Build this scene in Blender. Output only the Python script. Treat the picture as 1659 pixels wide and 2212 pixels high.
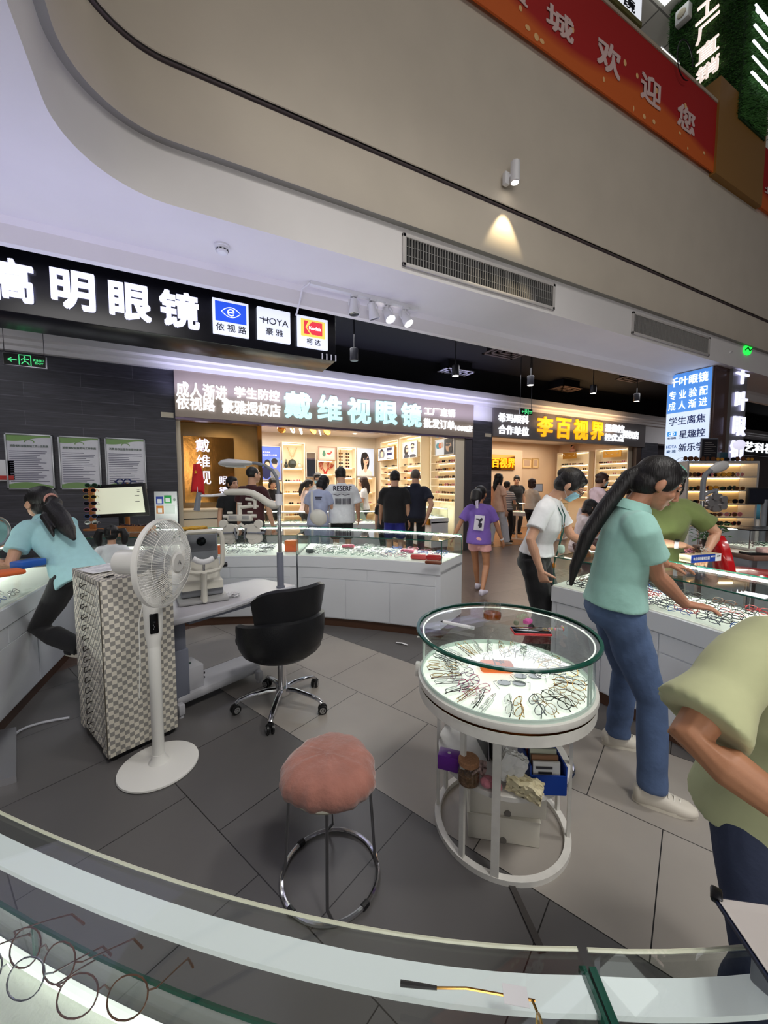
import bpy, bmesh, math, random
import numpy as np
from mathutils import Vector, Matrix, Euler
random.seed(7); RNG = np.random.default_rng(7)
for o in list(bpy.data.objects): bpy.data.objects.remove(o)
SC = bpy.context.scene; COL = SC.collection
PI = math.pi; R = math.radians

# ---------------------------------------------------------------- camera, light, exposure
FPX = 840.0; PITCH = R(4.1); YAW = R(27.2); EYE = 1.5
cd = bpy.data.cameras.new('camera'); cam = bpy.data.objects.new('camera', cd); COL.objects.link(cam)
cd.sensor_fit = 'VERTICAL'; cd.sensor_height = 24.0; cd.lens = 24.0 * FPX / 2212.0
cd.clip_start = 0.02; cd.clip_end = 200
cam.location = (0, 0, EYE); cam.rotation_euler = (PI/2 - PITCH, 0, -YAW)
SC.camera = cam
SC.view_settings.view_transform = 'Standard'; SC.view_settings.look = 'None'
SC.view_settings.gamma = 1.0; SC.view_settings.exposure = 0.0; SC.view_settings.use_curve_mapping = False
SC.cycles.use_denoising = True; SC.cycles.max_bounces = 8; SC.cycles.transparent_max_bounces = 24
SC.cycles.caustics_reflective = False; SC.cycles.caustics_refractive = False
SC.cycles.sample_clamp_indirect = 4.0
W = bpy.data.worlds.new('world'); SC.world = W; W.use_nodes = True
W.node_tree.nodes['Background'].inputs[0].default_value = (0.50, 0.50, 0.55, 1)
W.node_tree.nodes['Background'].inputs[1].default_value = 0.10

def light(name, kind, loc, power, col=(1,1,1), size=0.1, size_y=None, aim=None, spot=None, blend=0.5):
    d = bpy.data.lights.new(name, kind); d.energy = power; d.color = col
    if kind == 'AREA':
        d.shape = 'RECTANGLE'; d.size = size; d.size_y = size_y or size
    elif kind in ('POINT', 'SPOT'):
        d.shadow_soft_size = size
    if kind == 'SPOT': d.spot_size = R(spot or 60); d.spot_blend = blend
    o = bpy.data.objects.new(name, d); COL.objects.link(o); o.location = loc
    if aim is not None: o.rotation_euler = (Vector(aim) - Vector(loc)).to_track_quat('-Z', 'Y').to_euler()
    return o

# atrium ceiling lamps far overhead, store and corridor downlights, then added fill lights
light('atrium_ceiling_lamps', 'AREA', (1.0, -3.5, 8.0), 225, (1.0, .95, .88), 8, 4, (1.0, -3.5, 0))
for _x in (1.5, 3.0, 4.5): light('store_downlights', 'AREA', (_x, 9.6, 2.93), 72, (1, .93, .82), 1.0, 3.0, (_x, 9.6, 0))
light('store_downlights', 'AREA', (9.2, 8.4, 2.83), 84, (1, .91, .78), 4.0, 2.0, (9.2, 8.4, 0))
for _x in (-3, 1.5, 5.5, 9.5, 14): light('corridor_lamps', 'AREA', (_x, 5.2, 3.6), 26, (.95, .95, 1.0), 1.6, 1.2, (_x, 5.2, 0))
for _l, _t in (((-2.0,-2.2,8.2),(-.3,2.2,.6)), ((1.0,-2.6,8.2),(1.3,2.4,.6)), ((4.6,-1.8,8.2),(2.4,1.6,.6))): light('island_fill_spots', 'SPOT', _l, 640, (1,.97,.93), .5, None, _t, 44, .7)  # spots added to brighten the island while sparing the bulkhead above
light('camera_side_fill', 'AREA', (-2.0, -5.5, 2.4), 190, (1, .97, .95), 5, 2.2, (1.0, 3.0, 1.0))  # added fill behind the camera for surfaces facing it, no shop front built
light('upper_floor_lamps', 'POINT', (9, 8.5, 7.6), 160, (1, .98, .95), .3)
light('upper_floor_lamps', 'POINT', (14, 6.5, 7.6), 160, (1, .98, .95), .3)

light('soffit_fill', 'AREA', (-1.0, 2.95, 1.85), 16, (.60, .58, 1.0), 2.6, .6, (-1.0, 2.95, 5)); light('soffit_fill', 'AREA', (1.3, 3.1, 2.0), 6.5, (.66, .64, 1.0), 1.8, .4, (1.3, 3.1, 5))  # unseen upward lamps added below the soffit for its lavender tint
light('soffit_fill', 'AREA', (5.0, 3.1, 2.2), 4, (.80, .80, 1.0), 3.0, .3, (5.0, 3.1, 5))  # another added upward lamp, for the soffit farther right
light('ledge_fill', 'AREA', (3.0, 6.62, 2.95), 30, (.62, .62, 1.0), 6.5, .2, (3.0, 6.86, 3.6)); light('ledge_fill', 'AREA', (9.3, 6.62, 2.95), 20, (1, .62, .3), 3.0, .2, (9.3, 6.86, 3.6))  # unseen lamps added before the fascias to tint the ledge above
light('store_downlights', 'SPOT', (.65, 7.15, 2.95), 60, (1, .82, .6), .05, None, (.65, 8.0, 1.4), 75, .6)

# ---------------------------------------------------------------- pixel of the photograph -> point in the place
_f = Vector((math.sin(YAW)*math.cos(PITCH), math.cos(YAW)*math.cos(PITCH), -math.sin(PITCH)))
_r = Vector((math.cos(YAW), -math.sin(YAW), 0)); _u = _r.cross(_f); EYEP = Vector((0, 0, EYE))
def ray(x, y): return _f + _r*((x-829.5)/FPX) - _u*((y-1106)/FPX)
def onZ(x, y, z): d = ray(x, y); return EYEP + d*((z-EYE)/d.z)
def onY(x, y, Y): d = ray(x, y); return EYEP + d*(Y/d.y)
def onX(x, y, X): d = ray(x, y); return EYEP + d*(X/d.x)
def pd(px, D):                       # floor point under pixel column px at depth D
    r = (px-829.5)/FPX*D
    return Vector((math.cos(YAW)*r + math.sin(YAW)*D, -math.sin(YAW)*r + math.cos(YAW)*D, 0))
def camyaw(a):                       # rz that makes local +Y face picture direction a (0 = away from us, 90 = picture right)
    return -YAW - R(a)

# ---------------------------------------------------------------- materials
MATS = {}
def lin(c):
    return tuple((v/12.92 if v <= .04045 else ((v+.055)/1.055)**2.4) for v in c)
def rgb(r, g, b): return lin((r/255, g/255, b/255))
def mat(name, col=(.8,.8,.8), rough=.5, metal=0.0, emit=None, es=1.0, noise=0.0, nscale=20, bump=0.0, bscale=60, spec=.5, coat=0, sheen=0, alpha=1.0, trans=0, ior=1.45):
    if name in MATS: return MATS[name]
    m = bpy.data.materials.new(name); m.use_nodes = True; nt = m.node_tree; b = nt.nodes['Principled BSDF']
    b.inputs['Base Color'].default_value = (*col[:3], 1); b.inputs['Roughness'].default_value = rough
    b.inputs['Metallic'].default_value = metal; b.inputs['Specular IOR Level'].default_value = spec
    b.inputs['Coat Weight'].default_value = coat; b.inputs['Sheen Weight'].default_value = sheen
    b.inputs['Alpha'].default_value = alpha; b.inputs['Transmission Weight'].default_value = trans; b.inputs['IOR'].default_value = ior
    if emit is not None:
        b.inputs['Emission Color'].default_value = (*emit, 1); b.inputs['Emission Strength'].default_value = es
    if noise or bump:
        tc = nt.nodes.new('ShaderNodeTexCoord')
    if noise:
        n = nt.nodes.new('ShaderNodeTexNoise'); n.inputs['Scale'].default_value = nscale; n.inputs['Detail'].default_value = 5
        nt.links.new(tc.outputs['Object'], n.inputs['Vector'])
        mr = nt.nodes.new('ShaderNodeMapRange'); mr.inputs[1].default_value = .3; mr.inputs[2].default_value = .7
        mr.inputs[3].default_value = 1-noise; mr.inputs[4].default_value = 1+noise
        nt.links.new(n.outputs['Fac'], mr.inputs[0])
        mx = nt.nodes.new('ShaderNodeMix'); mx.data_type = 'RGBA'; mx.blend_type = 'MULTIPLY'; mx.inputs[0].default_value = 1
        mx.inputs[6].default_value = (*col[:3], 1); nt.links.new(mr.outputs[0], mx.inputs[7])
        nt.links.new(mx.outputs[2], b.inputs['Base Color'])
    if bump:
        n2 = nt.nodes.new('ShaderNodeTexNoise'); n2.inputs['Scale'].default_value = bscale; n2.inputs['Detail'].default_value = 6
        nt.links.new(tc.outputs['Object'], n2.inputs['Vector'])
        bp = nt.nodes.new('ShaderNodeBump'); bp.inputs['Strength'].default_value = bump; bp.inputs['Distance'].default_value = .01
        nt.links.new(n2.outputs['Fac'], bp.inputs['Height']); nt.links.new(bp.outputs[0], b.inputs['Normal'])
    MATS[name] = m; return m
def glass(name, tint=(.93,.98,.96), refl=.06, rough=.0):
    if name in MATS: return MATS[name]
    m = bpy.data.materials.new(name); m.use_nodes = True; nt = m.node_tree; nt.nodes.clear()
    out = nt.nodes.new('ShaderNodeOutputMaterial'); t = nt.nodes.new('ShaderNodeBsdfTransparent'); g = nt.nodes.new('ShaderNodeBsdfGlossy')
    mx = nt.nodes.new('ShaderNodeMixShader'); lw = nt.nodes.new('ShaderNodeLayerWeight'); lw.inputs[0].default_value = .5
    pw = nt.nodes.new('ShaderNodeMath'); pw.operation = 'POWER'; pw.inputs[1].default_value = 4.5; nt.links.new(lw.outputs['Facing'], pw.inputs[0])
    mth = nt.nodes.new('ShaderNodeMath'); mth.operation = 'MULTIPLY_ADD'; mth.inputs[1].default_value = min(.9, refl*14); mth.inputs[2].default_value = refl; mth.use_clamp = True
    t.inputs[0].default_value = (*tint, 1); g.inputs['Roughness'].default_value = rough
    nt.links.new(pw.outputs[0], mth.inputs[0]); nt.links.new(mth.outputs[0], mx.inputs[0])
    nt.links.new(t.outputs[0], mx.inputs[1]); nt.links.new(g.outputs[0], mx.inputs[2]); nt.links.new(mx.outputs[0], out.inputs[0])
    MATS[name] = m; return m
def emis(name, col, s):
    return mat(name, tuple(c*.6 for c in col), .5, emit=col, es=s)

# ---------------------------------------------------------------- mesh builder
class MB:
    def __init__(s): s.v = []; s.f = []; s.mi = []; s.m = 0
    def add(s, vs, fs):
        o = len(s.v); s.v.extend([tuple(map(float, v)) for v in vs])
        s.f.extend([tuple(i+o for i in f) for f in fs]); s.mi.extend([s.m]*len(fs)); return s
    def box(s, c, d, rot=None, bev=0.0, seg=2):
        bm = bmesh.new(); bmesh.ops.create_cube(bm, size=1)
        bmesh.ops.scale(bm, vec=d, verts=bm.verts)
        if bev > 0: bmesh.ops.bevel(bm, geom=bm.edges[:], offset=min(bev, min(d)*.49), segments=seg, profile=.5, affect='EDGES')
        M = Matrix.Translation(c) @ (rot.to_4x4() if isinstance(rot, Matrix) else (Euler(rot).to_matrix().to_4x4() if rot else Matrix()))
        bm.verts.index_update(); vs = [M @ v.co for v in bm.verts]; fs = [[v.index for v in f.verts] for f in bm.faces]; bm.free()
        return s.add(vs, fs)
    def bx(s, x0, x1, y0, y1, z0, z1, bev=0.0):
        return s.box(((x0+x1)/2, (y0+y1)/2, (z0+z1)/2), (abs(x1-x0), abs(y1-y0), abs(z1-z0)), None, bev)
    def quad(s, *p): return s.add(p, [tuple(range(len(p)))])
    def prism(s, poly, z0, z1, cap=True):          # poly: list of (x,y) ccw
        n = len(poly); vs = [(x, y, z0) for x, y in poly] + [(x, y, z1) for x, y in poly]
        fs = [(i, (i+1) % n, n+(i+1) % n, n+i) for i in range(n)]
        if cap: fs += [tuple(range(n-1, -1, -1)), tuple(range(n, 2*n))]
        return s.add(vs, fs)
    def prismY(s, poly, y0, y1):                    # poly in (x,z)
        n = len(poly); vs = [(x, y0, z) for x, z in poly] + [(x, y1, z) for x, z in poly]
        fs = [(i, (i+1) % n, n+(i+1) % n, n+i) for i in range(n)] + [tuple(range(n-1, -1, -1)), tuple(range(n, 2*n))]
        return s.add(vs, fs)
    def loft(s, rings, closed=True, cap=True):      # rings: list of lists of points
        n = len(rings[0]); vs = [p for r in rings for p in r]; fs = []
        for i in range(len(rings)-1):
            for j in range(n if closed else n-1):
                a, b = i*n+j, i*n+(j+1) % n; fs.append((a, b, b+n, a+n))
        if cap: fs += [tuple(range(n-1, -1, -1)), tuple(range((len(rings)-1)*n, len(rings)*n))]
        return s.add(vs, fs)
    def tube(s, pts, r, n=8, cap=True, closed=False):
        P = [Vector(p) for p in pts]; rr = r if isinstance(r, (list, tuple)) else [r]*len(P); rings = []; prev = None
        N = len(P)
        for i, p in enumerate(P):
            if closed: t = (P[(i+1) % N]-P[i-1])
            else: t = (P[min(i+1, N-1)]-P[max(i-1, 0)])
            t = t.normalized() if t.length > 1e-9 else Vector((0, 0, 1))
            if prev is None:
                a = Vector((0, 0, 1)) if abs(t.z) < .9 else Vector((1, 0, 0)); u = t.cross(a).normalized()
            else: u = (prev - t*prev.dot(t)).normalized()
            w = t.cross(u); prev = u
            e = rr[i] if isinstance(rr[i], (list, tuple)) else (rr[i], rr[i])
            rings.append([p + u*(math.cos(2*PI*k/n)*e[0]) + w*(math.sin(2*PI*k/n)*e[1]) for k in range(n)])
        if closed: rings.append(rings[0]); return s.loft(rings, True, False)
        return s.loft(rings, True, cap)
    def lathe(s, prof, n=24, c=(0,0,0), axis='Z', cap=True):
        rings = []
        for r, z in prof:
            q = []
            for k in range(n):
                a = 2*PI*k/n; x, y = r*math.cos(a), r*math.sin(a)
                q.append((c[0]+x, c[1]+y, c[2]+z) if axis == 'Z' else ((c[0]+x, c[1]-z, c[2]+y) if axis == 'Y' else (c[0]+z, c[1]+x, c[2]+y)))
            rings.append(q)
        return s.loft(rings, True, cap)
    def cyl(s, c, r, h, n=20, axis='Z', r2=None): return s.lathe([(r, 0), (r2 if r2 is not None else r, h)], n, c, axis)
    def ell(s, c, r, nu=16, nv=10, rot=None):
        M = Matrix.Translation(c) @ (rot.to_4x4() if isinstance(rot, Matrix) else (Euler(rot).to_matrix().to_4x4() if rot else Matrix()))
        vs = [M @ Vector((0, 0, -r[2]))]; fs = []
        for i in range(1, nv):
            t = -PI/2 + PI*i/nv
            for j in range(nu):
                a = 2*PI*j/nu; vs.append(M @ Vector((r[0]*math.cos(t)*math.cos(a), r[1]*math.cos(t)*math.sin(a), r[2]*math.sin(t))))
        vs.append(M @ Vector((0, 0, r[2]))); L = len(vs)-1
        for j in range(nu):
            k = (j+1) % nu
            fs.append((0, 1+k, 1+j)); fs.append((L, L-nu+j, L-nu+k))
            for i in range(nv-2): fs.append((1+i*nu+j, 1+i*nu+k, 1+(i+1)*nu+k, 1+(i+1)*nu+j))
        return s.add(vs, fs)
    def xf(s, M, start=0):
        for i in range(start, len(s.v)): s.v[i] = tuple(M @ Vector(s.v[i]))
        return s
    def mesh(s, name, mats, smooth=35):
        me = bpy.data.meshes.new(name); me.from_pydata(s.v, [], s.f)
        for m in (mats if isinstance(mats, (list, tuple)) else [mats]): me.materials.append(m)
        if any(s.mi): me.polygons.foreach_set('material_index', s.mi)
        bm = bmesh.new(); bm.from_mesh(me); bmesh.ops.recalc_face_normals(bm, faces=bm.faces[:]); bm.to_mesh(me); bm.free()
        if smooth: me.shade_smooth(); me.set_sharp_from_angle(angle=R(smooth))
        me.update(); return me
    def build(s, name, mats, parent=None, smooth=35, loc=None, rz=0):
        o = bpy.data.objects.new(name, s.mesh(name, mats, smooth)); COL.objects.link(o)
        if parent is not None: o.parent = parent
        if loc is not None: o.location = loc
        if rz: o.rotation_euler[2] = rz
        return o

def tag(o, label, cat, group=None, kind=None):
    o['label'] = label; o['category'] = cat
    if group: o['group'] = group
    if kind: o['kind'] = kind
    return o
def thing(name, label, cat, loc=(0,0,0), rz=0, group=None):
    o = bpy.data.objects.new(name, None); COL.objects.link(o); o.location = loc; o.rotation_euler[2] = rz
    o.empty_display_size = .05
    return tag(o, label, cat, group)
def struct(name, mb, m, smooth=35, label=None):
    o = mb.build(name, m, None, smooth); o['kind'] = 'structure'
    if label: o['label'] = label
    return o
def dup(o, loc=None, rz=None, label=None, group=None, scale=None):
    c = o.copy(); COL.objects.link(c)
    if loc is not None: c.location = loc
    if rz is not None: c.rotation_euler[2] = rz
    if label: c['label'] = label
    if group: c['group'] = group
    for ch in o.children:
        d = ch.copy(); COL.objects.link(d); d.parent = c
        for g in ch.children:
            e = g.copy(); COL.objects.link(e); e.parent = d
    return c

# lettering: glyphs turned to a mesh and fitted into a box on a plane
_TXT = {}
def glyphs(s, bold=0.0, extrude=0.0, spacing=1.0):
    cu = bpy.data.curves.new('glyphs', 'FONT'); cu.body = s; cu.size = 1; cu.offset = bold; cu.extrude = extrude; cu.resolution_u = 3
    cu.space_character = spacing; cu.space_line = .95
    o = bpy.data.objects.new('glyphs', cu); COL.objects.link(o)
    dg = bpy.context.evaluated_depsgraph_get(); me = bpy.data.meshes.new_from_object(o.evaluated_get(dg))
    bpy.data.objects.remove(o); bpy.data.curves.remove(cu)
    return me
def lettering(s, origin, xdir, ydir, w, h, m, parent=None, bold=.012, depth=.004, name='lettering', spacing=1.0, lift=.002):
    """fit s into a w x h box whose lower left corner is origin"""
    me = glyphs(s, 0, .5, spacing)
    n = len(me.vertices); co = np.empty(n*3, np.float32); me.vertices.foreach_get('co', co); co = co.reshape(-1, 3)
    b = bold*.8; sh = [(0,0)] if b <= .004 else [(0,0),(b,b),(-b,b),(b,-b),(-b,-b)]
    V = np.concatenate([co+np.array((dx,dy,0)) for dx,dy in sh]); k4 = np.repeat(np.arange(len(sh)), n)
    F = [tuple(v+q*n for v in p.vertices) for q in range(len(sh)) for p in me.polygons]; bpy.data.meshes.remove(me)
    mn, mx = V.min(0), V.max(0)
    xd = np.array(Vector(xdir).normalized()); yd = np.array(Vector(ydir).normalized()); nd = np.cross(xd, yd)
    u = (V[:, 0]-mn[0])/(mx[0]-mn[0])*w; v = (V[:, 1]-mn[1])/(mx[1]-mn[1])*h
    k = (V[:, 2]-mn[2])/max(1e-6, mx[2]-mn[2])*depth*(1-.02*k4) + lift
    P = np.array(origin, float) + u[:, None]*xd + v[:, None]*yd + k[:, None]*nd
    me = bpy.data.meshes.new(name); me.from_pydata([tuple(map(float, q)) for q in P], [], F); me.materials.append(m); me.update()
    o = bpy.data.objects.new(name, me); COL.objects.link(o)
    if parent is not None:
        o.parent = parent; o.matrix_parent_inverse = parent_world(parent).inverted()
    return o
def parent_world(p):
    M = Matrix.Translation(p.location) @ p.rotation_euler.to_matrix().to_4x4()
    return parent_world(p.parent) @ p.matrix_parent_inverse @ M if p.parent else M
def letY(s, px0, py0, px1, py1, Y, m, parent, bold=.012, depth=.01, spacing=1.0, lift=.002, h=None):
    """lettering on a wall plane Y facing -Y between the photographed corners top-left / bottom-right"""
    a = onY(px0, py0, Y); b = onY(px1, py1, Y); z1 = a.z; z0 = b.z
    if h: z0 = z1-h
    return lettering(s, (a.x, Y, z0), (1, 0, 0), (0, 0, 1), b.x-a.x, z1-z0, m, parent, bold, depth, spacing=spacing, lift=lift)

def settle(t, z):                      # rest a thing's lowest point on z
    zm = min(v.co.z for c in t.children for v in c.data.vertices); t.location.z = z-zm
def check_labels():
    for o in bpy.data.objects:
        if 'label' in o.keys() and not (4 <= len(o['label'].split()) <= 16): print('LABEL', len(o['label'].split()), o['label'])
# ================================================================ materials of the setting
BEIGE = mat('painted_bulkhead', rgb(205,195,180), .6, noise=.03, nscale=3)
WHITEP = mat('white_paint', rgb(225,222,222), .6, noise=.02, nscale=3)
BLACKC = mat('black_ceiling', rgb(14,14,18), .8)
BLACKG = mat('black_sign_board', rgb(16,16,20), .25)
CHROME = mat('chrome', (.75,.75,.77), .12, 1.0)
STEEL = mat('brushed_steel', (.45,.45,.46), .35, 1.0)
GOLD = mat('polished_gold', rgb(190,140,70), .18, 1.0)
BLACKP = mat('black_plastic', rgb(20,20,22), .4)
WHITEPL = mat('white_plastic', rgb(225,225,228), .35)
GREYPL = mat('grey_plastic', rgb(120,124,132), .45)
L_LAV = emis('sign_glow_lavender', (.76,.77,1.0), 1.12)
L_WHITE = emis('sign_glow_white', (.93,.96,1.0), 1.1)
L_CYAN = emis('sign_glow_cyan', (.58,.92,1.0), 1.02)
L_YEL = emis('sign_glow_yellow', (1.0,.47,.008), 1.0)
L_LED = emis('led_strip_white', (.95,1.0,.92), 6)
L_WARM = emis('led_strip_warm', (1.0,.85,.6), 5)
L_SPOT = emis('lamp_lens', (1.0,.95,.85), 14)

def brickmat(name, c1, c2, mortar, bw, bh, ms, rough, axes='XZ', rot=0.0, off=(0,0), bump=.15, nz=.1, spec=.5, zone=None, stretch=1.0):
    m = bpy.data.materials.new(name); m.use_nodes = True; nt = m.node_tree; b = nt.nodes['Principled BSDF']; N = nt.nodes.new; Lk = nt.links.new
    tc = N('ShaderNodeTexCoord'); sep = N('ShaderNodeSeparateXYZ'); Lk(tc.outputs['Object'], sep.inputs[0]); com = N('ShaderNodeCombineXYZ')
    def math_(op, a, bb):
        n = N('ShaderNodeMath'); n.operation = op
        for i, v in enumerate((a, bb)):
            if v is None: continue
            if isinstance(v, (int, float)): n.inputs[i].default_value = v
            else: Lk(v, n.inputs[i])
        return n.outputs[0]
    A = sep.outputs['XYZ'.index(axes[0])]; B = sep.outputs['XYZ'.index(axes[1])]
    c, s_ = math.cos(rot), math.sin(rot)
    p = math_('ADD', math_('MULTIPLY', A, c), math_('MULTIPLY', B, s_)); q = math_('ADD', math_('MULTIPLY', A, -s_), math_('MULTIPLY', B, c))
    u, v = (p, q) if zone is None else (q, p)
    Lk(math_('SUBTRACT', u, off[0]), com.inputs[0]); Lk(math_('SUBTRACT', v, off[1]), com.inputs[1])
    br = N('ShaderNodeTexBrick'); br.offset = .5; br.offset_frequency = 2; br.squash = 1
    br.inputs['Scale'].default_value = 1; br.inputs['Brick Width'].default_value = bw; br.inputs['Row Height'].default_value = bh
    br.inputs['Mortar Size'].default_value = ms; br.inputs['Mortar Smooth'].default_value = .1; br.inputs['Bias'].default_value = 0
    br.inputs['Color1'].default_value = (*c1, 1); br.inputs['Color2'].default_value = (*c2, 1); br.inputs['Mortar'].default_value = (*mortar, 1)
    Lk(com.outputs[0], br.inputs['Vector'])
    col = br.outputs['Color']
    if zone:                                            # pale tiles inlaid in one band of the floor, brown tiles in the corridor
        pale, brown = zone
        g = math_('MULTIPLY', math_('GREATER_THAN', p, 1.393), math_('LESS_THAN', p, 2.61))
        br2 = N('ShaderNodeTexBrick'); br2.offset = .5; br2.offset_frequency = 2
        for k in ('Scale','Brick Width','Row Height','Mortar Size','Mortar Smooth','Bias'): br2.inputs[k].default_value = br.inputs[k].default_value
        br2.inputs['Color1'].default_value = (*pale, 1); br2.inputs['Color2'].default_value = (*tuple(x*.93 for x in pale), 1); br2.inputs['Mortar'].default_value = (*mortar, 1)
        Lk(com.outputs[0], br2.inputs['Vector'])
        mx = N('ShaderNodeMix'); mx.data_type = 'RGBA'; Lk(g, mx.inputs[0]); Lk(col, mx.inputs[6]); Lk(br2.outputs['Color'], mx.inputs[7])
        dx = math_('SUBTRACT', sep.outputs[0], .75); dy = math_('SUBTRACT', sep.outputs[1], 2.1)
        d2 = math_('ADD', math_('MULTIPLY', dx, dx), math_('MULTIPLY', dy, dy))
        far = math_('GREATER_THAN', d2, 2.45**2)
        br3 = N('ShaderNodeTexBrick'); br3.offset = .5
        for k in ('Scale','Mortar Size','Mortar Smooth','Bias'): br3.inputs[k].default_value = br.inputs[k].default_value
        br3.inputs['Brick Width'].default_value = .8; br3.inputs['Row Height'].default_value = .4
        br3.inputs['Color1'].default_value = (*brown, 1); br3.inputs['Color2'].default_value = (*tuple(x*.8 for x in brown), 1); br3.inputs['Mortar'].default_value = (*mortar, 1)
        Lk(tc.outputs['Object'], br3.inputs['Vector'])
        mx2 = N('ShaderNodeMix'); mx2.data_type = 'RGBA'; Lk(far, mx2.inputs[0]); Lk(mx.outputs[2], mx2.inputs[6]); Lk(br3.outputs['Color'], mx2.inputs[7])
        col = mx2.outputs[2]
    nz_ = N('ShaderNodeTexNoise'); nz_.inputs['Scale'].default_value = 3 if zone else 4; nz_.inputs['Detail'].default_value = 6
    if not zone:
        mp = N('ShaderNodeMapping'); mp.inputs['Scale'].default_value = (1, 1, 12*stretch); Lk(tc.outputs['Object'], mp.inputs[0]); Lk(mp.outputs[0], nz_.inputs['Vector'])
    else: Lk(tc.outputs['Object'], nz_.inputs['Vector'])
    mr = N('ShaderNodeMapRange'); mr.inputs[1].default_value = .3; mr.inputs[2].default_value = .7; mr.inputs[3].default_value = 1-nz; mr.inputs[4].default_value = 1+nz
    Lk(nz_.outputs['Fac'], mr.inputs[0])
    mm = N('ShaderNodeMix'); mm.data_type = 'RGBA'; mm.blend_type = 'MULTIPLY'; mm.inputs[0].default_value = 1; Lk(col, mm.inputs[6]); Lk(mr.outputs[0], mm.inputs[7])
    Lk(mm.outputs[2], b.inputs['Base Color']); b.inputs['Roughness'].default_value = rough; b.inputs['Specular IOR Level'].default_value = spec
    bp = N('ShaderNodeBump'); bp.inputs['Strength'].default_value = bump; bp.inputs['Distance'].default_value = .003; bp.invert = True
    Lk(br.outputs['Fac'], bp.inputs['Height']); Lk(bp.outputs[0], b.inputs['Normal'])
    return m
FLOOR = brickmat('grey_floor_tiles', rgb(92,90,90), rgb(99,97,96), rgb(30,29,29), .6, .6075, .0022, .33, 'XY', R(24), (.05, .785), .3, .05, .5, (rgb(158,152,145), rgb(112,94,86)))
PLANK = brickmat('slate_plank_wall', rgb(48,47,56), rgb(62,61,70), rgb(88,87,96), 1.25, .19, .003, .5, 'XZ', 0, (0, .02), .2, .35)
WOODF = brickmat('wood_plank_floor', rgb(150,105,66), rgb(168,120,78), rgb(80,54,34), 1.2, .14, .002, .3, 'XY', 0, (0, 0), .1, .1)
CREAM = mat('cream_wall', rgb(226,211,188), .6, noise=.03, nscale=2)
PEACH = mat('peach_wall', rgb(228,197,164), .6, noise=.03, nscale=2)
MARBLE = mat('golden_marble', rgb(176,140,88), .2, noise=.22, nscale=1.6)
TAUPE = mat('taupe_fascia_panel', rgb(168,152,140), .5, noise=.02, nscale=2)
GREYF = mat('grey_fascia_panel', rgb(120,114,114), .5, noise=.02, nscale=2)

# ================================================================ the room
m = MB(); m.quad((-8,-4,0),(30,-4,0),(30,16,0),(-8,16,0)); struct('floor', m, FLOOR)
m = MB(); m.bx(-.05,5.62,6.97,11.7,0,.006); struct('floor_store', m, WOODF)
m = MB(); m.bx(6.38,12.1,6.97,9.9,0,.006); struct('floor_store', m, WOODF)
WY = 6.96
# bulkhead round the atrium: outline follows a straight run and one round corner
def path(o, n=22):                    # o = how far the face stands out towards the atrium
    pts = [(30, 2.82-o), (15, 2.82-o), (7, 2.82-o), (3, 2.82-o), (1.2, 2.82-o)]
    r = .5-o
    if r > 0.02:
        for k in range(n+1):
            a = PI/2 + (PI/2)*k/n; pts.append((.0+r*math.cos(a), 2.32+r*math.sin(a)))
    for y in (1.5, 0, -4): pts.append((-.5+o, y))
    return pts
def band(name, mt, spec):             # spec: (offset, z) profile swept along the outline
    m = MB(); rows = [[(x, y, z) for x, y in path(o)] for o, z in spec]
    m.loft(rows, closed=False, cap=False); return struct(name, m, mt, 40)
band('trim_1', WHITEP, [(-.02,3.2), (0,3.2), (0,3.535)])
band('trim_2', mat('ledge_grey', rgb(150,148,142), .6), [(0,3.535), (.045,3.54)])
band('wall_bulkhead_lower', BEIGE, [(.045,3.54), (.05,3.55), (.05,3.945), (.045,3.955)])
band('trim_3', mat('slot_grey', rgb(118,108,112), .6), [(.045,3.955), (.036,3.957), (.036,3.968), (.062,3.970)])
ZB = onY(1345, 230, 2.72).z
band('wall_bulkhead_upper', BEIGE, [(.07,3.975), (.075,3.98), (.075,ZB+.02), (.0,ZB+.02)])
# soffit (ring outside the outline)
m = MB(); pp = path(-.02); top = []
for (x0,y0),(x1,y1) in zip(pp[:-1], pp[1:]):
    def out(x, y): return (x, 3.44) if x > 0 and y > 2.5 else (-7, y)
    a, b = out(x0,y0), out(x1,y1)
    if a[1] == 3.44 and b[0] == -7 and a[0] != -7: m.quad((x0,y0,3.2),(x1,y1,3.2),(-7,y1,3.2),(-7,3.44,3.2),(a[0],3.44,3.2))
    else: m.quad((x0,y0,3.2),(x1,y1,3.2),(b[0],b[1],3.2),(a[0],a[1],3.2))
struct('ceiling_soffit', m, WHITEP)
m = MB(); m.loft([[(x,y,z) for y,z in ((3.40,3.2),(3.435,3.165),(3.44,3.05),(3.50,3.05),(3.50,3.2))] for x in (-7,30)], closed=True)
struct('trim_4', m, WHITEP)
m = MB(); m.bx(-7,30,3.40,3.50,3.22,3.55); struct('ceiling_beam', m, BLACKC)
m = MB(); m.bx(-7,30,3.45,6.95,4.05,4.1); struct('ceiling_black', m, BLACKC)
m = MB(); m.bx(-7,30,6.95,7.0,3.52,4.1); struct('wall_above_stores', m, BLACKC)
# upper floor deck and its ceiling
m = MB(); m.bx(-7,30,2.83,12,ZB-.02,ZB-.01); struct('floor_upper', m, mat('upper_floor', rgb(150,148,145), .5))
UPT = brickmat('ceiling_tiles', rgb(214,212,205), rgb(206,204,198), rgb(120,118,114), .6, .6, .012, .7, 'XY', 0, (0,0), .3, .03)
m = MB(); m.bx(-7,30,2.9,14,8.3,8.4); struct('ceiling_upper', m, UPT)
m = MB(); m.bx(-7,30,13.9,14,ZB,8.3); struct('wall_upper_back', m, BEIGE)
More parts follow.
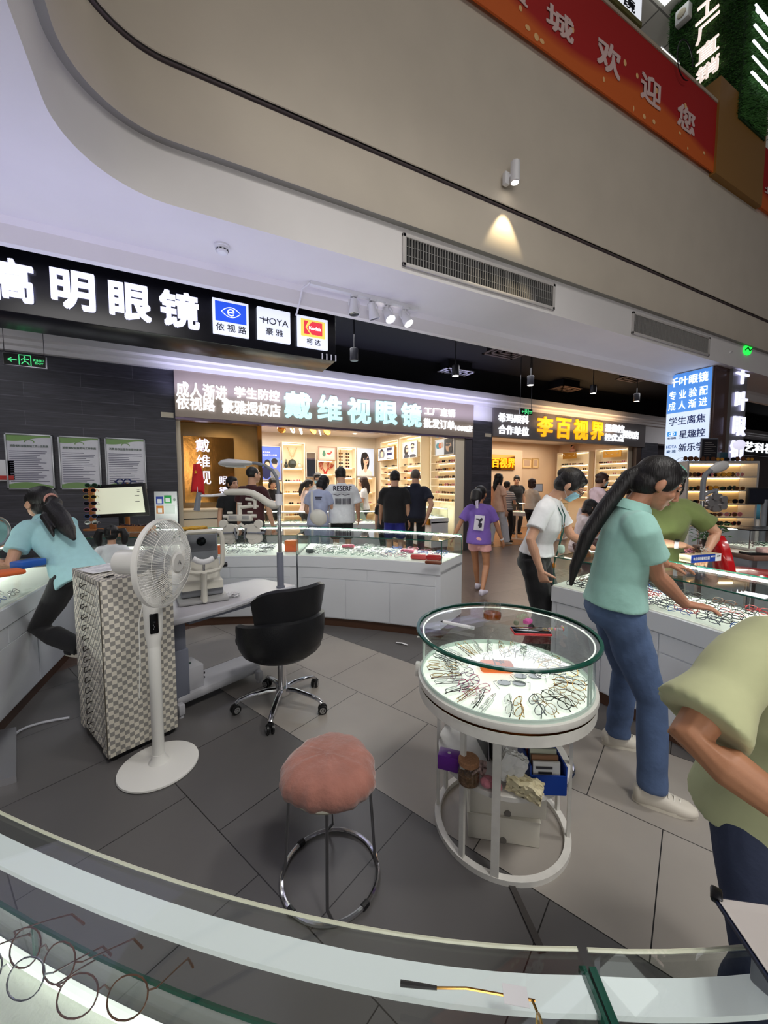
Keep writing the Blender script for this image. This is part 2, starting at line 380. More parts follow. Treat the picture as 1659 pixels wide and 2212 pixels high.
# ground floor walls
def wallbox(name, mt, *b): m = MB(); m.bx(*b); return struct(name, m, mt)
wallbox('wall_left', PLANK, -7,-.08, WY,WY+.12, 0,3.27)
wallbox('wall_pillar', PLANK, 5.80,6.37, WY-.03,WY+.35, 0,2.93)
wallbox('wall_pillar_head', WHITEP, 5.80,6.37, WY-.02,WY+.2, 2.93,3.27)
wallbox('wall_right', PLANK, 12.25,13.1, WY-.03,WY+.3, 0,2.75)
wallbox('wall_right_head', WHITEP, 12.36,30, WY,WY+.2, 2.75,3.27)
wallbox('wall_lift_lobby', mat('dark_lobby', rgb(52,46,50), .5), 13.1,17.5, WY+.25,WY+.4, 0,2.75)
wallbox('wall_brown', mat('brown_stone_wall', rgb(96,64,42), .35, noise=.3, nscale=2.5), 17.5,30, WY+.1,WY+.3, 0,2.6)
m = MB(); m.loft([[(x,y,z) for y,z in ((WY,3.255),(6.88,3.255),(6.88,3.31),(6.83,3.33),(6.83,3.38),(6.77,3.40),(6.77,3.52),(6.98,3.53),(6.98,3.3))] for x in (-7,30)], closed=True)
struct('trim_5', m, WHITEP, 20)
# store one: fascia soffit, side walls, back wall, ceiling, golden feature wall
wallbox('ceiling_store_one', WHITEP, -.08,5.75, WY+.05,11.7, 3.0,3.05)
wallbox('wall_store_one_back', CREAM, -.1,5.75, 11.62,11.72, 0,3.0)
wallbox('wall_store_one_right', CREAM, 5.64,5.78, WY+.14,11.7, 0,3.0)
wallbox('wall_store_one_left', CREAM, -.1,-.02, WY+.12,11.7, 0,3.0)
wallbox('wall_golden', MARBLE, -.02,1.32, 8.05,8.2, 0,3.0)
wallbox('trim_6', GOLD, 1.32,1.40, 8.0,8.22, 0,3.0)
wallbox('trim_7', GOLD, -.02,1.32, 7.96,8.05, 2.62,3.0)
wallbox('trim_8', mat('door_steel', rgb(105,102,108), .3, .6), 5.60,5.80, WY-.02,WY+.12, 0,2.54)
# store two
wallbox('ceiling_store_two', WHITEP, 6.38,12.3, WY+.05,9.9, 2.9,2.95)
wallbox('wall_store_two_back', PEACH, 6.38,12.2, 9.75,9.87, 0,2.9)
wallbox('wall_store_two_right', PEACH, 12.14,12.24, WY+.1,9.87, 0,2.9)
wallbox('wall_store_two_left', PEACH, 6.37,6.43, WY+.35,9.87, 0,2.9)
wallbox('trim_9', PEACH, 6.43,10.12, 9.55,9.75, 0,2.62)
wallbox('trim_11', mat('dark_wood', rgb(70,52,42), .4), 12.02,12.26, WY-.02,WY+.1, 0,2.6)

# column under the bulkhead, brown stone, and its continuation on the upper floor
COLX = 6.82
wallbox('wall_column', mat('brown_polished_stone', rgb(74,50,44), .2, noise=.12, nscale=6), COLX+.03,7.7, 2.9,3.52, 0,3.2)

# ================================================================ signs
def board(name, label, cat, b, mt, bev=0): 
    t = thing(name, label, cat, ((b[0]+b[1])/2, (b[2]+b[3])/2, b[4])); m = MB()
    m.box((0,0,(b[5]-b[4])/2), (b[1]-b[0], b[3]-b[2], b[5]-b[4]), None, bev); m.build('board', mt, t); return t
# big black light-box sign hanging under the soffit
SY = 3.78
a = onY(725.3, 780.6, SY); zb = a.z
sg = board('hanging_sign', 'long black light-box shop sign with large glowing white characters and three square logo panels', 'sign', (-2.3,a.x,SY,SY+.42,zb,3.46), BLACKG, .006)
for ch, x0,y0,x1,y1 in (('高',-20,553,77,660),('明',108.5,578,208,678),('眼',234,606,328,700),('镜',343,624,432,716)):
    letY(ch, x0,y0,x1,y1, SY-.002, L_LAV, sg, .03, .03)
def logo_panel(px0, py0, px1, py1, nm='logo_panel'):
    A = onY(px0,py0,SY); B = onY(px1,py1,SY); m = MB(); m.bx(A.x,B.x,SY-.035,SY,B.z,A.z,.003)
    p = m.build(nm, L_PAN, sg); p.matrix_parent_inverse = parent_world(sg).inverted(); return A, B, p
L_PAN = emis('panel_glow', (.78,.82,1.0), .95)
INK = mat('sign_ink', rgb(25,25,40), .5); BLUE = emis('logo_blue', (.02,.09,.75), .9); KY = emis('logo_yellow', (.95,.78,.15), .8); KR = emis('logo_red', (.85,.05,.08), .8)
def rel(o, sub): sub.parent = o; sub.matrix_parent_inverse = parent_world(o).inverted(); return sub
def flat(A, B, u0, v0, u1, v1, mt, nm, par, Y, d=.004):   # rectangle in fractions of a panel
    m = MB(); m.bx(A.x+(B.x-A.x)*u0, A.x+(B.x-A.x)*u1, Y-d, Y, B.z+(A.z-B.z)*v0, B.z+(A.z-B.z)*v1); return rel(par, m.build(nm, mt, None))
def eye_logo(cx, cz, w, Y, mt, par, blue, bold=.03):
    m = MB(); pts = []
    for k in range(17): t = -1+2*k/16; pts.append((cx+t*w/2, Y-.004, cz+(1-t*t)*w*.27))
    for k in range(15, 0, -1): t = -1+2*k/16; pts.append((cx+t*w/2, Y-.004, cz-(1-t*t)*w*.27))
    m.tube(pts, w*.022, 5, closed=True)
    ring = [(cx+w*.17*math.cos(2*PI*k/20), Y-.004, cz+w*.17*math.sin(2*PI*k/20)) for k in range(1, 19)]
    m.tube(ring, w*.035, 5); m.bx(cx-w*.15, cx+w*.17, Y-.006, Y, cz-w*.03, cz+w*.03)
    return rel(par, m.build('eye_emblem', mt, None))
A,B,p = logo_panel(457.6,645,537,733)
flat(A,B,.07,.36,.93,.92,BLUE,'blue_field',p,SY-.035); eye_logo((A.x+B.x)/2, B.z+(A.z-B.z)*.64, (B.x-A.x)*.52, SY-.041, L_WHITE, p, BLUE)
rel(p, lettering('依 视 路', (A.x+(B.x-A.x)*.08, SY-.036, B.z+(A.z-B.z)*.08), (1,0,0),(0,0,1), (B.x-A.x)*.84, (A.z-B.z)*.22, INK, None, .006, .004))
A,B,p = logo_panel(554,664,626,745)
rel(p, lettering('HOYA', (A.x+(B.x-A.x)*.15, SY-.036, B.z+(A.z-B.z)*.5), (1,0,0),(0,0,1), (B.x-A.x)*.78, (A.z-B.z)*.2, INK, None, .0, .004)); flat(A,B,.06,.63,.35,.65,INK,'stroke',p,SY-.036)
rel(p, lettering('豪 雅', (A.x+(B.x-A.x)*.24, SY-.036, B.z+(A.z-B.z)*.16), (1,0,0),(0,0,1), (B.x-A.x)*.52, (A.z-B.z)*.22, INK, None, .006, .004))
A,B,p = logo_panel(640.6,682,706,759)
flat(A,B,.10,.34,.90,.90,KY,'yellow_field',p,SY-.035)
m = MB(); ax, az, sx, sz = A.x, B.z, B.x-A.x, A.z-B.z
for poly in ([(.2,.42),(.2,.84),(.34,.84),(.24,.63),(.40,.42)], [(.30,.63),(.46,.84),(.80,.84),(.80,.42),(.46,.42)]): m.prismY([(ax+u*sx, az+v*sz) for u,v in poly], SY-.043, SY-.039)
rel(p, m.build('red_emblem', KR, None))
rel(p, lettering('Kodak', (ax+.36*sx, SY-.043, az+.57*sz), (1,0,0),(0,0,1), sx*.40, sz*.11, L_WHITE, None, .03, .003))
rel(p, lettering('柯 达', (ax+.28*sx, SY-.036, az+.09*sz), (1,0,0),(0,0,1), sx*.46, sz*.2, INK, None, .006, .004))
letY('1111', 694,763.5,725.5,781, SY-.002, mat('number_white', rgb(235,235,235), .4), sg, .02, .012)
m = MB()
for x in (-1.2,-.2,.5): m.cyl((x, SY+.2, 3.46), .006, .6, 8)
rel(sg, m.build('hanger_rods', STEEL, None))

def fascia(name, label, x0, x1, z0, z1, mt): return board(name, label, 'sign', (x0,x1,WY-.06,WY+.12,z0,z1), mt, .004)
fs = fascia('fascia_sign', 'long taupe store fascia with cyan-white glowing characters over the wide bright shop front', -.08, 5.79, 2.545, 3.255, TAUPE)
FY = WY-.062
for s, b in (('成人渐进',(380,823,491,866)), ('学生防控',(506,834,604,868)), ('依视路',(380,854,465,890)), ('豪雅授权店',(479,862,606,902)), ('工厂直销',(916,878,982,902)), ('批发订单',(915,903,981,929)), ('1008店',(983,917,1019.5,934))):
    letY(s, *b, FY, L_WHITE, fs, .022, .025)
for ch, b in zip('戴维视眼镜', ((613,844,673,907),(685,852,738,912),(750,858,800,917),(811,865,857,919),(866,869,909,924))): letY(ch, *b, FY, L_CYAN, fs, .03, .035)
m = MB(); m.bx(-.08,5.79,WY-.05,WY+.1,2.505,2.543); rel(fs, m.build('lower_edge_trim', mat('purple_metal_edge', rgb(120,105,125), .25, .7), None))
f2 = fascia('fascia_sign', 'shorter grey store fascia with amber glowing characters, right of the dark pillar', 6.38, 12.35, 2.60, 3.255, GREYF)
for s, b in (('希玛眼科',(1076,891,1141,917)), ('合作单位',(1076,917,1141,942)), ('星趣控',(1307,915,1347,936)), ('控优点',(1306,936,1346,955)), ('授权店',(1345,929,1378,949))): letY(s, *b, FY, L_WHITE, f2, .022, .025)
for ch, b in zip('李百视界', ((1160,898,1192,945),(1201,902,1231,949),(1239,905,1268,951),(1276,910,1302,952))): letY(ch, *b, FY, L_YEL, f2, .035, .035)
# third fascia, far right
f3 = fascia('fascia_sign', 'black fascia with white glowing characters far right, behind the shelf tower', 17.5, 30, 2.62, 3.2, BLACKG)
letY('艺科视光专业配镜', 1608,953,1760,988, FY, L_WHITE, f3, .025, .02)
# wall number plates
for (x0,y0,x1,y1,lab) in ((347,889,375,902,'small pale number plate on the dark plank wall beside the taupe fascia'),(1048,936,1061,944,'small pale number plate high on the dark pillar between the two stores')):
    A = onY(x0,y0,WY-.04); B = onY(x1,y1,WY-.04); m = MB(); yy = WY-.045 if x0 > 900 else WY-.012; m.bx(A.x,min(B.x,-.1) if x0<900 else B.x,yy,yy+.015,B.z,A.z); tag(m.build('number_plate', mat('plate_cream', rgb(200,190,170), .5)), lab, 'plate')

# glowing panel on the column, facing the island
PX = COLX
za, zc = onX(1444,809,PX), onX(1535,994.4,PX); yl = onX(1440,900,PX).y; yr = onX(1533,900,PX).y
t = thing('column_light_box', 'tall blue and white glowing panel on the brown column with rows of characters', 'sign', (PX, (yl+yr)/2, zc.z))
m = MB(); m.bx(PX,PX+.06,yr-.01,yl+.01,zc.z-.02,3.195); rel(t, m.build('frame', STEEL, None))
zmid = onX(1440,895,PX).z
L_BLU = emis('panel_blue', (.09,.30,.82), .75); L_PW = emis('panel_white', (.68,.80,1.0), .85); L_PT = emis('panel_text_white', (.95,.97,1), 1.2); NAVY = mat('navy_ink', rgb(25,45,120), .5)
m = MB(); m.bx(PX-.006,PX,yr,yl,zmid,3.185); rel(t, m.build('blue_field', L_BLU, None))
m = MB(); m.bx(PX-.006,PX,yr,yl,zc.z,zmid); rel(t, m.build('white_field', L_PW, None))
def pan(s, u0, u1, v0, v1, mt, bold=.012):     # u from left (far) to right (near), v in z
    w = yl-yr; return rel(t, lettering(s, (PX-.007, yl-u0*w, v0), (0,-1,0), (0,0,1), (u1-u0)*w, v1-v0, mt, None, bold, .004))
hh = 3.185-zc.z
for s, u0, u1, k0, k1, mt, bo in (('千叶眼镜',.05,.93,.86,.965,L_PT,.02),('专 业 验 配',.05,.93,.715,.815,L_PT,.012),('成 人 渐 进',.04,.93,.595,.69,L_PT,.012),('学生离焦',.08,.92,.42,.515,NAVY,.012),('星趣控',.34,.93,.265,.355,NAVY,.012),('新乐学',.34,.93,.115,.205,NAVY,.012)):
    pan(s, u0, u1, zc.z+k0*hh, zc.z+k1*hh, mt, bo)
w = yl-yr
m = MB(); m.bx(PX-.009,PX-.006,yl-.27*w,yl-.05*w,zc.z+.30*hh,zc.z+.35*hh); rel(t, m.build('logo_field', emis('logo_sky', (.03,.28,.75), .8), None))
m = MB(); pts = [(PX-.011, yl-(.16+.07*math.cos(2*PI*k/20))*w, zc.z+(.325+.017*math.sin(2*PI*k/20))*hh) for k in range(20)]; m.tube(pts, .003, 5, closed=True); m.ell((PX-.01, yl-.16*w, zc.z+.325*hh), (.003,.015,.015)); rel(t, m.build('eye_emblem', L_PT, None))
pan('依视路', .06,.27, zc.z+.265*hh, zc.z+.29*hh, NAVY); LB = mat('logo_ink_blue', rgb(30,110,190), .5)
pan('HOYA', .04,.29, zc.z+.16*hh, zc.z+.195*hh, LB, 0); pan('豪 雅', .05,.28, zc.z+.105*hh, zc.z+.14*hh, LB)
# vertical sign board on the column front
YF = 2.86
xa, xb = onY(1586,800,YF).x, onY(1612,800,YF).x
zt = onY(1600,765,YF).z; z0 = onY(1585,1002,YF).z
t = thing('vertical_sign', 'narrow grey board with four white glowing characters stacked down the column', 'sign', ((xa+xb)/2, YF, z0))
m = MB(); m.bx(xa-.03,xb+.06,YF,YF+.05,1.2,3.3); rel(t, m.build('board', mat('board_grey', rgb(120,118,118), .4, .3), None))
for ch, (x0,y0,x1,y1) in zip('千叶眼镜', ((1590,787,1613,833),(1588,843,1609,889),(1583,898,1605,943),(1577,950,1601,997))): letY(ch, x0,y0,x1,y1, YF-.002, L_LAV, t, .02, .03)
letY('QIANYE', 1584,772,1613,787, YF-.002, L_WHITE, t, .02, .01)
m = MB(); g = onY(1606,757,YF); 
leafp = [(-.14,-.06),(-.12,.03),(-.05,.075),(.04,.07),(.10,.10),(.13,.15),(.125,.02),(.09,-.06),(.02,-.09),(-.08,-.085)]
m.prismY([(g.x+x*.9, g.z+z*.9) for x,z in leafp], YF-.06, YF-.01); lf = m.build('leaf_emblem', emis('leaf_green', (.02,.9,.08), 1.3), None); rel(t, lf)
m = MB(); m.tube([(g.x-.11,YF-.064,g.z-.03),(g.x-.03,YF-.064,g.z+.02),(g.x+.04,YF-.064,g.z-.02),(g.x+.1,YF-.064,g.z+.02)], .008, 6); rel(lf, m.build('vein', mat('leaf_dark', rgb(0,90,20), .5), None))
m = MB(); m.lathe([(.05,0),(.06,.05),(.09,.16),(.1,.22)], 16, (g.x+.22, YF-.1, g.z-.1)); 

# red banner on the upper railing, brown column foot and grass covered column
BYY = 2.70
zt0 = onY(1450,135,BYY).z
b0x, b1x = -.3, onY(1545,300,BYY).x
RED = bpy.data.materials.new('red_banner_cloth'); RED.use_nodes = True; nt = RED.node_tree; bs = nt.nodes['Principled BSDF']; bs.inputs['Roughness'].default_value = .7
tc = nt.nodes.new('ShaderNodeTexCoord'); sp = nt.nodes.new('ShaderNodeSeparateXYZ'); nt.links.new(tc.outputs['Object'], sp.inputs[0])
wv = nt.nodes.new('ShaderNodeMath'); wv.operation = 'SINE'; mu = nt.nodes.new('ShaderNodeMath'); mu.operation = 'MULTIPLY'; mu.inputs[1].default_value = 2.2; nt.links.new(sp.outputs[0], mu.inputs[0]); nt.links.new(mu.outputs[0], wv.inputs[0])
ad = nt.nodes.new('ShaderNodeMath'); ad.operation = 'MULTIPLY_ADD'; ad.inputs[1].default_value = .08; nt.links.new(wv.outputs[0], ad.inputs[0]); nt.links.new(sp.outputs[2], ad.inputs[2])
cr = nt.nodes.new('ShaderNodeValToRGB'); cr.color_ramp.elements[0].position = .17; cr.color_ramp.elements[0].color = (*rgb(214,98,30),1); cr.color_ramp.elements[1].position = .27; cr.color_ramp.elements[1].color = (*rgb(176,22,18),1)
nt.links.new(ad.outputs[0], cr.inputs[0]); nt.links.new(cr.outputs[0], bs.inputs['Base Color'])
zbb = onY(1345,230,BYY).z
def banner(x0, x1, lab, txt):
    t = thing('hanging_banner', lab, 'banner', (x0, BYY, zbb)); m = MB(); m.bx(0,x1-x0,0,.015,0,zt0-zbb); m.build('cloth', RED, t)
    for ch, b in txt: letY(ch, *b, BYY-.002, mat('banner_letter', rgb(225,195,190), .6), t, .03, .004)
    return t
bt = banner(b0x, b1x, 'red and orange banner with pale characters along the upper floor railing', (('城',(1180,0,1238,100)),('欢',(1291,72,1339,178)),('迎',(1385,148,1426,243)),('您',(1464,217,1499,298)),('货',(1090,-60,1140,20))))
rr = random.Random(3)
for k in range(18): m = MB(); m.ell((b0x+2+(b1x-b0x-2.1)*rr.random(), BYY-.003, zbb+.05+.45*rr.random()**2), (.012+.02*rr.random(), .003, .012+.02*rr.random()), 8, 6); rel(bt, m.build('sparkle', mat('sparkle', rgb(240,190,130), .6), None))
xr2 = onY(1650,300,BYY).x
banner(xr2+.02, xr2+4, 'second red banner beyond the brown column foot at the right edge', (('地',(1652,400,1680,440)),))
m = MB(); m.bx(-.3,b1x,BYY-.01,BYY+.03,zt0,zt0+.035); struct('trim_12', m, mat('rail_beige', rgb(190,175,155), .5))
BRWN = mat('brown_column_cladding', rgb(150,108,50), .45)
m = MB(); m.bx(b1x,xr2,BYY-.025,BYY+.35,zbb-.02,onY(1600,205,BYY-.02).z); struct('wall_column_foot', m, BRWN)
GX = onY(1603,150,2.66).x; GZ = zt0+.02
t = thing('grass_column', 'column wrapped in green artificial grass with white characters, above the red banner', 'column', (GX+.35, 3.1, GZ))
m = MB(); m.bx(GX,GX+.75,2.66,3.55,GZ-.02,8.3); rel(t, m.build('core', mat('turf_backing', rgb(40,70,35), .9), None))
m = MB(); rg = random.Random(5)
def blade(p, n, up, s):
    t1 = Vector((rg.uniform(-1,1), rg.uniform(-1,1), rg.uniform(-.9,.6))); d = (n*.8+t1*.6).normalized()*s; w_ = n.cross(d).normalized()*.004
    m.add([p-w_, p+w_, p+d*.6+w_*.7, p+d+Vector((0,0,-s*.3))], [(0,1,2,3)])
for k in range(9000): blade(Vector((GX, rg.uniform(2.66,3.55), rg.uniform(GZ,GZ+2.6))), Vector((-1,0,0)), 0, .05)
for k in range(7000): blade(Vector((rg.uniform(GX,GX+.75), 2.66, rg.uniform(GZ,GZ+2.6))), Vector((0,-1,0)), 0, .05)
tf = rel(t, m.build('turf', mat('artificial_turf', rgb(62,112,48), .7, noise=.4, nscale=40), None, 0)); tf['kind'] = 'stuff'
def gl(s, py0, py1):
    A = onX(1530, py0, GX-.06); Bz = onX(1530, py1, GX-.06).z
    rel(t, lettering(s, (GX-.06, A.y+.13, Bz), (0,-1,0), (0,0,1), .26, A.z-Bz, emis('pale_letters', (1,.85,.78), .8), None, .02, .02))
for s, y0, y1 in (('工',0,36),('厂',46,80),('直',90,124),('销',134,168)): gl(s, y0, y1)
for s, y0, y1 in (('丽',5,45),('新',50,82),('眼',88,118),('镜',124,152),('城',158,188)):
    A = onY(1625,y0,2.60); B = onY(1648,y1,2.60); rel(t, lettering(s, (GX+.06,2.60,B.z), (1,0,0),(0,0,1), .62, A.z-B.z, L_WHITE, None, .03, .02))
A = onX(1478,40,GX-.05)
t = thing('wall_speaker', 'small square white speaker box on the grass covered column', 'speaker', (GX-.04, A.y, A.z-.06)); m = MB(); m.box((-.03,0,.09),(.1,.17,.19),None,.012); m.build('case', WHITEPL, t); m = MB(); m.lathe([(.055,0),(.05,-.012),(.02,-.02)],20,(-.081,0,.09),'X'); m.build('cone', mat('speaker_beige', rgb(190,180,160),.7), t)
A = onY(1313,-40,3.05); B = onY(1385,50,3.05)
t = thing('upper_light_box', 'white glowing light box with a black character hanging behind the banner, on the upper floor', 'sign', ((A.x+B.x)/2, 3.05, B.z)); m = MB(); m.bx(A.x-1.2,B.x,3.05,3.15,B.z,min(8.2,A.z+.4),.005); rel(t, m.build('case', emis('panel_glow_soft', (.85,.88,.95), .8), None)); m = MB(); m.bx(A.x-1.2,B.x,3.04,3.16,B.z-.05,B.z); rel(t, m.build('lower_frame', mat('frame_olive', rgb(120,115,60), .5), None))
C_ = onY(1344,-20,3.04); D_ = onY(1371,32,3.04); rel(t, lettering('镜', (C_.x,3.04,D_.z),(1,0,0),(0,0,1), D_.x-C_.x, C_.z-D_.z, INK, None, .01, .004))
m = MB(); m.bx(A.x-.5,A.x-.49,3.09,3.11,A.z+.3,8.3); m.bx(B.x-.2,B.x-.19,3.09,3.11,A.z+.3,8.3); rel(t, m.build('hanger_rods', STEEL, None))
A = onZ(1436,12,8.28); m = MB(); m.bx(A.x-.6,A.x,A.y-.6,A.y,8.27,8.3); tag(m.build('ceiling_panel_light', emis('panel_soft', (.95,1,.95), 1.6)), 'square glowing panel light in the upper floor ceiling', 'light')
A = onY(1445,127,2.9); t = thing('tube_light', 'short bright tube light behind the top edge of the red banner', 'light', (A.x,2.9,A.z)); m = MB(); m.bx(-.18,.18,-.015,.015,-.02,.02,.004); m.build('tube', L_LED, t); m = MB(); m.bx(-.2,.2,-.02,.02,.02,.035); m.build('housing', WHITEPL, t); m = MB(); m.bx(-.2,.2,.0,.02,ZB-A.z,.02); m.build('bracket', WHITEPL, t)
cab = MB(); base = onY(1480,130,2.66); cab.tube([(base.x+.16*math.cos(a), 2.66, base.z+.2*math.sin(a)) for a in [2*PI*k/24 for k in range(21)]], .006, 6); tag(cab.build('loose_cable', BLACKP), 'loop of black cable hanging over the end of the red banner', 'cable')

# ceiling hardware
def vent(px0,py0,px1,py1,lab):
    A = onY(px0,py0,2.82); B = onY(px1,py1,2.82); w, h = B.x-A.x, .25
    t = thing('air_vent', lab, 'air vent', (A.x, 2.82, A.z-h), 0, 'long air vents on the bulkhead')
    fr = MB()
    for b in ((0,w,h-.028,h),(0,w,0,.028),(0,.03,0,h),(w-.03,w,0,h)): fr.bx(b[0],b[1],-.018,.0,b[2],b[3],.003)
    fr.build('frame', mat('vent_frame', rgb(190,186,184), .5), t)
    bk = MB(); bk.bx(.01,w-.01,-.003,-.001,.01,h-.01); bk.build('dark_back', mat('vent_dark', rgb(30,30,32), .9), t)
    sl = MB(); n = int(w/.028)
    for k in range(n): sl.bx(.03+k*(w-.06)/n-.002, .03+k*(w-.06)/n+.004, -.015,-.004,.02,h-.02)
    for z in (.09,.16): sl.bx(.02,w-.02,-.008,-.005,z-.002,z+.002)
    sl.build('grille', mat('vent_slat', rgb(150,148,146), .5), t)
vent(868.5,504,1196,662,'long air vent with vertical slats on the pale bulkhead, nearer one')
vent(1365,673,1530,761,'long air vent on the pale bulkhead, farther one beside the column')
A = onZ(478,540,3.2); t = thing('smoke_detector', 'round white smoke detector under the pale soffit above the black sign', 'smoke detector', (A.x,A.y-.06,3.2))
m = MB(); m.lathe([(.052,0),(.052,-.012),(.047,-.016),(.045,-.03)],24); m.build('base', WHITEPL, t); m = MB(); m.lathe([(.040,-.028),(.040,-.045),(.032,-.055),(.01,-.06)],24); m.build('sensor_head', WHITEPL, t)
m = MB()
for k in range(10): a = 2*PI*k/10; m.box((.041*math.cos(a),.041*math.sin(a),-.036),(.004,.014,.006),(0,0,a))
m.build('slots', BLACKP, t)
# wall lamp on the upper bulkhead
A = onY(1098,385,2.72); t = thing('wall_spotlight', 'small white cylinder wall lamp lighting the bulkhead below it', 'lamp', (A.x, 2.72, A.z-.08))
m = MB(); m.lathe([(.034,0),(.04,.004),(.04,.165),(.036,.17)],24,(.01,-.07,0)); m.build('cylinder_shade', WHITEPL, t); m = MB(); m.box((-.045,-.02,.045),(.05,.04,.1),None,.004); m.bx(-.03,.0,-.06,-.01,.05,.07); m.build('wall_bracket', WHITEPL, t); m = MB(); m.lathe([(.031,.002),(.0,.002)],20,(.01,-.07,-.002),cap=False); m.build('lens', L_SPOT, t)
light('wall_spotlight_beam','SPOT',(A.x+.01,2.65,A.z-.085),45,(1,.8,.48),.02,None,(A.x+.01,2.70,2.5),62,.4)
# track with four spots
TY = 3.30
A = onZ(660,622,3.2); B = onZ(886,676,3.2); t = thing('ceiling_track', 'thin white ceiling track carrying four spotlights beside the black sign', 'track', (A.x, TY, 3.2))
m = MB(); m.bx(0,B.x-A.x,-.018,.018,-.03,0); m.build('rail', WHITEPL, t); m = MB(); m.tube([(0,0,-.012),(-.05,.06,-.05),(-.06,.14,-.16),(-.07,.2,-.22)],.008,6); m.build('cable_conduit', WHITEPL, t)
def spot(px, py, dirv, on, lab, base=None, s=1.0):
    P = base or onY(px,py,TY); P = Vector(P); t = thing('track_spotlight', lab, 'spotlight', P, 0, 'spotlights on the ceiling')
    d = Vector(dirv).normalized(); q = d.to_track_quat('-Z','Y').to_matrix()
    m = MB(); m.bx(-.03*s,.03*s,-.018*s,.018*s,-.022*s,0,.003); m.cyl((0,0,-.05*s),.008*s,.03*s,10); m.build('adapter', WHITEPL, t)
    c = Vector((0,0,-.10*s)); m = MB(); m.lathe([(.02*s,.07*s),(.034*s,.06*s),(.036*s,.0),(.046*s,-.035*s),(.05*s,-.06*s),(.05*s,-.072*s),(.044*s,-.07*s)],20,cap=False); m.xf(Matrix.Translation(c) @ q.to_4x4()); m.build('lamp_body', WHITEPL, t)
    m = MB(); m.lathe([(.043*s,-.062*s),(0,-.06*s)],20,cap=False); m.xf(Matrix.Translation(c) @ q.to_4x4()); m.build('lens', L_SPOT if on else mat('lens_dark', rgb(60,62,64), .15), t)
    m = MB(); m.tube([(-.048*s,0,-.10*s),(-.05*s,0,-.05*s),(-.03*s,0,-.035*s),(.03*s,0,-.035*s),(.05*s,0,-.05*s),(.048*s,0,-.10*s)],.005*s,6); m.build('yoke', WHITEPL, t)
    return t
labs = ('white track spotlight hanging straight down, first from the black sign','white track spotlight turned away, second from the black sign','lit white track spotlight, third from the black sign','lit white track spotlight at the end of the track beside the second lit one')
for px, d, on, lb in zip((757,797,829,866), ((.0,-.05,-1),(.35,.1,-1),(.15,-.5,-.8),(.35,-.45,-.85)), (0,0,1,1), labs): 
    P = onZ(px, 645+(px-757)*.24, 3.172); spot(0,0,d,on,lb,(P.x,TY,3.172),1.0)
spot(0,0,(.25,-.6,-.6),1,'lit spotlight fixed beside the top of the column, left of the green leaf sign',onY(1556,745,2.95)+Vector((-.02,0,.06)),1.7)
spot(0,0,(.1,-.6,-.6),1,'lit spotlight at the right edge beyond the green leaf sign',onY(1648,775,3.1)+Vector((0,0,.08)),1.7)
# hanging cylinder lamps and square ceiling diffusers over the corridor
def pendant(px, py, Y, lab, on=True):
    P = onY(px,py,Y); t = thing('pendant_lamp', lab, 'lamp', (P.x,Y,P.z), 0, 'black cylinder pendant lamps over the corridor')
    m = MB(); m.lathe([(.058,0),(.06,.003),(.06,.16),(.055,.165)],20); m.build('cylinder_shade', mat('lamp_black', rgb(40,40,46), .35), t)
    m = MB(); m.cyl((0,0,.16),.008,4.05-P.z-.16,8); m.build('rod', mat('rod_black', rgb(30,30,34), .4), t)
    m = MB(); m.lathe([(.052,.002),(0,.001)],18,(0,0,-.004),cap=False); m.build('lens', emis('pendant_lens',(1,.96,.88),6) if on else mat('lens_dim',rgb(120,122,130),.3), t)
for px, py, Y, lb, on in ((765,779,5.2,'unlit black cylinder pendant lamp just right of the black sign',0),(984,812,5.2,'black cylinder pendant lamp in front of the lit square air diffuser',1),(1146,832,5.2,'black cylinder pendant lamp above the small green exit sign',1),(1281,850,5.2,'black cylinder pendant lamp above the amber characters',1),(1375,867,5.2,'black cylinder pendant lamp nearest the blue and white panel',1)): pendant(px,py,Y,lb,on)
def diffuser(px, py, lab, lit):
    z = 3.86; P = onZ(px,py,z); t = thing('ceiling_diffuser', lab, 'air diffuser', (P.x,P.y,z), 0, 'square ceiling air diffusers')
    m = MB()
    for s in (.34,.25,.16,.08):
        for a in range(4):
            c_, s_ = math.cos(a*PI/2), math.sin(a*PI/2); m.box((c_*s,s_*s,.0),(.05 if a%2==0 else 2*s+.05, 2*s+.05 if a%2==0 else .05,.012))
    m.build('vanes', mat('diffuser_white', rgb(215,215,222),.5) if lit else mat('diffuser_brown', rgb(90,74,70),.6), t); m = MB(); m.bx(-.3,.3,-.3,.3,.01,4.05-z); m.build('duct', BLACKC, t)
diffuser(975,808,'white lit square ceiling diffuser in the black ceiling',True); diffuser(1105,758,'dark square ceiling diffuser high beside the soffit edge',False); diffuser(1212,843,'brown square ceiling diffuser above the amber sign',False); diffuser(1385,815,'dark square ceiling diffuser left of the blue panel',False)
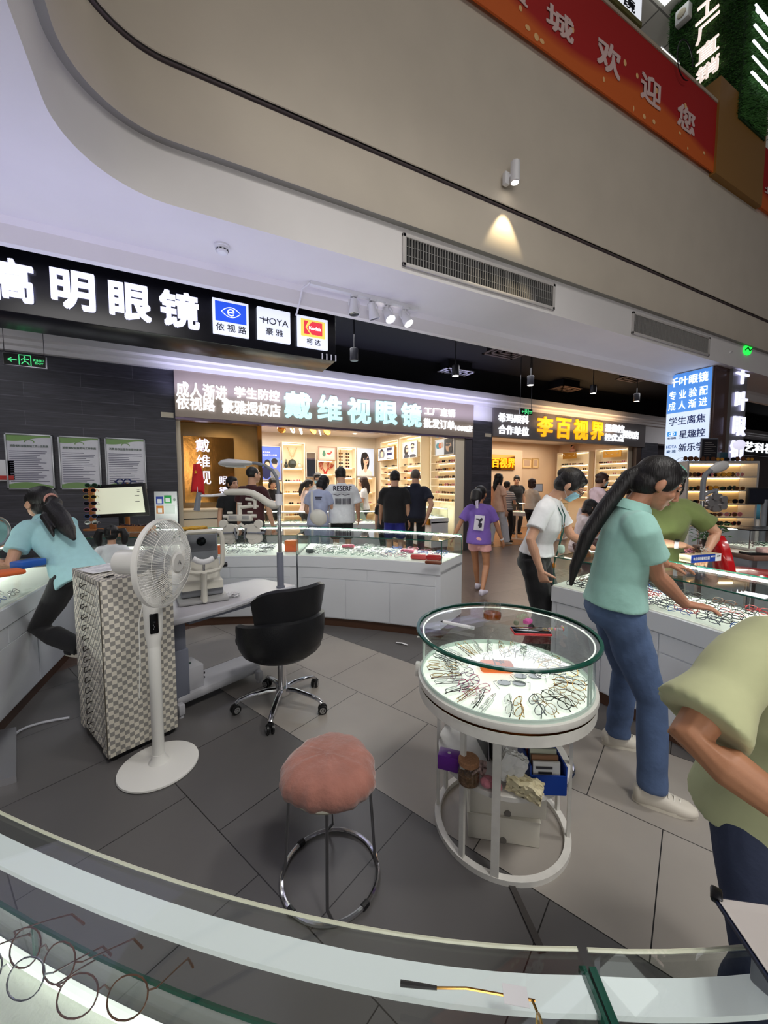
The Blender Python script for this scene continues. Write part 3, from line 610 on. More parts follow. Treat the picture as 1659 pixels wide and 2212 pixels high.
# exit signs
def exit_sign(b, Y, lab, txt):
    A = onY(b[0],b[1],Y); B = onY(b[2],b[3],Y); w,h = B.x-A.x, A.z-B.z; t = thing('exit_sign', lab, 'sign', (A.x,Y,B.z), 0, 'green running man exit signs')
    GRN = emis('exit_green', (.10,.85,.30), .75)
    m = MB(); m.bx(0,w,0,.03,0,h,.004); m.build('frame', STEEL, t); m = MB(); m.bx(.006,w-.006,-.003,.0,.006,h-.006); m.build('face', mat('exit_black', rgb(8,14,10),.3), t)
    m = MB(); y0 = -.008
    def Q(u0,v0,u1,v1): m.bx(u0*w,u1*w,y0,y0+.004,v0*h,v1*h)
    def Ln(*p): m.tube([(u*w,y0,v*h) for u,v in p], h*.035, 5)
    Ln((.12,.45),(.32,.45)); Ln((.2,.6),(.11,.45),(.2,.3))
    Ln((.37,.1),(.37,.9),(.64,.9),(.64,.1))
    m.ell((.5*w,y0,.76*h),(h*.07,.003,h*.07),10,6); Ln((.49,.66),(.51,.42)); Ln((.51,.42),(.45,.3),(.42,.16)); Ln((.51,.42),(.57,.3),(.6,.14)); Ln((.49,.64),(.43,.56),(.42,.46)); Ln((.49,.64),(.57,.56),(.6,.62))
    m.build('running_figure', GRN, t)
    if txt:
        lettering('安全出口', (A.x+.69*w,Y-.003,B.z+.5*h),(1,0,0),(0,0,1),.26*w,.2*h,GRN,t,.01,.003); lettering('EXIT', (A.x+.73*w,Y-.003,B.z+.27*h),(1,0,0),(0,0,1),.2*w,.14*h,GRN,t,.01,.003)
    m = MB(); m.bx(.02*w,.03*w,.01,.02,h,4.05-B.z); m.bx(.94*w,.95*w,.01,.02,h,4.05-B.z); m.build('hanger_rods', mat('rod_black', rgb(30,30,34), .4), t)
exit_sign((5,759.5,101,797),4.9,'green and black exit sign hanging at the left below the black sign',True)
exit_sign((1124,881,1150,898),5.6,'small exit sign hanging before the amber store fascia',True)
# three framed notices
for k,(x0,x1,lb) in enumerate(((8,120,'framed notice with green wave border on the plank wall, leftmost of three'),(124,221,'framed notice with green wave border on the plank wall, middle of three'),(225,318,'framed notice with green wave border on the plank wall, nearest the store front'))):
    Yp = WY-.03; A = onY(x0,[935,941,944.5][k],Yp); B = onY(x1,1057,Yp); w, h = B.x-A.x, 0.86*(A.z-B.z)+.06; h = A.z-B.z
    t = thing('framed_notice', lb, 'notice', (A.x,Yp,B.z), 0, 'framed notices on the plank wall')
    m = MB()
    for b in ((0,w,h-.02,h),(0,w,0,.02),(0,.02,0,h),(w-.02,w,0,h)): m.bx(b[0],b[1],-.012,.03,b[2],b[3],.003)
    m.build('frame', mat('frame_silver', rgb(175,178,182),.35,.5), t)
    m = MB(); m.bx(.015,w-.015,.0,.028,.015,h-.015); m.build('sheet', mat('notice_paper', rgb(205,205,215),.25, noise=.04, nscale=8, bump=.15, bscale=5), t)
    m = MB(); n = 16; gw = w-.03
    for top in (0,1):
        tp = []; m = MB()
        for i in range(n+1):
            u = i/n; e = .05+.03*math.sin(u*PI*1.3+top); tp.append((.015+u*gw, (h-.02-e) if top else (.02+e)))
        poly = [(.015+gw, h-.02 if top else .02), (.015, h-.02 if top else .02)]
        m.prismY(tp+poly, -.002, .0); m.build('green_wave', mat('notice_green', rgb(120,158,90),.4), t)
    GI = mat('notice_ink', rgb(120,120,140),.6)
    lettering(['消费者权益服务站工作人员职责','消费者权益服务站工作制度','消费者权益服务站服务承诺'][k], (A.x+.1*w,Yp-.002,B.z+h*.76),(1,0,0),(0,0,1),.8*w,.045*h,mat('notice_title',rgb(70,95,80),.6),t,.01,.001)
    m = MB(); rl = random.Random(k)
    for i in range(17): m.bx(.08*w, w*(.55+.37*rl.random()), -.002,.0, h*(.69-.034*i)-.006, h*(.69-.034*i)+.003)
    m.build('text_lines', GI, t)
    m = MB(); m.tube([(w/2+.05*math.cos(a),-.002,h*.86+.028*math.sin(a)) for a in [PI*k2/10 for k2 in range(-1,12)]],.006,5); m.build('emblem', mat('notice_green', rgb(120,158,90),.4), t)
# ================================================================ counters
LAC = mat('white_lacquer', rgb(214,217,222), .35, noise=.015, nscale=3)
KICK = mat('brown_plinth', rgb(82,56,42), .4)
GLS = glass('clear_glass', (.955,.985,.975), .035)
GLT = glass('glass_top', (.95,.98,.97), .05)
GEDGE = mat('green_glass_edge', rgb(30,84,70), .12, noise=.15, nscale=9)
GEDGE_L = mat('pale_glass_edge', rgb(228,226,204), .15)
TRAY = mat('pale_display_tray', rgb(240,243,232), .55, bump=.25, bscale=220)
GROOVE = mat('groove_dark', rgb(70,72,78), .7)
LEDC = emis('led_case_strip', (.97,1.0,.90), 60)
def circ3(p0, p1, p2, n=14):          # smooth curve through three points
    out = []
    for i in range(n+1):
        t = i/n; a = (1-t)*(1-2*t); b = 4*t*(1-t); c = t*(2*t-1)
        out.append((a*p0[0]+b*p1[0]+c*p2[0], a*p0[1]+b*p1[1]+c*p2[1]))
    return out
def inset(P, Q, f):                   # P moved a distance f towards Q
    r = []
    for p, q in zip(P, Q):
        d = Vector((q[0]-p[0], q[1]-p[1])); d.normalize(); r.append((p[0]+d.x*f, p[1]+d.y*f))
    return r
def wall_strip(mb, P, Q, z0, z1):     # closed prism between two polylines
    mb.prism(list(P)+list(reversed(Q)), z0, z1)
def counter(name, label, pin, pout, ndoor=3, BT=.74, GT=.96, led='out', drawers=True, group='white display counters of the island', edge=GEDGE, side_panes=True):
    P = circ3(*pin); Q = circ3(*pout); c = P[len(P)//2]
    t = thing(name, label, 'display counter', (c[0], c[1], 0), 0, group)
    L = lambda pl: [(x-c[0], y-c[1]) for x, y in pl]
    P, Q = L(P), L(Q); P2, Q2 = inset(P, Q, .035), inset(Q, P, .035)
    m = MB(); wall_strip(m, P2, Q2, 0, .09); m.build('plinth', KICK, t)
    Pb, Qb = inset(P, Q, .012), inset(Q, P, .012)
    m = MB(); wall_strip(m, Pb, Qb, .09, .66); m.build('carcass', LAC, t)
    m = MB(); wall_strip(m, P, Q, .63, BT); m.build('top_rim', LAC, t)
    n = len(P)-1
    def seg_at(u): i = min(n-1, int(u*n)); f = u*n-i; return Vector((P[i][0]*(1-f)+P[i+1][0]*f, P[i][1]*(1-f)+P[i+1][1]*f)), Vector((Q[i][0]*(1-f)+Q[i+1][0]*f, Q[i][1]*(1-f)+Q[i+1][1]*f))
    def panel(u0, u1, z0, z1, nm):
        k = 7; pa, pb = [], []
        for i in range(k+1):
            a, b = seg_at(u0+(u1-u0)*i/k); d = (b-a).normalized(); pa.append((a.x-d.x*.006+d.x*.012-d.x*.0, a.y-d.y*.006+d.y*.012)); pb.append((a.x+d.x*.02, a.y+d.y*.02))
        mm = MB(); wall_strip(mm, [(x, y) for x, y in pa], pb, z0, z1); return mm.build(nm, LAC, t)
    if drawers:
        nd = max(1, ndoor//2+ndoor % 2)
        for i in range(nd): panel(.03+.94*i/nd+.003, .03+.94*(i+1)/nd-.003, .515, .622, 'drawer')
        for i in range(ndoor): panel(.03+.94*i/ndoor+.003, .03+.94*(i+1)/ndoor-.003, .10, .505, 'door')
    Pt, Qt = inset(P, Q, .02), inset(Q, P, .02)
    m = MB(); wall_strip(m, Pt, Qt, BT, BT+.006); m.build('tray', TRAY, t)
    Pg, Qg = inset(P, Q, .03), inset(Q, P, .03)
    m = MB(); wall_strip(m, Pg, inset(Pg, Qg, .006), BT+.006, GT-.008); wall_strip(m, Qg, inset(Qg, Pg, .006), BT+.006, GT-.008)
    m.build('long_panes', GLS, t)
    if side_panes:
        for i in (0, -1):
            a, b = Vector(Pg[i]), Vector(Qg[i]); d = (b-a).normalized(); nn = Vector((-d.y, d.x))*.003
            m = MB(); m.prism([tuple(a+nn), tuple(b+nn), tuple(b-nn), tuple(a-nn)], BT+.006, GT-.008); m.build('end_pane', GLS, t)
    m = MB(); wall_strip(m, inset(P, Q, .025), inset(Q, P, .025), GT-.008, GT); m.build('glass_top', GLT, t)
    m = MB(); e1, e2 = inset(P, Q, .024), inset(Q, P, .024)
    loop = [(x, y, GT-.004) for x, y in e1]+[(x, y, GT-.004) for x, y in reversed(e2)]
    m.tube(loop, .0045, 6, closed=True)
    for i in (0, -1):
        for pl in (Pg, Qg): m.tube([(pl[i][0], pl[i][1], BT), (pl[i][0], pl[i][1], GT-.006)], .004, 6)
    m.build('glass_edges', edge, t)
    A = inset(Q, P, .05) if led == 'out' else inset(P, Q, .05)
    m = MB(); wall_strip(m, A, inset(A, P if led == 'out' else Q, .014), GT-.022, GT-.010); m.build('led_strip', LEDC, t)
    return dict(t=t, P=[(x+c[0], y+c[1]) for x, y in P], Q=[(x+c[0], y+c[1]) for x, y in Q], BT=BT)
C_left = counter('display_counter', 'white curved display counter at the left edge, full of frames, beside the leaning woman', ((-1.07,2.2),(-.99,3.15),(-.86,4.5)), ((-1.75,2.2),(-1.68,3.2),(-1.5,4.6)), 3)
C_bl = counter('display_counter', 'white display counter behind the eye test unit, holding the orange boxes', ((-.92,4.78),(.10,4.45),(1.035,4.06)), ((-.62,5.6),(.42,5.28),(1.40,4.84)), 5)
C_br = counter('display_counter', 'white display counter with three doors behind the black task chair', ((1.05,4.05),(1.63,3.55),(2.15,3.01)), ((1.42,4.82),(2.11,4.12),(2.67,3.33)), 3)
C_rt = counter('display_counter', 'long white display counter on the right, before the woman in jeans', ((2.42,1.97),(2.46,1.25),(2.30,.40)), ((3.08,2.10),(3.04,1.25),(2.92,.25)), 4)
# nearest counter: open glass case whose far edge crosses the bottom of the picture
def near_counter(pts, off, label, tray=True):
    P = pts; c = P[0]; t = thing('display_counter', label, 'display counter', (c[0], c[1], 0), 0, 'white display counters of the island')
    P = [(x-c[0], y-c[1]) for x, y in P]; D = Vector((-.62,-.78)) 
    nrm = []
    for i in range(len(P)):
        a, b = Vector(P[max(0,i-1)]), Vector(P[min(len(P)-1,i+1)]); d = (b-a).normalized(); nv = Vector((d.y,-d.x)); nrm.append(nv if nv.dot(D) > 0 else -nv)
    off_ = lambda k: [(p[0]+n.x*k, p[1]+n.y*k) for p, n in zip(P, nrm)]
    W_ = off
    m = MB(); wall_strip(m, off_(.04), off_(W_), 0, .09); m.build('plinth', KICK, t)
    m = MB(); wall_strip(m, off_(.008), off_(W_+.01), .09, .72); m.build('carcass', LAC, t)
    if tray: m = MB(); wall_strip(m, off_(.012), off_(W_), .72, .745); m.build('tray', TRAY, t)
    m = MB(); wall_strip(m, off_(0), off_(W_), .952, .960); m.build('glass_top', GLT, t)
    m = MB(); m.tube([(x,y,.957) for x,y in P], .0023, 6); m.build('glass_edge', GEDGE_L, t)
    m = MB(); wall_strip(m, off_(.020), off_(.026), .938, .951); wall_strip(m, off_(.026), off_(.052), .944, .951); m.build('white_channel', mat('white_channel', rgb(232,235,238), .4, emit=(1,1,1), es=.18), t)
    m = MB(); wall_strip(m, off_(.004), off_(.010), .745, .80); m.build('low_pane', GLS, t)
    m = MB(); m.tube([(x,y,.80) for x,y in off_(.007)], .0035, 6)
    for i in (0, len(P)-1): a = off_(.007)[i]; m.tube([(a[0],a[1],.745),(a[0],a[1],.80)], .0035, 6)
    i = len(P)//3; a = off_(.007)[i]; m.tube([(a[0],a[1],.745),(a[0],a[1],.80)], .004, 6); m.build('pane_edges', GEDGE, t)
    m = MB(); m.tube([(x,y,.757) for x,y in off_(.024)], .008, 8); m.build('light_tube', emis('tube_pale', (.97,1,.93), 1.0), t)
    for i in (0, len(P)-1):
        a, b = Vector(off_(.012)[i]), Vector(off_(W_-.02)[i]); d = (b-a).normalized(); nn = Vector((-d.y,d.x))*.004
        m = MB(); m.prism([tuple(a+nn), tuple(b+nn), tuple(b-nn), tuple(a-nn)], .745, .950); m.build('end_pane', GLS, t)
        m = MB(); m.prism([tuple(a+nn), tuple(b+nn), tuple(b-nn), tuple(a-nn)], .944, .952); m.build('end_pane_edge', GEDGE, t)
    return t
def q2(p, n=16): return circ3(*p, n)
NC1 = q2(((-.62,1.22),(-.075,.615),(.392,.268)), 20)
near_counter(NC1, .52, 'glass topped display counter curving across the bottom of the picture')
near_counter(q2(((.402,.262),(.58,.175),(.80,.10)), 8), .45, 'short glass topped display counter at the bottom right corner under the clipboard')

# ================================================================ spectacles
def spec_parts(rim=.0014, hw=.025, hh=.0185, square=2.6, fold=True, w=.134, full=True):
    cx = w*.5-hw-.008; out = {}
    def loop(s): return [(s*cx+hw*math.copysign(abs(math.cos(a))**(2/square), math.cos(a)), 0, hh+hh*math.copysign(abs(math.sin(a))**(2/square), math.sin(a))) for a in [2*PI*k/18 for k in range(18)]]
    f = MB()
    for s in (-1, 1):
        if full: f.tube(loop(s), rim, 5, closed=True)
        f.tube([(s*(cx+hw),0,hh*1.35),(s*w*.5,.003,hh*1.4)], rim, 5)
    f.tube([(-cx+hw,0,hh*1.3),(0,-.002,hh*1.55),(cx-hw,0,hh*1.3)], rim, 5)
    out['frame'] = f
    for s, nm in ((-1,'L'),(1,'R')):
        m = MB()
        if fold:
            y = .007 if s < 0 else .013
            m.tube([(s*w*.5,.003,hh*1.4),(s*w*.46,y,hh*1.4),(-s*w*.20,y+.002,hh*1.3),(-s*w*.45,y+.004,hh*.3)], [rim,rim,rim*1.1,rim*1.6], 5)
        else:
            m.tube([(s*w*.5,.003,hh*1.4),(s*w*.5,.06,hh*1.3),(s*w*.49,.10,hh*1.15),(s*w*.47,.135,hh*.1)], [rim,rim,rim*1.3,rim*1.9], 5)
        out['temple'+nm] = m
    for s in (-1, 1):
        m = MB(); L_ = loop(s); m.loft([[(x,-.0006,z) for x,y,z in L_], [(x,.0006,z) for x,y,z in L_]]); out['lens%d' % s] = m
    return out
FRC = {'black': mat('frame_black', rgb(22,22,26), .3), 'silver': mat('frame_silver_metal', (.62,.63,.66), .2, 1), 'gold': mat('frame_gold_metal', rgb(190,150,84), .22, 1), 'grey': mat('frame_grey', rgb(98,102,112), .3),
       'brown': mat('frame_tortoise', rgb(88,52,30), .3, noise=.5, nscale=120), 'pink': mat('frame_pink', rgb(205,120,150), .3), 'blue': mat('frame_blue', rgb(58,96,168), .3), 'red': mat('frame_red', rgb(170,36,44), .3), 'clear': mat('frame_clear', rgb(205,208,205), .15), 'green': mat('frame_green', rgb(70,130,100), .3), 'purple': mat('frame_purple', rgb(120,84,130), .3)}
LENS = glass('demo_lens', (.985,.99,.985), .05)
TILT = Matrix.Rotation(R(-48), 4, 'X')
def lay(mb): mb.xf(TILT); z = min(v[2] for v in mb.v); return mb
_PRO = {}
def simple_specs(colr, style):        # far away: one mesh, frame and temples of one colour
    k = ('s', colr, style)
    if k not in _PRO:
        p = spec_parts(*((.0015,.025,.0185,2.4) if style == 0 else (.0021,.026,.020,3.0) if style == 1 else (.0016,.024,.0215,2.0)))
        m = MB()
        for n in ('frame','templeL','templeR'): m.add(p[n].v, p[n].f)
        m.xf(TILT); zz = min(v[2] for v in m.v); m.xf(Matrix.Translation((0,0,-zz+.0002))); _PRO[k] = m.mesh('eyeglasses', FRC[colr])
    return _PRO[k]
FAR = {'on': False, 'v': [], 'f': [], 'mi': [], 'm': []}
def put_specs(colr, style, loc, rz, label, group):
    if FAR['on']:
        me = simple_specs(colr, style); M = Matrix.Translation(loc) @ Matrix.Rotation(rz,4,'Z'); n = len(FAR['v']); FAR['v'] += [tuple(M @ v.co) for v in me.vertices]; FAR['f'] += [tuple(i+n for i in p.vertices) for p in me.polygons]
        if FRC[colr] not in FAR['m']: FAR['m'].append(FRC[colr])
        FAR['mi'] += [FAR['m'].index(FRC[colr])]*len(me.polygons); return
    o = bpy.data.objects.new('eyeglasses', simple_specs(colr, style)); COL.objects.link(o); o.location = loc; o.rotation_euler[2] = rz
    return tag(o, label, 'eyeglasses', group)
ORD = ['front','second','third','fourth','fifth','sixth','seventh','eighth','ninth','tenth']
def fill(Cn, u0, u1, cols, rows, v0, v1, palette, where, group, jit=.15):
    P, Q = Cn['P'], Cn['Q']; n = len(P)-1; rr = random.Random(len(group)+cols)
    for r_ in range(rows):
        v = v0+(v1-v0)*r_/(rows-1)
        for c_ in range(cols):
            u = u0+(u1-u0)*(c_+.5+rr.uniform(-jit,jit))/cols; i = min(n-1, int(u*n)); f = u*n-i
            a = Vector(P[i]).lerp(Vector(P[i+1]), f); b = Vector(Q[i]).lerp(Vector(Q[i+1]), f); p = a.lerp(b, v)
            d = (Vector(P[i+1])-Vector(P[i])).normalized(); rz = math.atan2(d.y, d.x)
            if (b-a).dot(Vector((-math.sin(rz), math.cos(rz)))) < 0: rz += PI
            colr = palette(rr, r_, c_)
            if colr is None: continue
            put_specs(colr, rr.choice((0,0,1,2)), (p.x, p.y, Cn['BT']+.0065), rz+rr.uniform(-.12,.12), f'{colr} eyeglasses folded in the {ORD[r_]} row of {where}', group)
pick = lambda L: (lambda rr, r_, c_: rr.choice(L))
fill(C_br, .05, .95, 9, 8, .12, .86, lambda rr,r_,c_: None if (c_ >= 7 and r_ < 2) or (c_ == 6 and r_ == 2) else rr.choice(['black','grey','silver','clear','black','green','clear'] if c_ < 5 else ['pink','clear','black','blue','silver','pink']), 'the tray behind the task chair', 'frames in the back counter tray')
fill(C_bl, .52, .93, 5, 8, .12, .86, lambda rr,r_,c_: None if (r_ in (2,3) and c_ == 2) or (c_ == 4 and r_ < 6) else rr.choice(['black','grey','black','clear','silver']), 'the tray behind the eye tester', 'frames in the counter behind the eye test unit')
fill(C_rt, .04, .96, 10, 8, .12, .86, lambda rr,r_,c_: rr.choice(['black','black','brown','grey','black','red','blue']), 'the right counter tray', 'frames in the right counter tray')
fill(C_left, .18, .66, 7, 7, .10, .80, lambda rr,r_,c_: rr.choice(['black','clear','grey','gold','green','pink','silver','blue']), 'the left counter tray', 'frames in the left counter tray')
# small boxes and cases lying in the counters
def small_box(name, label, cat, px, py, z, d, rz, mt, bev=.006, lid=None, group=None):
    p = onZ(px, py, z); t = thing(name, label, cat, (p.x,p.y,z), rz, group); m = MB(); m.box((0,0,d[2]/2), d, None, bev); m.build('body', mt, t)
    if lid: m = MB(); m.box((0,0,d[2]*.82), (d[0]+.004,d[1]+.004,d[2]*.4), None, bev); m.build('lid', lid, t)
    return t
ORG = mat('orange_box', rgb(240,104,40), .5, noise=.08, nscale=30)
tz = .747
small_box('orange_box', 'bright orange box at the right end of the counter behind the chrome pole', 'box', 630,1190, tz, (.13,.10,.12), -.5, ORG, .005, mat('orange_lid', rgb(245,120,50), .5))
small_box('orange_box', 'orange packet half hidden behind the chin rest frame of the eye testing machine', 'box', 474,1196, tz, (.10,.07,.09), -.3, ORG, .005)
small_box('spectacle_case', 'bright pink case among frames in the middle of the back counter', 'case', 752,1184, tz, (.15,.06,.045), -.5, mat('pink_case', rgb(226,96,124), .35), .02)
small_box('spectacle_case', 'pink patterned case among pale frames in the back counter, left of the red cases', 'case', 880,1194, tz, (.15,.065,.045), -.75, mat('pink_pattern', rgb(222,110,140), .4, noise=.5, nscale=60), .02)
small_box('spectacle_case', 'coral red case in the back counter, left of the dark red one', 'case', 905,1208, tz, (.17,.07,.05), -.75, mat('coral_case', rgb(214,84,84), .35), .022)
small_box('spectacle_case', 'dark red case at the glass end of the back counter', 'case', 938,1210, tz, (.16,.075,.055), -.8, mat('red_case', rgb(178,36,40), .3), .024)
small_box('spectacle_case', 'brown case in front of the red cases at the end of the back counter', 'case', 936,1219, tz, (.16,.04,.035), -.8, mat('brown_case', rgb(112,60,40), .35), .015)
small_box('spectacle_case', 'grey case at the near left corner of the back counter tray', 'case', 670,1194, tz, (.10,.05,.045), -.7, mat('grey_case', rgb(104,108,106), .4), .018)
small_box('paper_card', 'white card lying among black frames behind the hanging eye tester', 'card', 578,1182, tz, (.16,.14,.012), -.4, WHITEPL, .002)
small_box('blue_tray', 'bright blue box lying on the left counter under the elbow of the leaning woman', 'box', 62,1224, .96, (.15,.11,.045), .9, mat('blue_box', rgb(40,96,190), .4), .01)
small_box('orange_pouch', 'orange pouch on the left counter beside the blue box', 'pouch', 12,1243, .96, (.16,.12,.03), .6, mat('orange_pouch', rgb(226,110,60), .6, bump=.4, bscale=30), .013)

# ================================================================ round display with shelf
CX_, CY_ = 1.205, 1.215
t = RD = thing('round_display', 'round glass topped display case on a white metal frame stand full of spectacles', 'display case', (CX_, CY_, 0))
toCam = math.atan2(-CY_, -CX_)
WM = mat('white_painted_metal', rgb(222,220,214), .4, noise=.05, nscale=25)
def ringtube(r, z, rr, mt, nm, n=56, e=None): m = MB(); m.tube([(r*math.cos(2*PI*k/n), r*math.sin(2*PI*k/n), z) for k in range(n)], (e or rr), 8, closed=True); return m.build(nm, mt, t)
m = MB(); m.lathe([(.262,0),(.288,0),(.288,.022),(.262,.022),(.262,0)], 64, cap=False); m.build('floor_ring', WM, t)
for k, (da, th) in enumerate(((-3,.020),(-31,.014),(-88,.013),(-112,.013),(88,.013),(116,.013))):
    a = toCam-R(da)*-1 if False else toCam+R(-da)*-1; a = toCam+R(da); m = MB(); m.box((.276*math.cos(a), .276*math.sin(a), .30), (th, th*1.5, .60), (0,0,a)); m.build('post', WM, t)
m = MB(); m.lathe([(0,.318),(.268,.318),(.274,.322),(.274,.340),(.268,.344),(0,.344)], 64, cap=False); m.build('shelf', WM, t)
m = MB(); m.lathe([(0,.592),(.355,.592),(.362,.598),(.362,.640)], 72, cap=False); m.build('drum_lower', WM, t)
m = MB(); m.lathe([(.362,.6405),(.348,.6405),(.348,.6515),(.364,.6515)], 72, cap=False); m.build('gold_band', mat('brass_band', rgb(150,104,50), .25, .9), t)
m = MB(); m.lathe([(.350,.652),(.366,.652),(.368,.658),(.366,.676),(.350,.678)], 72, cap=False); m.build('drum_rim', WM, t)
m = MB(); m.lathe([(0,.670),(.352,.670)], 72, cap=False); m.build('tray', mat('backlit_tray', rgb(240,243,232), .5, emit=(.90,1.0,.86), es=.66, bump=.25, bscale=220), t)
m = MB(); m.lathe([(.350,.678),(.350,.868)], 72, cap=False); m.build('glass_wall', GLS, t)
m = MB()
m.lathe([(.354,.672),(.354,.690),(.347,.690),(.347,.672)], 72, cap=False)
for da in (58, 62): a = toCam+R(da); m.box((.351*math.cos(a), .351*math.sin(a), .772), (.006,.005,.185), (0,0,a))
a = toCam-R(92); m.box((.351*math.cos(a), .351*math.sin(a), .772), (.006,.005,.185), (0,0,a))
m.build('glass_wall_edges', mat('frosted_edge', rgb(196,216,206), .3), t)
m = MB(); m.lathe([(0,.870),(.368,.870)], 72, cap=False); m.build('glass_top', GLT, t)
m = MB(); m.lathe([(.362,.868),(.374,.868),(.376,.874),(.374,.880),(.362,.880)], 72, cap=False); m.build('glass_top_edge', GEDGE, t)
ringtube(.346, .863, .003, emis('led_ring', (.97,1.0,.92), .9), 'led_ring')
m = MB(); a = toCam-R(78); m.tube([(.36*math.cos(a),.36*math.sin(a),.85),(.36*math.cos(a),.36*math.sin(a),.83),(.372*math.cos(a),.372*math.sin(a),.83)], .004, 6); a = toCam-R(86); m.box((.372*math.cos(a),.372*math.sin(a),.66),(.02,.03,.06),(0,0,a),.003); m.build('door_clip', WM, t)
# individual spectacles laid round the tray
def fine_specs(colr, tipc, style, lens=True, sun=None):
    k = ('f', colr, tipc, style, sun)
    if k not in _PRO:
        a = ((.0011,.024,.0175,2.6),(.0015,.025,.020,2.2),(.0012,.026,.017,3.2))[style]; p = spec_parts(*a)
        allm = MB(); meshes = {}
        zz = min((TILT @ Vector(v))[2] for n in p for v in p[n].v)
        for n, b in p.items(): b.xf(TILT); b.xf(Matrix.Translation((0,0,-zz+.0003)))
        meshes['frame'] = p['frame'].mesh('eyeglasses', FRC[colr])
        for n in ('templeL','templeR'): meshes[n] = p[n].mesh('temple', FRC[tipc])
        for s in (-1,1): meshes['lens%d' % s] = p['lens%d' % s].mesh('lens', sun or LENS)
        _PRO[k] = meshes
    return _PRO[k]
def put_fine(colr, tipc, style, loc, rz, label, group, sun=None, cat='eyeglasses', nm='eyeglasses', rx=0):
    me = fine_specs(colr, tipc, style, True, sun)
    o = bpy.data.objects.new(nm, me['frame']); COL.objects.link(o); o.location = loc; o.rotation_euler = (rx, 0, rz); tag(o, label, cat, group)
    for k, n in (('templeL','temple'),('templeR','temple'),('lens-1','lens'),('lens1','lens')):
        c = bpy.data.objects.new(n, me[k]); COL.objects.link(c); c.parent = o
    return o
rr = random.Random(11); N1 = 32
PLACE = lambda a: ['on the near side','on the near right','on the right side','on the far right','on the far side','on the far left','on the left side','on the near left'][int(((a-toCam+PI/8) % (2*PI))/(PI/4)) % 8]
for k in range(N1):
    a = 2*PI*k/N1+rr.uniform(-.05,.05); r_ = .262+rr.uniform(-.008,.008)
    c1, c2 = rr.choice([('silver','grey'),('gold','gold'),('grey','black'),('silver','black'),('black','black'),('gold','brown'),('silver','clear')])
    put_fine(c1, c2, rr.choice((0,1,2)), (CX_+r_*math.cos(a), CY_+r_*math.sin(a), .6705), a+rr.uniform(-.2,.2), f'{c1} eyeglasses with {c2} temples, outer ring of the round case, {PLACE(a)}', 'spectacles in the round display case')
def gr(px, py, z=.671): p = onZ(px, py, z); return (p.x, p.y, z)
for k, (px, py, c1, c2, rz) in enumerate(((1005,1470,'purple','purple',.1),(1020,1488,'pink','purple',.2),(1035,1505,'pink','pink',-.1),(998,1452,'silver','silver',.3),(975,1440,'silver','grey',1.2),(1060,1425,'silver','clear',.6),(1110,1418,'grey','black',.2),(1150,1425,'silver','clear',2.0),(1190,1470,'silver','grey',-.6))):
    put_fine(c1, c2, k % 3, gr(px,py,.6705), rz, f'{c1} eyeglasses with {c2} temples inside the round case, {["left of the orange case","nearest the orange case","nearest the front left","far left of the orange case","behind the outer ring at left","behind the orange case","under the red phone","behind the dark lenses","right of the dark lenses"][k]}', 'spectacles in the round display case')
DARK = mat('dark_green_lens', rgb(24,44,38), .08, coat=.5)
def clip_lens(px, py, rz, lab):
    t2 = thing('sunglass_lenses', lab, 'sunglasses', gr(px,py), rz, 'dark lens pairs in the round display case'); m = MB()
    for s in (-1,1): L_ = [(s*.031+.027*math.cos(a), .021*math.copysign(abs(math.sin(a))**.8, math.sin(a)), 0) for a in [2*PI*k/20 for k in range(20)]]; m.loft([[(x,y,.004) for x,y,z in L_],[(x,y,.0065) for x,y,z in L_]])
    m.build('lens_pair', DARK, t2); m = MB(); m.tube([(-.008,.008,.006),(0,.012,.008),(.008,.008,.006)],.0014,6); m.tube([(-.058,.012,.006),(-.075,0,.008),(-.06,-.05,.004)],.0012,6); m.tube([(.058,.012,.006),(.075,0,.008),(.06,-.05,.004)],.0012,6); m.build('clip_wire', FRC['silver'], t2)
clip_lens(1105,1478,-.55,'dark green lens pair in front of the orange case, nearer one'); clip_lens(1140,1463,-.5,'dark green lens pair right of the orange case, farther one')
p = gr(1072,1450); t2 = thing('spectacle_case', 'orange spectacle case with a dark leaf print inside the round case', 'case', p, -.55); m = MB(); m.box((0,0,.022),(.145,.06,.044),None,.016,3); m.build('body', mat('orange_case', rgb(238,112,28), .35), t2); m = MB(); m.box((-.01,0,.0445),(.006,.058,.001)); 
for a in (.4,1.1,2.2,2.8,-.5,-1.3): m.box((.012+.012*math.cos(a),.012*math.sin(a),.0447),(.022,.005,.001),(0,0,a))
m.build('leaf_print', mat('case_print', rgb(48,44,42), .5), t2)
# on the glass top
ZT = .8802
def onTop(px, py): p = onZ(px, py, ZT); return (p.x, p.y, ZT)
t2 = thing('tea_glass', 'faceted drinking glass one third full of amber tea on the round glass top', 'glass', onTop(1063,1338))
m = MB(); m.lathe([(.033,0),(.041,.004),(.0435,.022),(.039,.05),(.036,.082),(.0345,.082),(.037,.05),(.0415,.022),(.039,.007),(0,.006)], 12, cap=False); m.build('tumbler', glass('tumbler_glass', (.97,.97,.95), .06, .02), t2)
m = MB(); m.lathe([(0,.0075),(.038,.0075),(.0405,.022),(.0395,.031),(0,.031)], 24, cap=False); m.build('tea', glass('amber_tea', (.80,.42,.12), .05), t2)
t2 = thing('phone', 'black screened phone in a red case on the round glass top', 'phone', onTop(1146,1367), 1.02); m = MB(); m.box((0,0,.0055),(.076,.152,.011),None,.005,3); m.build('case', mat('phone_red', rgb(200,36,44), .35), t2); m = MB(); m.box((0,0,.0112),(.070,.146,.0012),None,.0005); m.build('screen', mat('phone_screen', rgb(8,8,10), .06), t2)
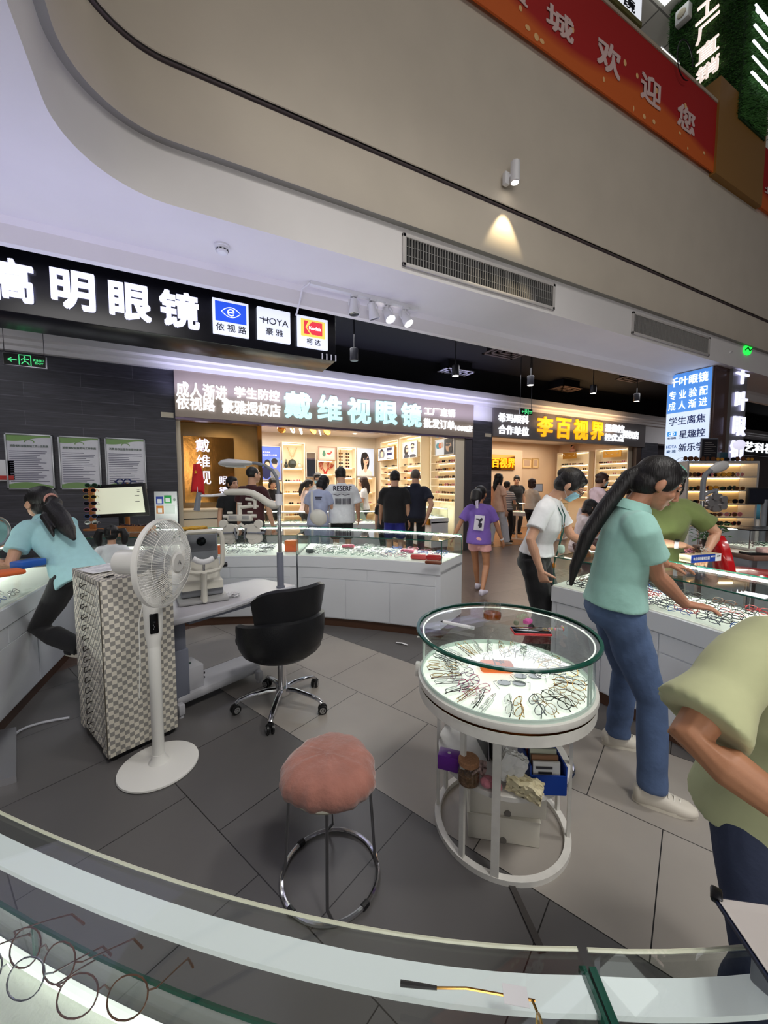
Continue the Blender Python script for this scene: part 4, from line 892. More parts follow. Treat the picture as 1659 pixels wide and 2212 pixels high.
t2 = thing('pen', 'white marker pen lying on the left of the round glass top', 'pen', onTop(990,1353), .02); d0 = Vector(onTop(958,1347)); d1 = Vector(onTop(1025,1361)); v = d1-d0; t2.rotation_euler[2] = math.atan2(v.y,v.x); L_ = v.length
m = MB(); m.tube([(-L_/2,0,.007),(L_*.4,0,.007)],.007,10); m.build('barrel', WHITEPL, t2); m = MB(); m.tube([(-L_/2,0,.007),(-L_/2-.012,0,.006)],[.006,.002],8); m.build('tip', BLACKP, t2); m = MB(); m.tube([(L_*.4,0,.007),(L_/2,0,.007)],.0074,10); m.build('cap', mat('pen_cap', rgb(190,192,196), .3), t2)
t2 = thing('bead_bracelet', 'loose string of clear and coloured beads beside the red phone', 'bracelet', onTop(1203,1362)); BC = [mat('bead_clear', rgb(215,215,220), .08, trans=.5), mat('bead_red', rgb(210,70,60), .15), mat('bead_yellow', rgb(206,200,40), .15), mat('bead_pink', rgb(230,160,170), .15)]; rb = random.Random(2)
for k in range(20):
    u = k/19; m = MB(); m.ell((-.045+.09*u, .016*math.sin(u*7), .006), (.006,.006,.006), 10, 8); m.build('bead', BC[(0,0,0,1,0,0,2,0,3,0)[k % 10]], t2)
small_box('eraser', 'tiny pink crumpled wrapper beside the phone on the round glass top', 'wrapper', 1140,1347, ZT, (.045,.03,.02), .3, mat('magenta_wrap', rgb(206,90,160), .4, bump=.8, bscale=40), .008)
small_box('lens_cap', 'small grey green stub beside the pink wrapper on the round glass top', 'stub', 1115,1350, ZT, (.02,.02,.02), .3, mat('olive_stub', rgb(120,124,104), .5), .006)
# on the shelf of the stand
ZS = .3445
def sh(px, py): p = onZ(px, py, ZS); return (p.x, p.y, ZS)
t2 = thing('purple_box', 'small purple box with a white dot on the shelf of the stand', 'box', sh(970,1656), .75); m = MB(); m.box((0,0,.03),(.055,.085,.06),None,.003); m.build('body', mat('purple_card', rgb(112,44,158), .4), t2); m = MB(); m.lathe([(.007,.0603),(0,.0606)],14,cap=False); m.build('dot', WHITEPL, t2)
t2 = thing('glass_jar', 'glass jar with a cork lid on the shelf beside the purple box', 'jar', sh(1012,1690)); m = MB(); m.lathe([(.036,0),(.042,.006),(.042,.06),(.036,.072),(.036,.078)],24,cap=False); m.build('jar_glass', glass('jar_glass', (.93,.93,.9), .08), t2); m = MB(); m.lathe([(0,.004),(.039,.006),(.039,.04),(.02,.046),(0,.048)],20,cap=False); m.build('dried_tea', mat('dried_tea', rgb(120,92,68), .9, noise=.5, nscale=120, bump=1, bscale=120), t2); m = MB(); m.lathe([(.038,.078),(.040,.08),(.040,.096),(.037,.1),(0,.1)],24,cap=False); m.build('cork_lid', mat('cork', rgb(160,116,84), .8, noise=.2, nscale=150), t2)
for k, (px, lean, colr, lb) in enumerate(((1048,.10,(40,42,44),'black folder standing at the left of the folders on the shelf'),(1057,.14,(70,74,72),'dark grey folder standing second on the shelf'),(1066,.18,(88,94,90),'grey green folder standing third on the shelf'),(1075,.22,(52,54,56),'charcoal folder standing at the right of the folders, behind the paper bag'))):
    x, y, z = sh(px,1650); t2 = thing('folder', lb, 'folder', (x+.045,y+.075,z), toCam+PI/2+.4, 'folders standing on the shelf'); m = MB(); m.box((0,0,.115),(.010,.15,.23),(0,-lean*.5,0),.002); m.build('cover', mat('folder_%d' % k, rgb(*colr), .35), t2); m = MB(); m.box((0,0,.118),(.005,.152,.226),(0,-lean*.5,0)); m.build('sheets', WHITEPL, t2)
t2 = thing('plush_toy', 'small pink plush with striped ribbon on the shelf', 'plush toy', sh(1057,1700), .3)
m = MB(); m.ell((0,0,.022),(.022,.03,.02)); m.ell((-.018,.006,.024),(.016,.024,.018)); m.ell((.004,-.03,.018),(.018,.02,.016)); m.build('body', mat('plush_pink', rgb(206,128,142), .9, bump=.6, bscale=90, sheen=.4), t2)
m = MB(); rb = random.Random(4)
for k in range(8): a = rb.uniform(0,6.28); m.tube([(.0,.03,.03),(.02*math.cos(a),.04+.02*math.sin(a),.06+.02*rb.random()),(.05*math.cos(a),.05+.02*math.sin(a),.05)],[.006,.008,.004],6)
m.build('ribbon', mat('ribbon_stripe', rgb(176,150,146), .8, noise=.5, nscale=90), t2)
t2 = thing('paper_bag', 'crumpled white and cream paper packet on the shelf behind the thick post', 'packet', sh(1108,1715), toCam+PI/2)
m = MB(); rb = random.Random(9)
def crumple(m, c, d, rot, s=.006, nx=8):
    st = len(m.v); bm = bmesh.new(); bmesh.ops.create_cube(bm, size=1); bmesh.ops.subdivide_edges(bm, edges=bm.edges[:], cuts=nx, use_grid_fill=True)
    M = Matrix.Translation(c) @ Euler(rot).to_matrix().to_4x4(); vs = []
    for v in bm.verts: q = Vector((v.co.x*d[0], v.co.y*d[1], v.co.z*d[2])); q += Vector((rb.uniform(-s,s), rb.uniform(-s,s), rb.uniform(-s,s))); vs.append(M @ q)
    bm.verts.index_update(); m.add(vs, [[v.index for v in f.verts] for f in bm.faces]); bm.free()
crumple(m, (.04,0,.035), (.12,.05,.06), (.2,.1,-.3)); m.build('cream_wrapper', mat('cream_paper', rgb(222,212,176), .7), t2, 20)
m = MB(); crumple(m, (-.01,.01,.09), (.085,.035,.12), (.15,.35,.1), .004); m.build('white_paper', mat('tissue_white', rgb(226,226,224), .7), t2, 20); settle(t2, ZS)
t2 = thing('blue_basket', 'blue plastic basket of cards and booklets on the right of the shelf', 'basket', sh(1165,1695), toCam+PI/2+.25); bb = mat('blue_plastic', rgb(24,62,150), .35); m = MB(); w_, d_, h_ = .13, .16, .13
t2.location.x += .03; t2.location.y += .02
for b in ((0,-d_/2,w_,.006,.075),(0,d_/2,w_,.006,h_),(-w_/2,0,.006,d_,.11),(w_/2,0,.006,d_,.11)): m.box((b[0],b[1],b[4]/2),(b[2],b[3],b[4]))
m.box((0,0,.003),(w_,d_,.006)); m.build('tub', bb, t2)
for k, cc in enumerate(((225,225,222),(150,110,80),(196,200,180),(60,84,140),(180,60,60),(210,205,190))):
    t3 = thing('booklet', ['white printed card at the front of the blue basket','brown card second in the blue basket','pale green card third in the blue basket','blue card fourth in the blue basket','red card fifth in the blue basket','cream card at the back of the blue basket'][k], 'card', tuple(Vector(t2.location)+Matrix.Rotation(t2.rotation_euler[2],3,'Z') @ Vector((.0,-.058+.018*k,.0065))), t2.rotation_euler[2], 'cards in the blue basket'); m = MB(); m.box((0,0,.052+.006*k),(.10,.008,.104+.012*k),(-.1,0,0)); m.build('card', mat('card_%d' % k, rgb(*cc), .5), t3)
    if k == 0:
        m = MB()
        for i in range(4): m.box((-.01+.004*i,-.0055+.0015*(i*.6),.085-.02*i),(.06-.01*i,.001,.008),(-.1,0,0))
        m.build('print', mat('card_ink', rgb(50,50,54), .5), t3)
for k in range(2):
    p = onZ(1078, 1800, 0); lb = ['flat white cardboard box on the floor, lowest under the round stand','flat white cardboard box stacked on top of another under the round stand'][k]
    t2 = thing('cardboard_box', lb, 'box', (CX_+.01+.012*k, CY_+.01, .0+.115*k), toCam+PI/2+.12+.06*k, 'white boxes under the round stand'); CB = mat('white_card', rgb(222,218,206), .6, noise=.03, nscale=9); m = MB(); m.box((0,0,.057),(.29+.02*k,.24,.112),None,.003); m.build('carton', CB, t2); m = MB(); m.lathe([(.014,0),(.014,.003)],16,(0,-.1205,.012),'Y'); m.build('thumb_hole', mat('hole_grey', rgb(120,116,110), .8), t2); m = MB(); m.box((0,-.002,.1145),(.296+.02*k,.246,.003)); m.build('flap', CB, t2)

# ================================================================ stools
def stool(x, y, rz, label, seat_mb, seat_m, ring=.183, h=.385, n=4, extra=None):
    t = thing('round_stool', label, 'stool', (x,y,0), rz, 'chrome round stools'); r2 = .15
    m = MB(); m.tube([(ring*math.cos(2*PI*k/48), ring*math.sin(2*PI*k/48), .011) for k in range(48)], .0085, 8, closed=True); m.build('floor_ring', CHROME, t)
    for k in range(n):
        a = 2*PI*k/n; m = MB(); m.tube([((ring)*math.cos(a+.12),(ring)*math.sin(a+.12),.014),((ring-.012)*math.cos(a),(ring-.012)*math.sin(a),.05),(r2*math.cos(a),r2*math.sin(a),h)],.0058,8); m.build('leg', mat('leg_steel', (.30,.30,.31), .3, 1), t)
        a += PI/n; 
        if k < 3: m = MB(); m.tube([(ring*math.cos(a+d),ring*math.sin(a+d),.011) for d in (-.07,0,.07)],.0125,8); m.build('rubber_clip', BLACKP, t)
    m = MB(); m.lathe([(0,h-.004),(.155,h-.004),(.163,h+.008),(.16,h+.02),(0,h+.02)],32,cap=False); m.build('seat_board', mat('seat_underside', rgb(200,196,180), .6), t)
    o = seat_mb.build('cushion', seat_m, t, 60); o.location.z = h; return t
def cushion():
    bm = bmesh.new(); m = MB(); rings = []; nz = 20; nn = 72
    prof = [(.02,.108),(.06,.107),(.10,.103),(.13,.095),(.152,.082),(.168,.064),(.176,.044),(.176,.026),(.170,.010),(.160,.0),(.14,-.002)]
    for i, (r_, z) in enumerate(prof):
        q = []
        for k in range(nn):
            a = 2*PI*k/nn; f = 1+.045*math.cos(3*a+.6)*(r_/.17)**3
            w = .0035*math.sin(18*a+2*math.sin(3*a))*max(0,(r_-.10)/.076)+.003*math.sin(9*a+1.3)
            z2 = z+.0025*math.sin(34*r_/.17*math.cos(a+.5)*1.0+3*math.sin(2*a))*(1 if r_ < .15 else .3)
            q.append(((r_+w)*f*math.cos(a), (r_+w)*f*math.sin(a), z2))
        rings.append(q)
    m.loft(rings); return m
VEL = mat('dusty_pink_velvet', rgb(168,112,98), .85, noise=.14, nscale=14, bump=.5, bscale=45, sheen=.5)
stool(.455, 1.335, R(24)+.75, 'chrome stool with a dusty pink velvet cushion in the middle of the floor', cushion(), VEL)
m = MB(); m.lathe([(.02,.06),(.12,.058),(.15,.045),(.155,.02),(.15,.0)],32); stool(1.655, 1.395, .4, 'chrome stool with a brown seat half hidden behind the round stand', m, mat('brown_vinyl', rgb(86,56,42), .4), .172, .43)
sm = MB(); sm.lathe([(.02,.07),(.13,.068),(.165,.05),(.17,.02),(.16,.0)],32)
bs_ = pd(586, 3.35); stool(bs_.x, bs_.y, .4, 'black padded stool under the right end of the eye test table', sm, mat('black_vinyl', rgb(24,24,28), .25), .17, .47)

# ================================================================ task chair
BL = mat('black_leather', rgb(20,21,24), .38, bump=.12, bscale=160, spec=.45)
ch = thing('task_chair', 'black leather swivel chair with a wrap-round back and chrome star base', 'chair', (.55,2.575,0), camyaw(-42))
def arcshell(ph0, ph1, prof_o, th, nm, topf=None, n=36, zc=None):
    m = MB(); rings = []
    for i in range(n+1):
        ph = ph0+(ph1-ph0)*i/n; e = min(1, min(i, n-i)/2.5); e = math.sqrt(max(0.0, 1-(1-e)**2))*.94+.06; tz_ = topf(ph) if topf else 1.0; q = []
        z0 = prof_o[0][1]
        for r_, z in prof_o: z_ = z0+(z-z0)*tz_; q.append((r_, z_))
        inner = [(r_-th*e, z_) for r_, z_ in reversed(q)]
        zb_, ztp = q[0][1], q[-1][1]; zm = (zb_+ztp)/2
        prof = q+[(q[-1][0]-th*.5*e, ztp+.012*e)]+inner+[(q[0][0]-th*.5*e, zb_-.008*e)]
        prof = [(r_, zm+(z_-zm)*(.90+.10*e)) for r_, z_ in prof]
        rings.append([(r_*math.sin(ph), -r_*math.cos(ph), z_) for r_, z_ in prof])
    m.loft(rings); return m.build(nm, BL, ch, 50)
arcshell(R(-112), R(112), [(.13,.355),(.20,.372),(.25,.41),(.275,.47),(.285,.55),(.288,.62),(.286,.655)], .05, 'back_shell', lambda p: 1.0-.20*max(0, (abs(p)-.7)/1.25))
arcshell(R(-64), R(64), [(.262,.64),(.270,.70),(.280,.77),(.288,.835),(.290,.86)], .042, 'upper_back_pad', lambda p: 1.0-.22*max(0, (abs(p)-.45)/.6)**2)
m = MB(); m.box((0,.05,.435),(.44,.44,.09),None,.04,4); m.build('seat', BL, ch)
m = MB(); m.cyl((0,0,.10),.028,.27,20); m.cyl((0,0,.085),.045,.05,20); m.build('gas_column', CHROME, ch); m = MB(); m.box((0,0,.375),(.2,.2,.03),None,.01); m.build('seat_plate', BLACKP, ch)
for k in range(5):
    a = R(27+72*k)-ch.rotation_euler[2]; m = MB(); c, s = math.cos(a), math.sin(a)
    m.tube([(c*.03,s*.03,.118),(c*.10,s*.10,.122),(c*.2,s*.2,.108),(c*.27,s*.27,.09),(c*.295,s*.295,.07)],[(.02,.017),(.018,.015),(.016,.013),(.016,.012),(.015,.012)],10); m.build('base_arm', CHROME, ch)
    m = MB(); yw = a+PI/2+.5; ax = Vector((math.cos(yw),math.sin(yw),0)); ct = Vector((c*.30,s*.30,.03)); q = ax.to_track_quat('Z','Y').to_matrix().to_4x4()
    for sgn in (-1,1): st = len(m.v); m.lathe([(.004,-.008),(.024,-.008),(.03,-.004),(.03,.006),(.024,.009),(.004,.009)],20); m.xf(Matrix.Translation(ct+ax*.015*sgn) @ q, st)
    m.box((ct.x,ct.y,.052),(.03,.03,.03),(0,0,yw),.008); w = m.build('caster', BLACKP, ch); m = MB()
    for sgn in (-1,1):
        st = len(m.v); m.lathe([(.014,.0),(.019,.0),(.019,.002),(.014,.002),(.014,.0)],18,cap=False)
        for j in range(3): m.box((0,0,.001),(.036,.004,.002),(0,0,j*PI/3))
        m.xf(Matrix.Translation(ct+ax*(.015*sgn+.0085*sgn)) @ q, st)
    rel(w, m.build('hub_spokes', mat('hub_silver', rgb(190,190,190), .3, .6), ch)) if False else m.build('hub_spokes', mat('hub_silver', rgb(190,190,190), .3, .6), w)

# ================================================================ chest of drawers in checked fabric
def checkmat():
    m = bpy.data.materials.new('checked_fabric'); m.use_nodes = True; nt = m.node_tree; b = nt.nodes['Principled BSDF']; tc = nt.nodes.new('ShaderNodeTexCoord'); mp = nt.nodes.new('ShaderNodeMapping'); mp.inputs['Location'].default_value = (.0117,.0117,.0117)
    c = nt.nodes.new('ShaderNodeTexChecker'); c.inputs['Scale'].default_value = 1/.0234; c.inputs[1].default_value = (*rgb(226,220,206),1); c.inputs[2].default_value = (*rgb(150,147,142),1)
    nt.links.new(tc.outputs['Object'], mp.inputs[0]); nt.links.new(mp.outputs[0], c.inputs['Vector']); nt.links.new(c.outputs[0], b.inputs['Base Color']); b.inputs['Roughness'].default_value = .6; return m
CHK = checkmat()
cbt = thing('drawer_chest', 'tall chest of fifteen small drawers wrapped in beige and grey checked fabric', 'chest', (-.405,2.425,0), R(24))
cw, cdp, chh = .36, .50, 1.0
m = MB(); m.bx(.012,cw,0,cdp,.035,chh,.006); m.build('body', CHK, cbt)
m = MB(); m.bx(.0,.02,0,.085,.035,chh,.004); m.build('near_stile', CHK, cbt); m = MB(); m.bx(.0,.02,cdp-.07,cdp,.035,chh,.004); m.build('far_stile', CHK, cbt)
m = MB(); m.bx(.0,.02,.085,cdp-.07,chh-.03,chh,.003); m.build('top_rail', CHK, cbt)
IRON = mat('dark_iron', rgb(58,52,48), .35, .8); nd = 15; zz0, zz1 = .05, chh-.034; dh = (zz1-zz0)/nd
for k in range(nd):
    z0 = zz0+k*dh; m = MB(); m.bx(.003,.018,.089,cdp-.074,z0+.0025,z0+dh-.0025,.002); d = m.build('drawer', CHK, cbt)
    m = MB(); yc = .27; z = z0+dh*.55; m.tube([(.003,yc+.03,z+.006),(-.012,yc+.028,z+.004),(-.018,yc+.01,z-.010),(-.018,yc-.012,z-.010),(-.012,yc-.028,z+.004),(.003,yc-.03,z+.006)],.0028,6); m.build('handle', IRON, d)
m = MB(); m.bx(.0125,.0135,-.0005,.0005,0,0); 
m = MB(); m.tube([(.0,-.0015,.036),(.0,-.0015,chh)],.0025,5); m.build('edge_binding', mat('binding_dark', rgb(74,68,58), .6), cbt)
m = MB(); m.bx(.02,cw-.01,.02,cdp-.02,.012,.036); m.build('base_rail', BLACKP, cbt)
for (x,y) in ((.04,.04),(cw-.04,.04),(.04,cdp-.04),(cw-.04,cdp-.04)): m = MB(); m.cyl((x,y,0),.018,.014,12); m.build('foot', BLACKP, cbt)
def chest(x, y, z=chh+.0015): v = Matrix.Rotation(R(24),3,'Z') @ Vector((x,y,z)); return (cbt.location.x+v.x, cbt.location.y+v.y, v.z)
for k,(x,y,rz,w_,h_,lb) in enumerate(((.13,.38,.5,.21,.15,'white paper at the back left corner on the checked chest'),(.22,.33,1.1,.20,.14,'printed leaflet overlapping the papers on the checked chest'),(.10,.27,.2,.18,.13,'white slip nearest the drawers on top of the checked chest'),(.26,.24,.8,.17,.12,'small white form in the middle of the checked chest top'))):
    t2 = thing('paper_sheet', lb, 'paper', chest(x,y,chh+.002+.003*k), R(24)+rz, 'papers on the checked chest'); m = MB(); m.box((0,0,.0012),(w_,h_,.0016),(.01*k,.01,0)); m.build('sheet', mat('paper_%d' % (k%2), rgb(222,224,230) if k%2 else rgb(236,236,238), .6), t2)
    m = MB()
    for i in range(5): m.box((0,-h_*.35+i*h_*.15,.0023),(w_*.7,.003,.0004),(.01*k,.01,0))
    m.build('print', mat('faint_ink', rgb(150,152,165), .6), t2)
t2 = thing('plastic_wrap', 'crumpled clear plastic wrap on the right of the checked chest top', 'plastic wrap', chest(.27,.12), .3); m = MB(); rb = random.Random(12); crumple(m,(0,0,.028),(.15,.12,.05),(0,0,.2),.012,9); m.build('film', glass('plastic_film', (.93,.92,.95), .22, .12), t2, 10); settle(t2, chh+.0015)
t2 = thing('binder_clips', 'black clip lying at the front edge of the checked chest top', 'clip', chest(.06,.05), .9); m = MB(); m.tube([(-.03,0,.006),(0,.006,.007),(.03,0,.006)],.004,6); m.tube([(-.02,-.01,.005),(.03,.012,.006)],.003,6); m.build('wire', BLACKP, t2)

# ================================================================ pedestal fan
FW = mat('fan_white', rgb(232,231,226), .3, coat=.2); fx, fy = -.165, 2.30
fan = thing('pedestal_fan', 'white pedestal fan on a round base in front of the checked chest', 'fan', (fx,fy,0), camyaw(93))
m = MB(); m.lathe([(0,.0),(.188,.0),(.192,.006),(.190,.014),(.17,.019),(.08,.024),(.05,.032),(.036,.05),(.030,.075),(0,.076)],64,cap=False); m.build('base', FW, fan)
m = MB(); m.lathe([(.0285,.06),(.029,.5),(.030,.68)],24); m.build('pole', FW, fan)
m = MB(); m.tube([(0,0,.66),(0,0,.69),(0,.002,.72),(0,.003,.80),(0,.0,.87),(0,-.01,.95),(0,-.03,1.03)],[(.03,.03),(.034,.034),(.040,.040),(.044,.042),(.046,.042),(.046,.040),(.040,.038)],20); m.build('neck', FW, fan)
# control panel faces the camera side
pa = math.atan2(-fy,-fx)-fan.rotation_euler[2]+.12; m = MB(); q = Matrix.Rotation(pa,4,'Z'); m.box((.0415,0,.79),(.012,.040,.105),None,.019,4); m.xf(q); pn = m.build('control_panel', mat('panel_black', rgb(10,10,12), .12), fan)
m = MB()
for i,z in enumerate((.765,.775,.785,.80)): m.box((.048,.004*(i%2)-.004,z),(.001,.004,.003))
m.xf(q); m.build('buttons', mat('button_grey', rgb(130,130,135), .4), pn)
HZ = 1.10; HC = Vector((0,.07,HZ))
m = MB(); m.lathe([(.0,-.20),(.058,-.198),(.062,-.19),(.064,-.05),(.07,-.03),(.05,-.02),(0,-.02)],32,cap=False); m.xf(Matrix.Rotation(PI/2,4,'X') @ Matrix.Scale(-1,4,(0,0,1))); m.xf(Matrix.Translation((0,.03,HZ))); m.build('motor_housing', FW, fan)
def fanring(r_, y, th): return [(HC.x+r_*math.cos(2*PI*k/64), HC.y+y, HC.z+r_*math.sin(2*PI*k/64)) for k in range(64)]
m = MB(); m.loft([[(HC.x+r_*math.cos(2*PI*k/64), HC.y+y, HC.z+r_*math.sin(2*PI*k/64)) for k in range(64)] for r_, y in ((.218,-.014),(.226,-.012),(.226,.012),(.218,.014),(.218,-.014))],True,False); m.build('guard_rim', FW, fan)
def guard(sgn, nm, dep):
    m = MB()
    for k in range(84):
        a = 2*PI*k/84; pts = []
        for u in (0,.25,.5,.75,1): r_ = .052+(.222-.052)*u; y = sgn*dep*(1-u**3.0); aa = a+.18*u*sgn; pts.append((HC.x+r_*math.cos(aa), HC.y+y, HC.z+r_*math.sin(aa)))
        m.tube(pts, .0011, 4)
    for r_ in (.11,.17): u = (r_-.052)/.17; m.tube(fanring(r_, sgn*dep*(1-u**3.0), 0), .0014, 4, closed=True)
    return m.build(nm, FW, fan)
guard(1,'front_guard',.075); guard(-1,'rear_guard',.055)
m = MB(); m.lathe([(.0,.083),(.045,.082),(.053,.076),(.053,.068)],32,cap=False); m.xf(Matrix.Rotation(-PI/2,4,'X')); m.xf(Matrix.Translation(HC)); m.build('front_badge', mat('badge_grey', rgb(205,204,200), .3), fan)
m = MB(); m.tube([(-.012,.085,-.01),(.0,.085,.012),(.012,.085,-.004)],.0022,5); m.xf(Matrix.Translation(HC)); m.build('emblem', mat('emblem_grey', rgb(130,130,130), .3, .5), fan)
m = MB()
for k in range(7):
    a = 2*PI*k/7; rows = []
    for i in range(7):
        u = i/6; r_ = .04+.16*u; w_ = .5*(1-.45*u)*(.75+.5*u); rows.append([Vector((r_*math.cos(a+w_*(j/4-.5)), (j/4-.5)*.045, r_*math.sin(a+w_*(j/4-.5)))) for j in range(5)])
    for i in range(6):
        for j in range(4): m.add([rows[i][j],rows[i][j+1],rows[i+1][j+1],rows[i+1][j]],[(0,1,2,3)])
m.lathe([(0,-.02),(.042,-.02),(.042,.03),(0,.034)],24,cap=False,axis='Y'); m.xf(Matrix.Translation(HC)); m.build('blades', mat('blade_smoke', rgb(196,198,200), .2, alpha=.75), fan)
m = MB(); m.tube([(.02,-.02,.95),(.05,-.04,.8),(.04,-.05,.6),(.045,-.06,.4)],.003,5); m.build('cord', FW, fan)

# ================================================================ eye test unit: table, machine, pole, tester
GT1 = mat('unit_grey', rgb(112,116,130), .45); GT2 = mat('unit_light_grey', rgb(176,176,182), .45); GT3 = mat('table_top_grey', rgb(180,178,184), .35, noise=.02, nscale=9)
un = thing('eye_test_table', 'grey eye test table with a chrome pole, lamp and hanging white lens tester', 'table', (-.06,2.72,0), R(24))
pl = [(-.06,-.015),(.10,-.02),(.30,-.01),(.55,.035),(.75,.06),(.93,.06),(.965,.085),(.965,.15),(.93,.46),(.88,.52),(.5,.53),(-.06,.53)]
m = MB(); m.prism(pl, .635, .66); m.build('tabletop', GT3, un); m = MB(); m.tube([(x,y,.642) for x,y in pl], .021, 8, closed=True); m.build('top_edge', GT2, un)
m = MB(); m.prism([(.12,.12),(.80,.16),(.80,.42),(.12,.42)], .555, .635); m.build('under_tray', GT1, un)
m = MB(); m.bx(-.02,.085,.06,.30,.09,.42,.004); m.build('column_lower', GT1, un); m = MB(); m.bx(-.012,.075,.07,.29,.42,.635,.004); m.build('column_upper', GT1, un)
m = MB(); m.bx(.0,.62,.05,.32,.055,.115,.02); m.build('base_beam', GT2, un); m = MB(); m.bx(.09,.19,.08,.26,.115,.27,.004); sb = m.build('switch_box', GT2, un); m = MB(); m.box((.125,.16,.273),(.03,.022,.008),None,.002); m.box((.125,.20,.273),(.03,.022,.008),None,.002); m.build('rocker_switches', mat('switch_green', rgb(30,60,52), .3), sb)
m = MB(); m.tube([(.19,.2,.15),(.23,.2,.14),(.25,.19,.115),(.22,.17,.115)],.004,6); m.tube([(.19,.16,.17),(.235,.16,.165)],.008,6); m.build('power_plug', BLACKP, un)
for x,y in ((.005,.02),(.58,.02),(.58,.34),(.005,.34)): m = MB(); m.box((x,y,.055),(.04,.05,.07),None,.008); m.cyl((x,y,0),.018,.03,12); m.build('foot', GT2, un)
PB = Vector((.846,.06+.035,0)); QR = Matrix.Rotation(-YAW-R(24),4,'Z'); K = 1/271.0
def L2(px, py, dy=0): return Vector(((px-617)*K, dy, 1.5-(py-1046)*K))
def fin(m, nm, mt, par=un): m.xf(QR); m.xf(Matrix.Translation(PB)); return m.build(nm, mt, par)
m = MB(); m.cyl((0,0,.655),.034,.02,20); m.cyl((0,0,.66),.027,.29,20); fin(m,'pole_sleeve',GT1)
m = MB(); m.cyl((0,0,.94),.0175,.43,20); fin(m,'chrome_pole',CHROME)
m = MB(); m.cyl((0,0,1.35),.028,.07,20); m.cyl((0,0,1.33),.033,.03,20); fin(m,'pole_collar',WHITEPL)
m = MB(); pts = [L2(*p) for p in ((616,1075),(616,1050),(613,1032),(604,1016),(589,1006),(570,1001),(552,1000))]; m.tube(pts,.013,10); fin(m,'lamp_neck',GREYPL)
m = MB(); m.tube([L2(562,1001),L2(548,1001),L2(530,1001),L2(510,1000),L2(497,1001),L2(490,1002)],[(.02,.012),(.045,.022),(.055,.030),(.055,.031),(.045,.026),(.02,.010)],16); lh = fin(m,'lamp_head',mat('lamp_grey', rgb(190,190,190), .4))
m = MB(); m.tube([L2(545,1009),L2(505,1008)],[(.03,.006),(.03,.006)],10); fin(m,'lamp_diffuser',mat('lamp_glass', rgb(215,215,210), .3),un)
CRM = mat('machine_cream', rgb(206,203,192), .4)
m = MB(); m.tube([L2(618,1094),L2(606,1092),L2(592,1086),L2(575,1074),L2(560,1066),L2(545,1063),L2(515,1063),L2(501,1064),L2(498,1064)],[(.02,.02),(.036,.034),(.034,.03),(.032,.028),(.032,.028),(.03,.026),(.03,.026),(.026,.022),(.01,.01)],14); fin(m,'swing_arm',CRM)
m = MB(); m.tube([L2(502,1068),L2(470,1071),L2(448,1071)],[.013,.010,.010],8); fin(m,'arm_rod',WHITEPL)
m = MB(); m.tube([L2(445,1064),L2(441,1085),L2(438,1103)],[.02,.022,.024],12); fin(m,'arm_handle',GREYPL)
m = MB(); m.tube([L2(545,1078),L2(560,1079),L2(565,1083),L2(565,1099)],[.013,.013,.015,.015],10); m.tube([L2(572,1094),L2(555,1094),L2(529,1097)],[.010,.014,.014],10); m.tube([L2(531,1090),L2(531,1112)],[.016,.018],10); m.tube([L2(531,1086),L2(531,1089)],[.018,.018],10); m.tube([L2(553,1086),L2(553,1090)],[.015,.015],10); fin(m,'hanger_bracket',CRM)
m = MB(); a_, b_ = L2(506,1112), L2(558,1126); m.bx(a_.x,b_.x,-.022,.022,b_.z,a_.z,.004); 
for px,py,r_ in ((501,1116,.014),(562,1115,.014),(510,1108,.010),(554,1107,.010)): c_ = L2(px,py); m.tube([c_-Vector((.02,0,0)),c_+Vector((.02,0,0))],r_,10)
hb = fin(m,'tester_housing',CRM)
m = MB()
for (x0,x1) in ((509,527),(538,553)): a_, b_ = L2(x0,1114), L2(x1,1122); m.bx(a_.x,b_.x,-.025,-.021,b_.z,a_.z,.001)
fin(m,'scale_windows',mat('scale_grey', rgb(150,150,148), .4),un)
def wing(s, nm):
    cx = 533.5; X = lambda px: cx+s*(px-cx)
    m = MB(); st = len(m.v)
    def disc(px, py, r_, d=.026): c_ = L2(X(px),py); m.lathe([(r_-.004,-d/2),(r_,-d/2+.004),(r_,d/2-.004),(r_-.004,d/2)],22,(c_.x,0,c_.z),'Y')
    disc(495.5,1133,.036); disc(499,1163,.044,.024); disc(510,1150,.066); disc(509,1168,.036,.022); disc(521,1140,.024,.022)
    w_ = fin(m, nm, CRM); m = MB(); c_ = L2(X(522),1152); m.tube([c_+Vector((s*-.004,-.016,.04)),c_+Vector((s*.006,-.016,0)),c_+Vector((s*.012,-.016,-.05))],[(.012,.006),(.034,.006),(.014,.006)],14); m.xf(QR); m.xf(Matrix.Translation(PB)); m.build('eyepiece_plate', GREYPL, w_)
    m = MB(); c_ = L2(X(523),1151); m.lathe([(.0,-.004),(.014,-.004),(.016,0),(.016,.006)],18,(c_.x,-.024,c_.z),'Y',cap=False); m.xf(QR); m.xf(Matrix.Translation(PB)); m.build('eyepiece', BLACKP, w_)
    m = MB(); a_ = L2(X(491),1152); b_ = L2(X(518),1151); m.tube([a_+Vector((0,-.018,0)),b_+Vector((0,-.018,0))],.006,6); m.tube([L2(X(482),1152)+Vector((0,-.01,0)),L2(X(497),1152)+Vector((0,-.01,0))],.012,8); m.xf(QR); m.xf(Matrix.Translation(PB)); m.build('dial', GREYPL, w_)
wing(1,'tester_wing'); wing(-1,'tester_wing')
m = MB(); m.tube([L2(527,1140),L2(533.5,1134),L2(540,1140)],[.014,.016,.014],10); fin(m,'nose_bridge',CRM)
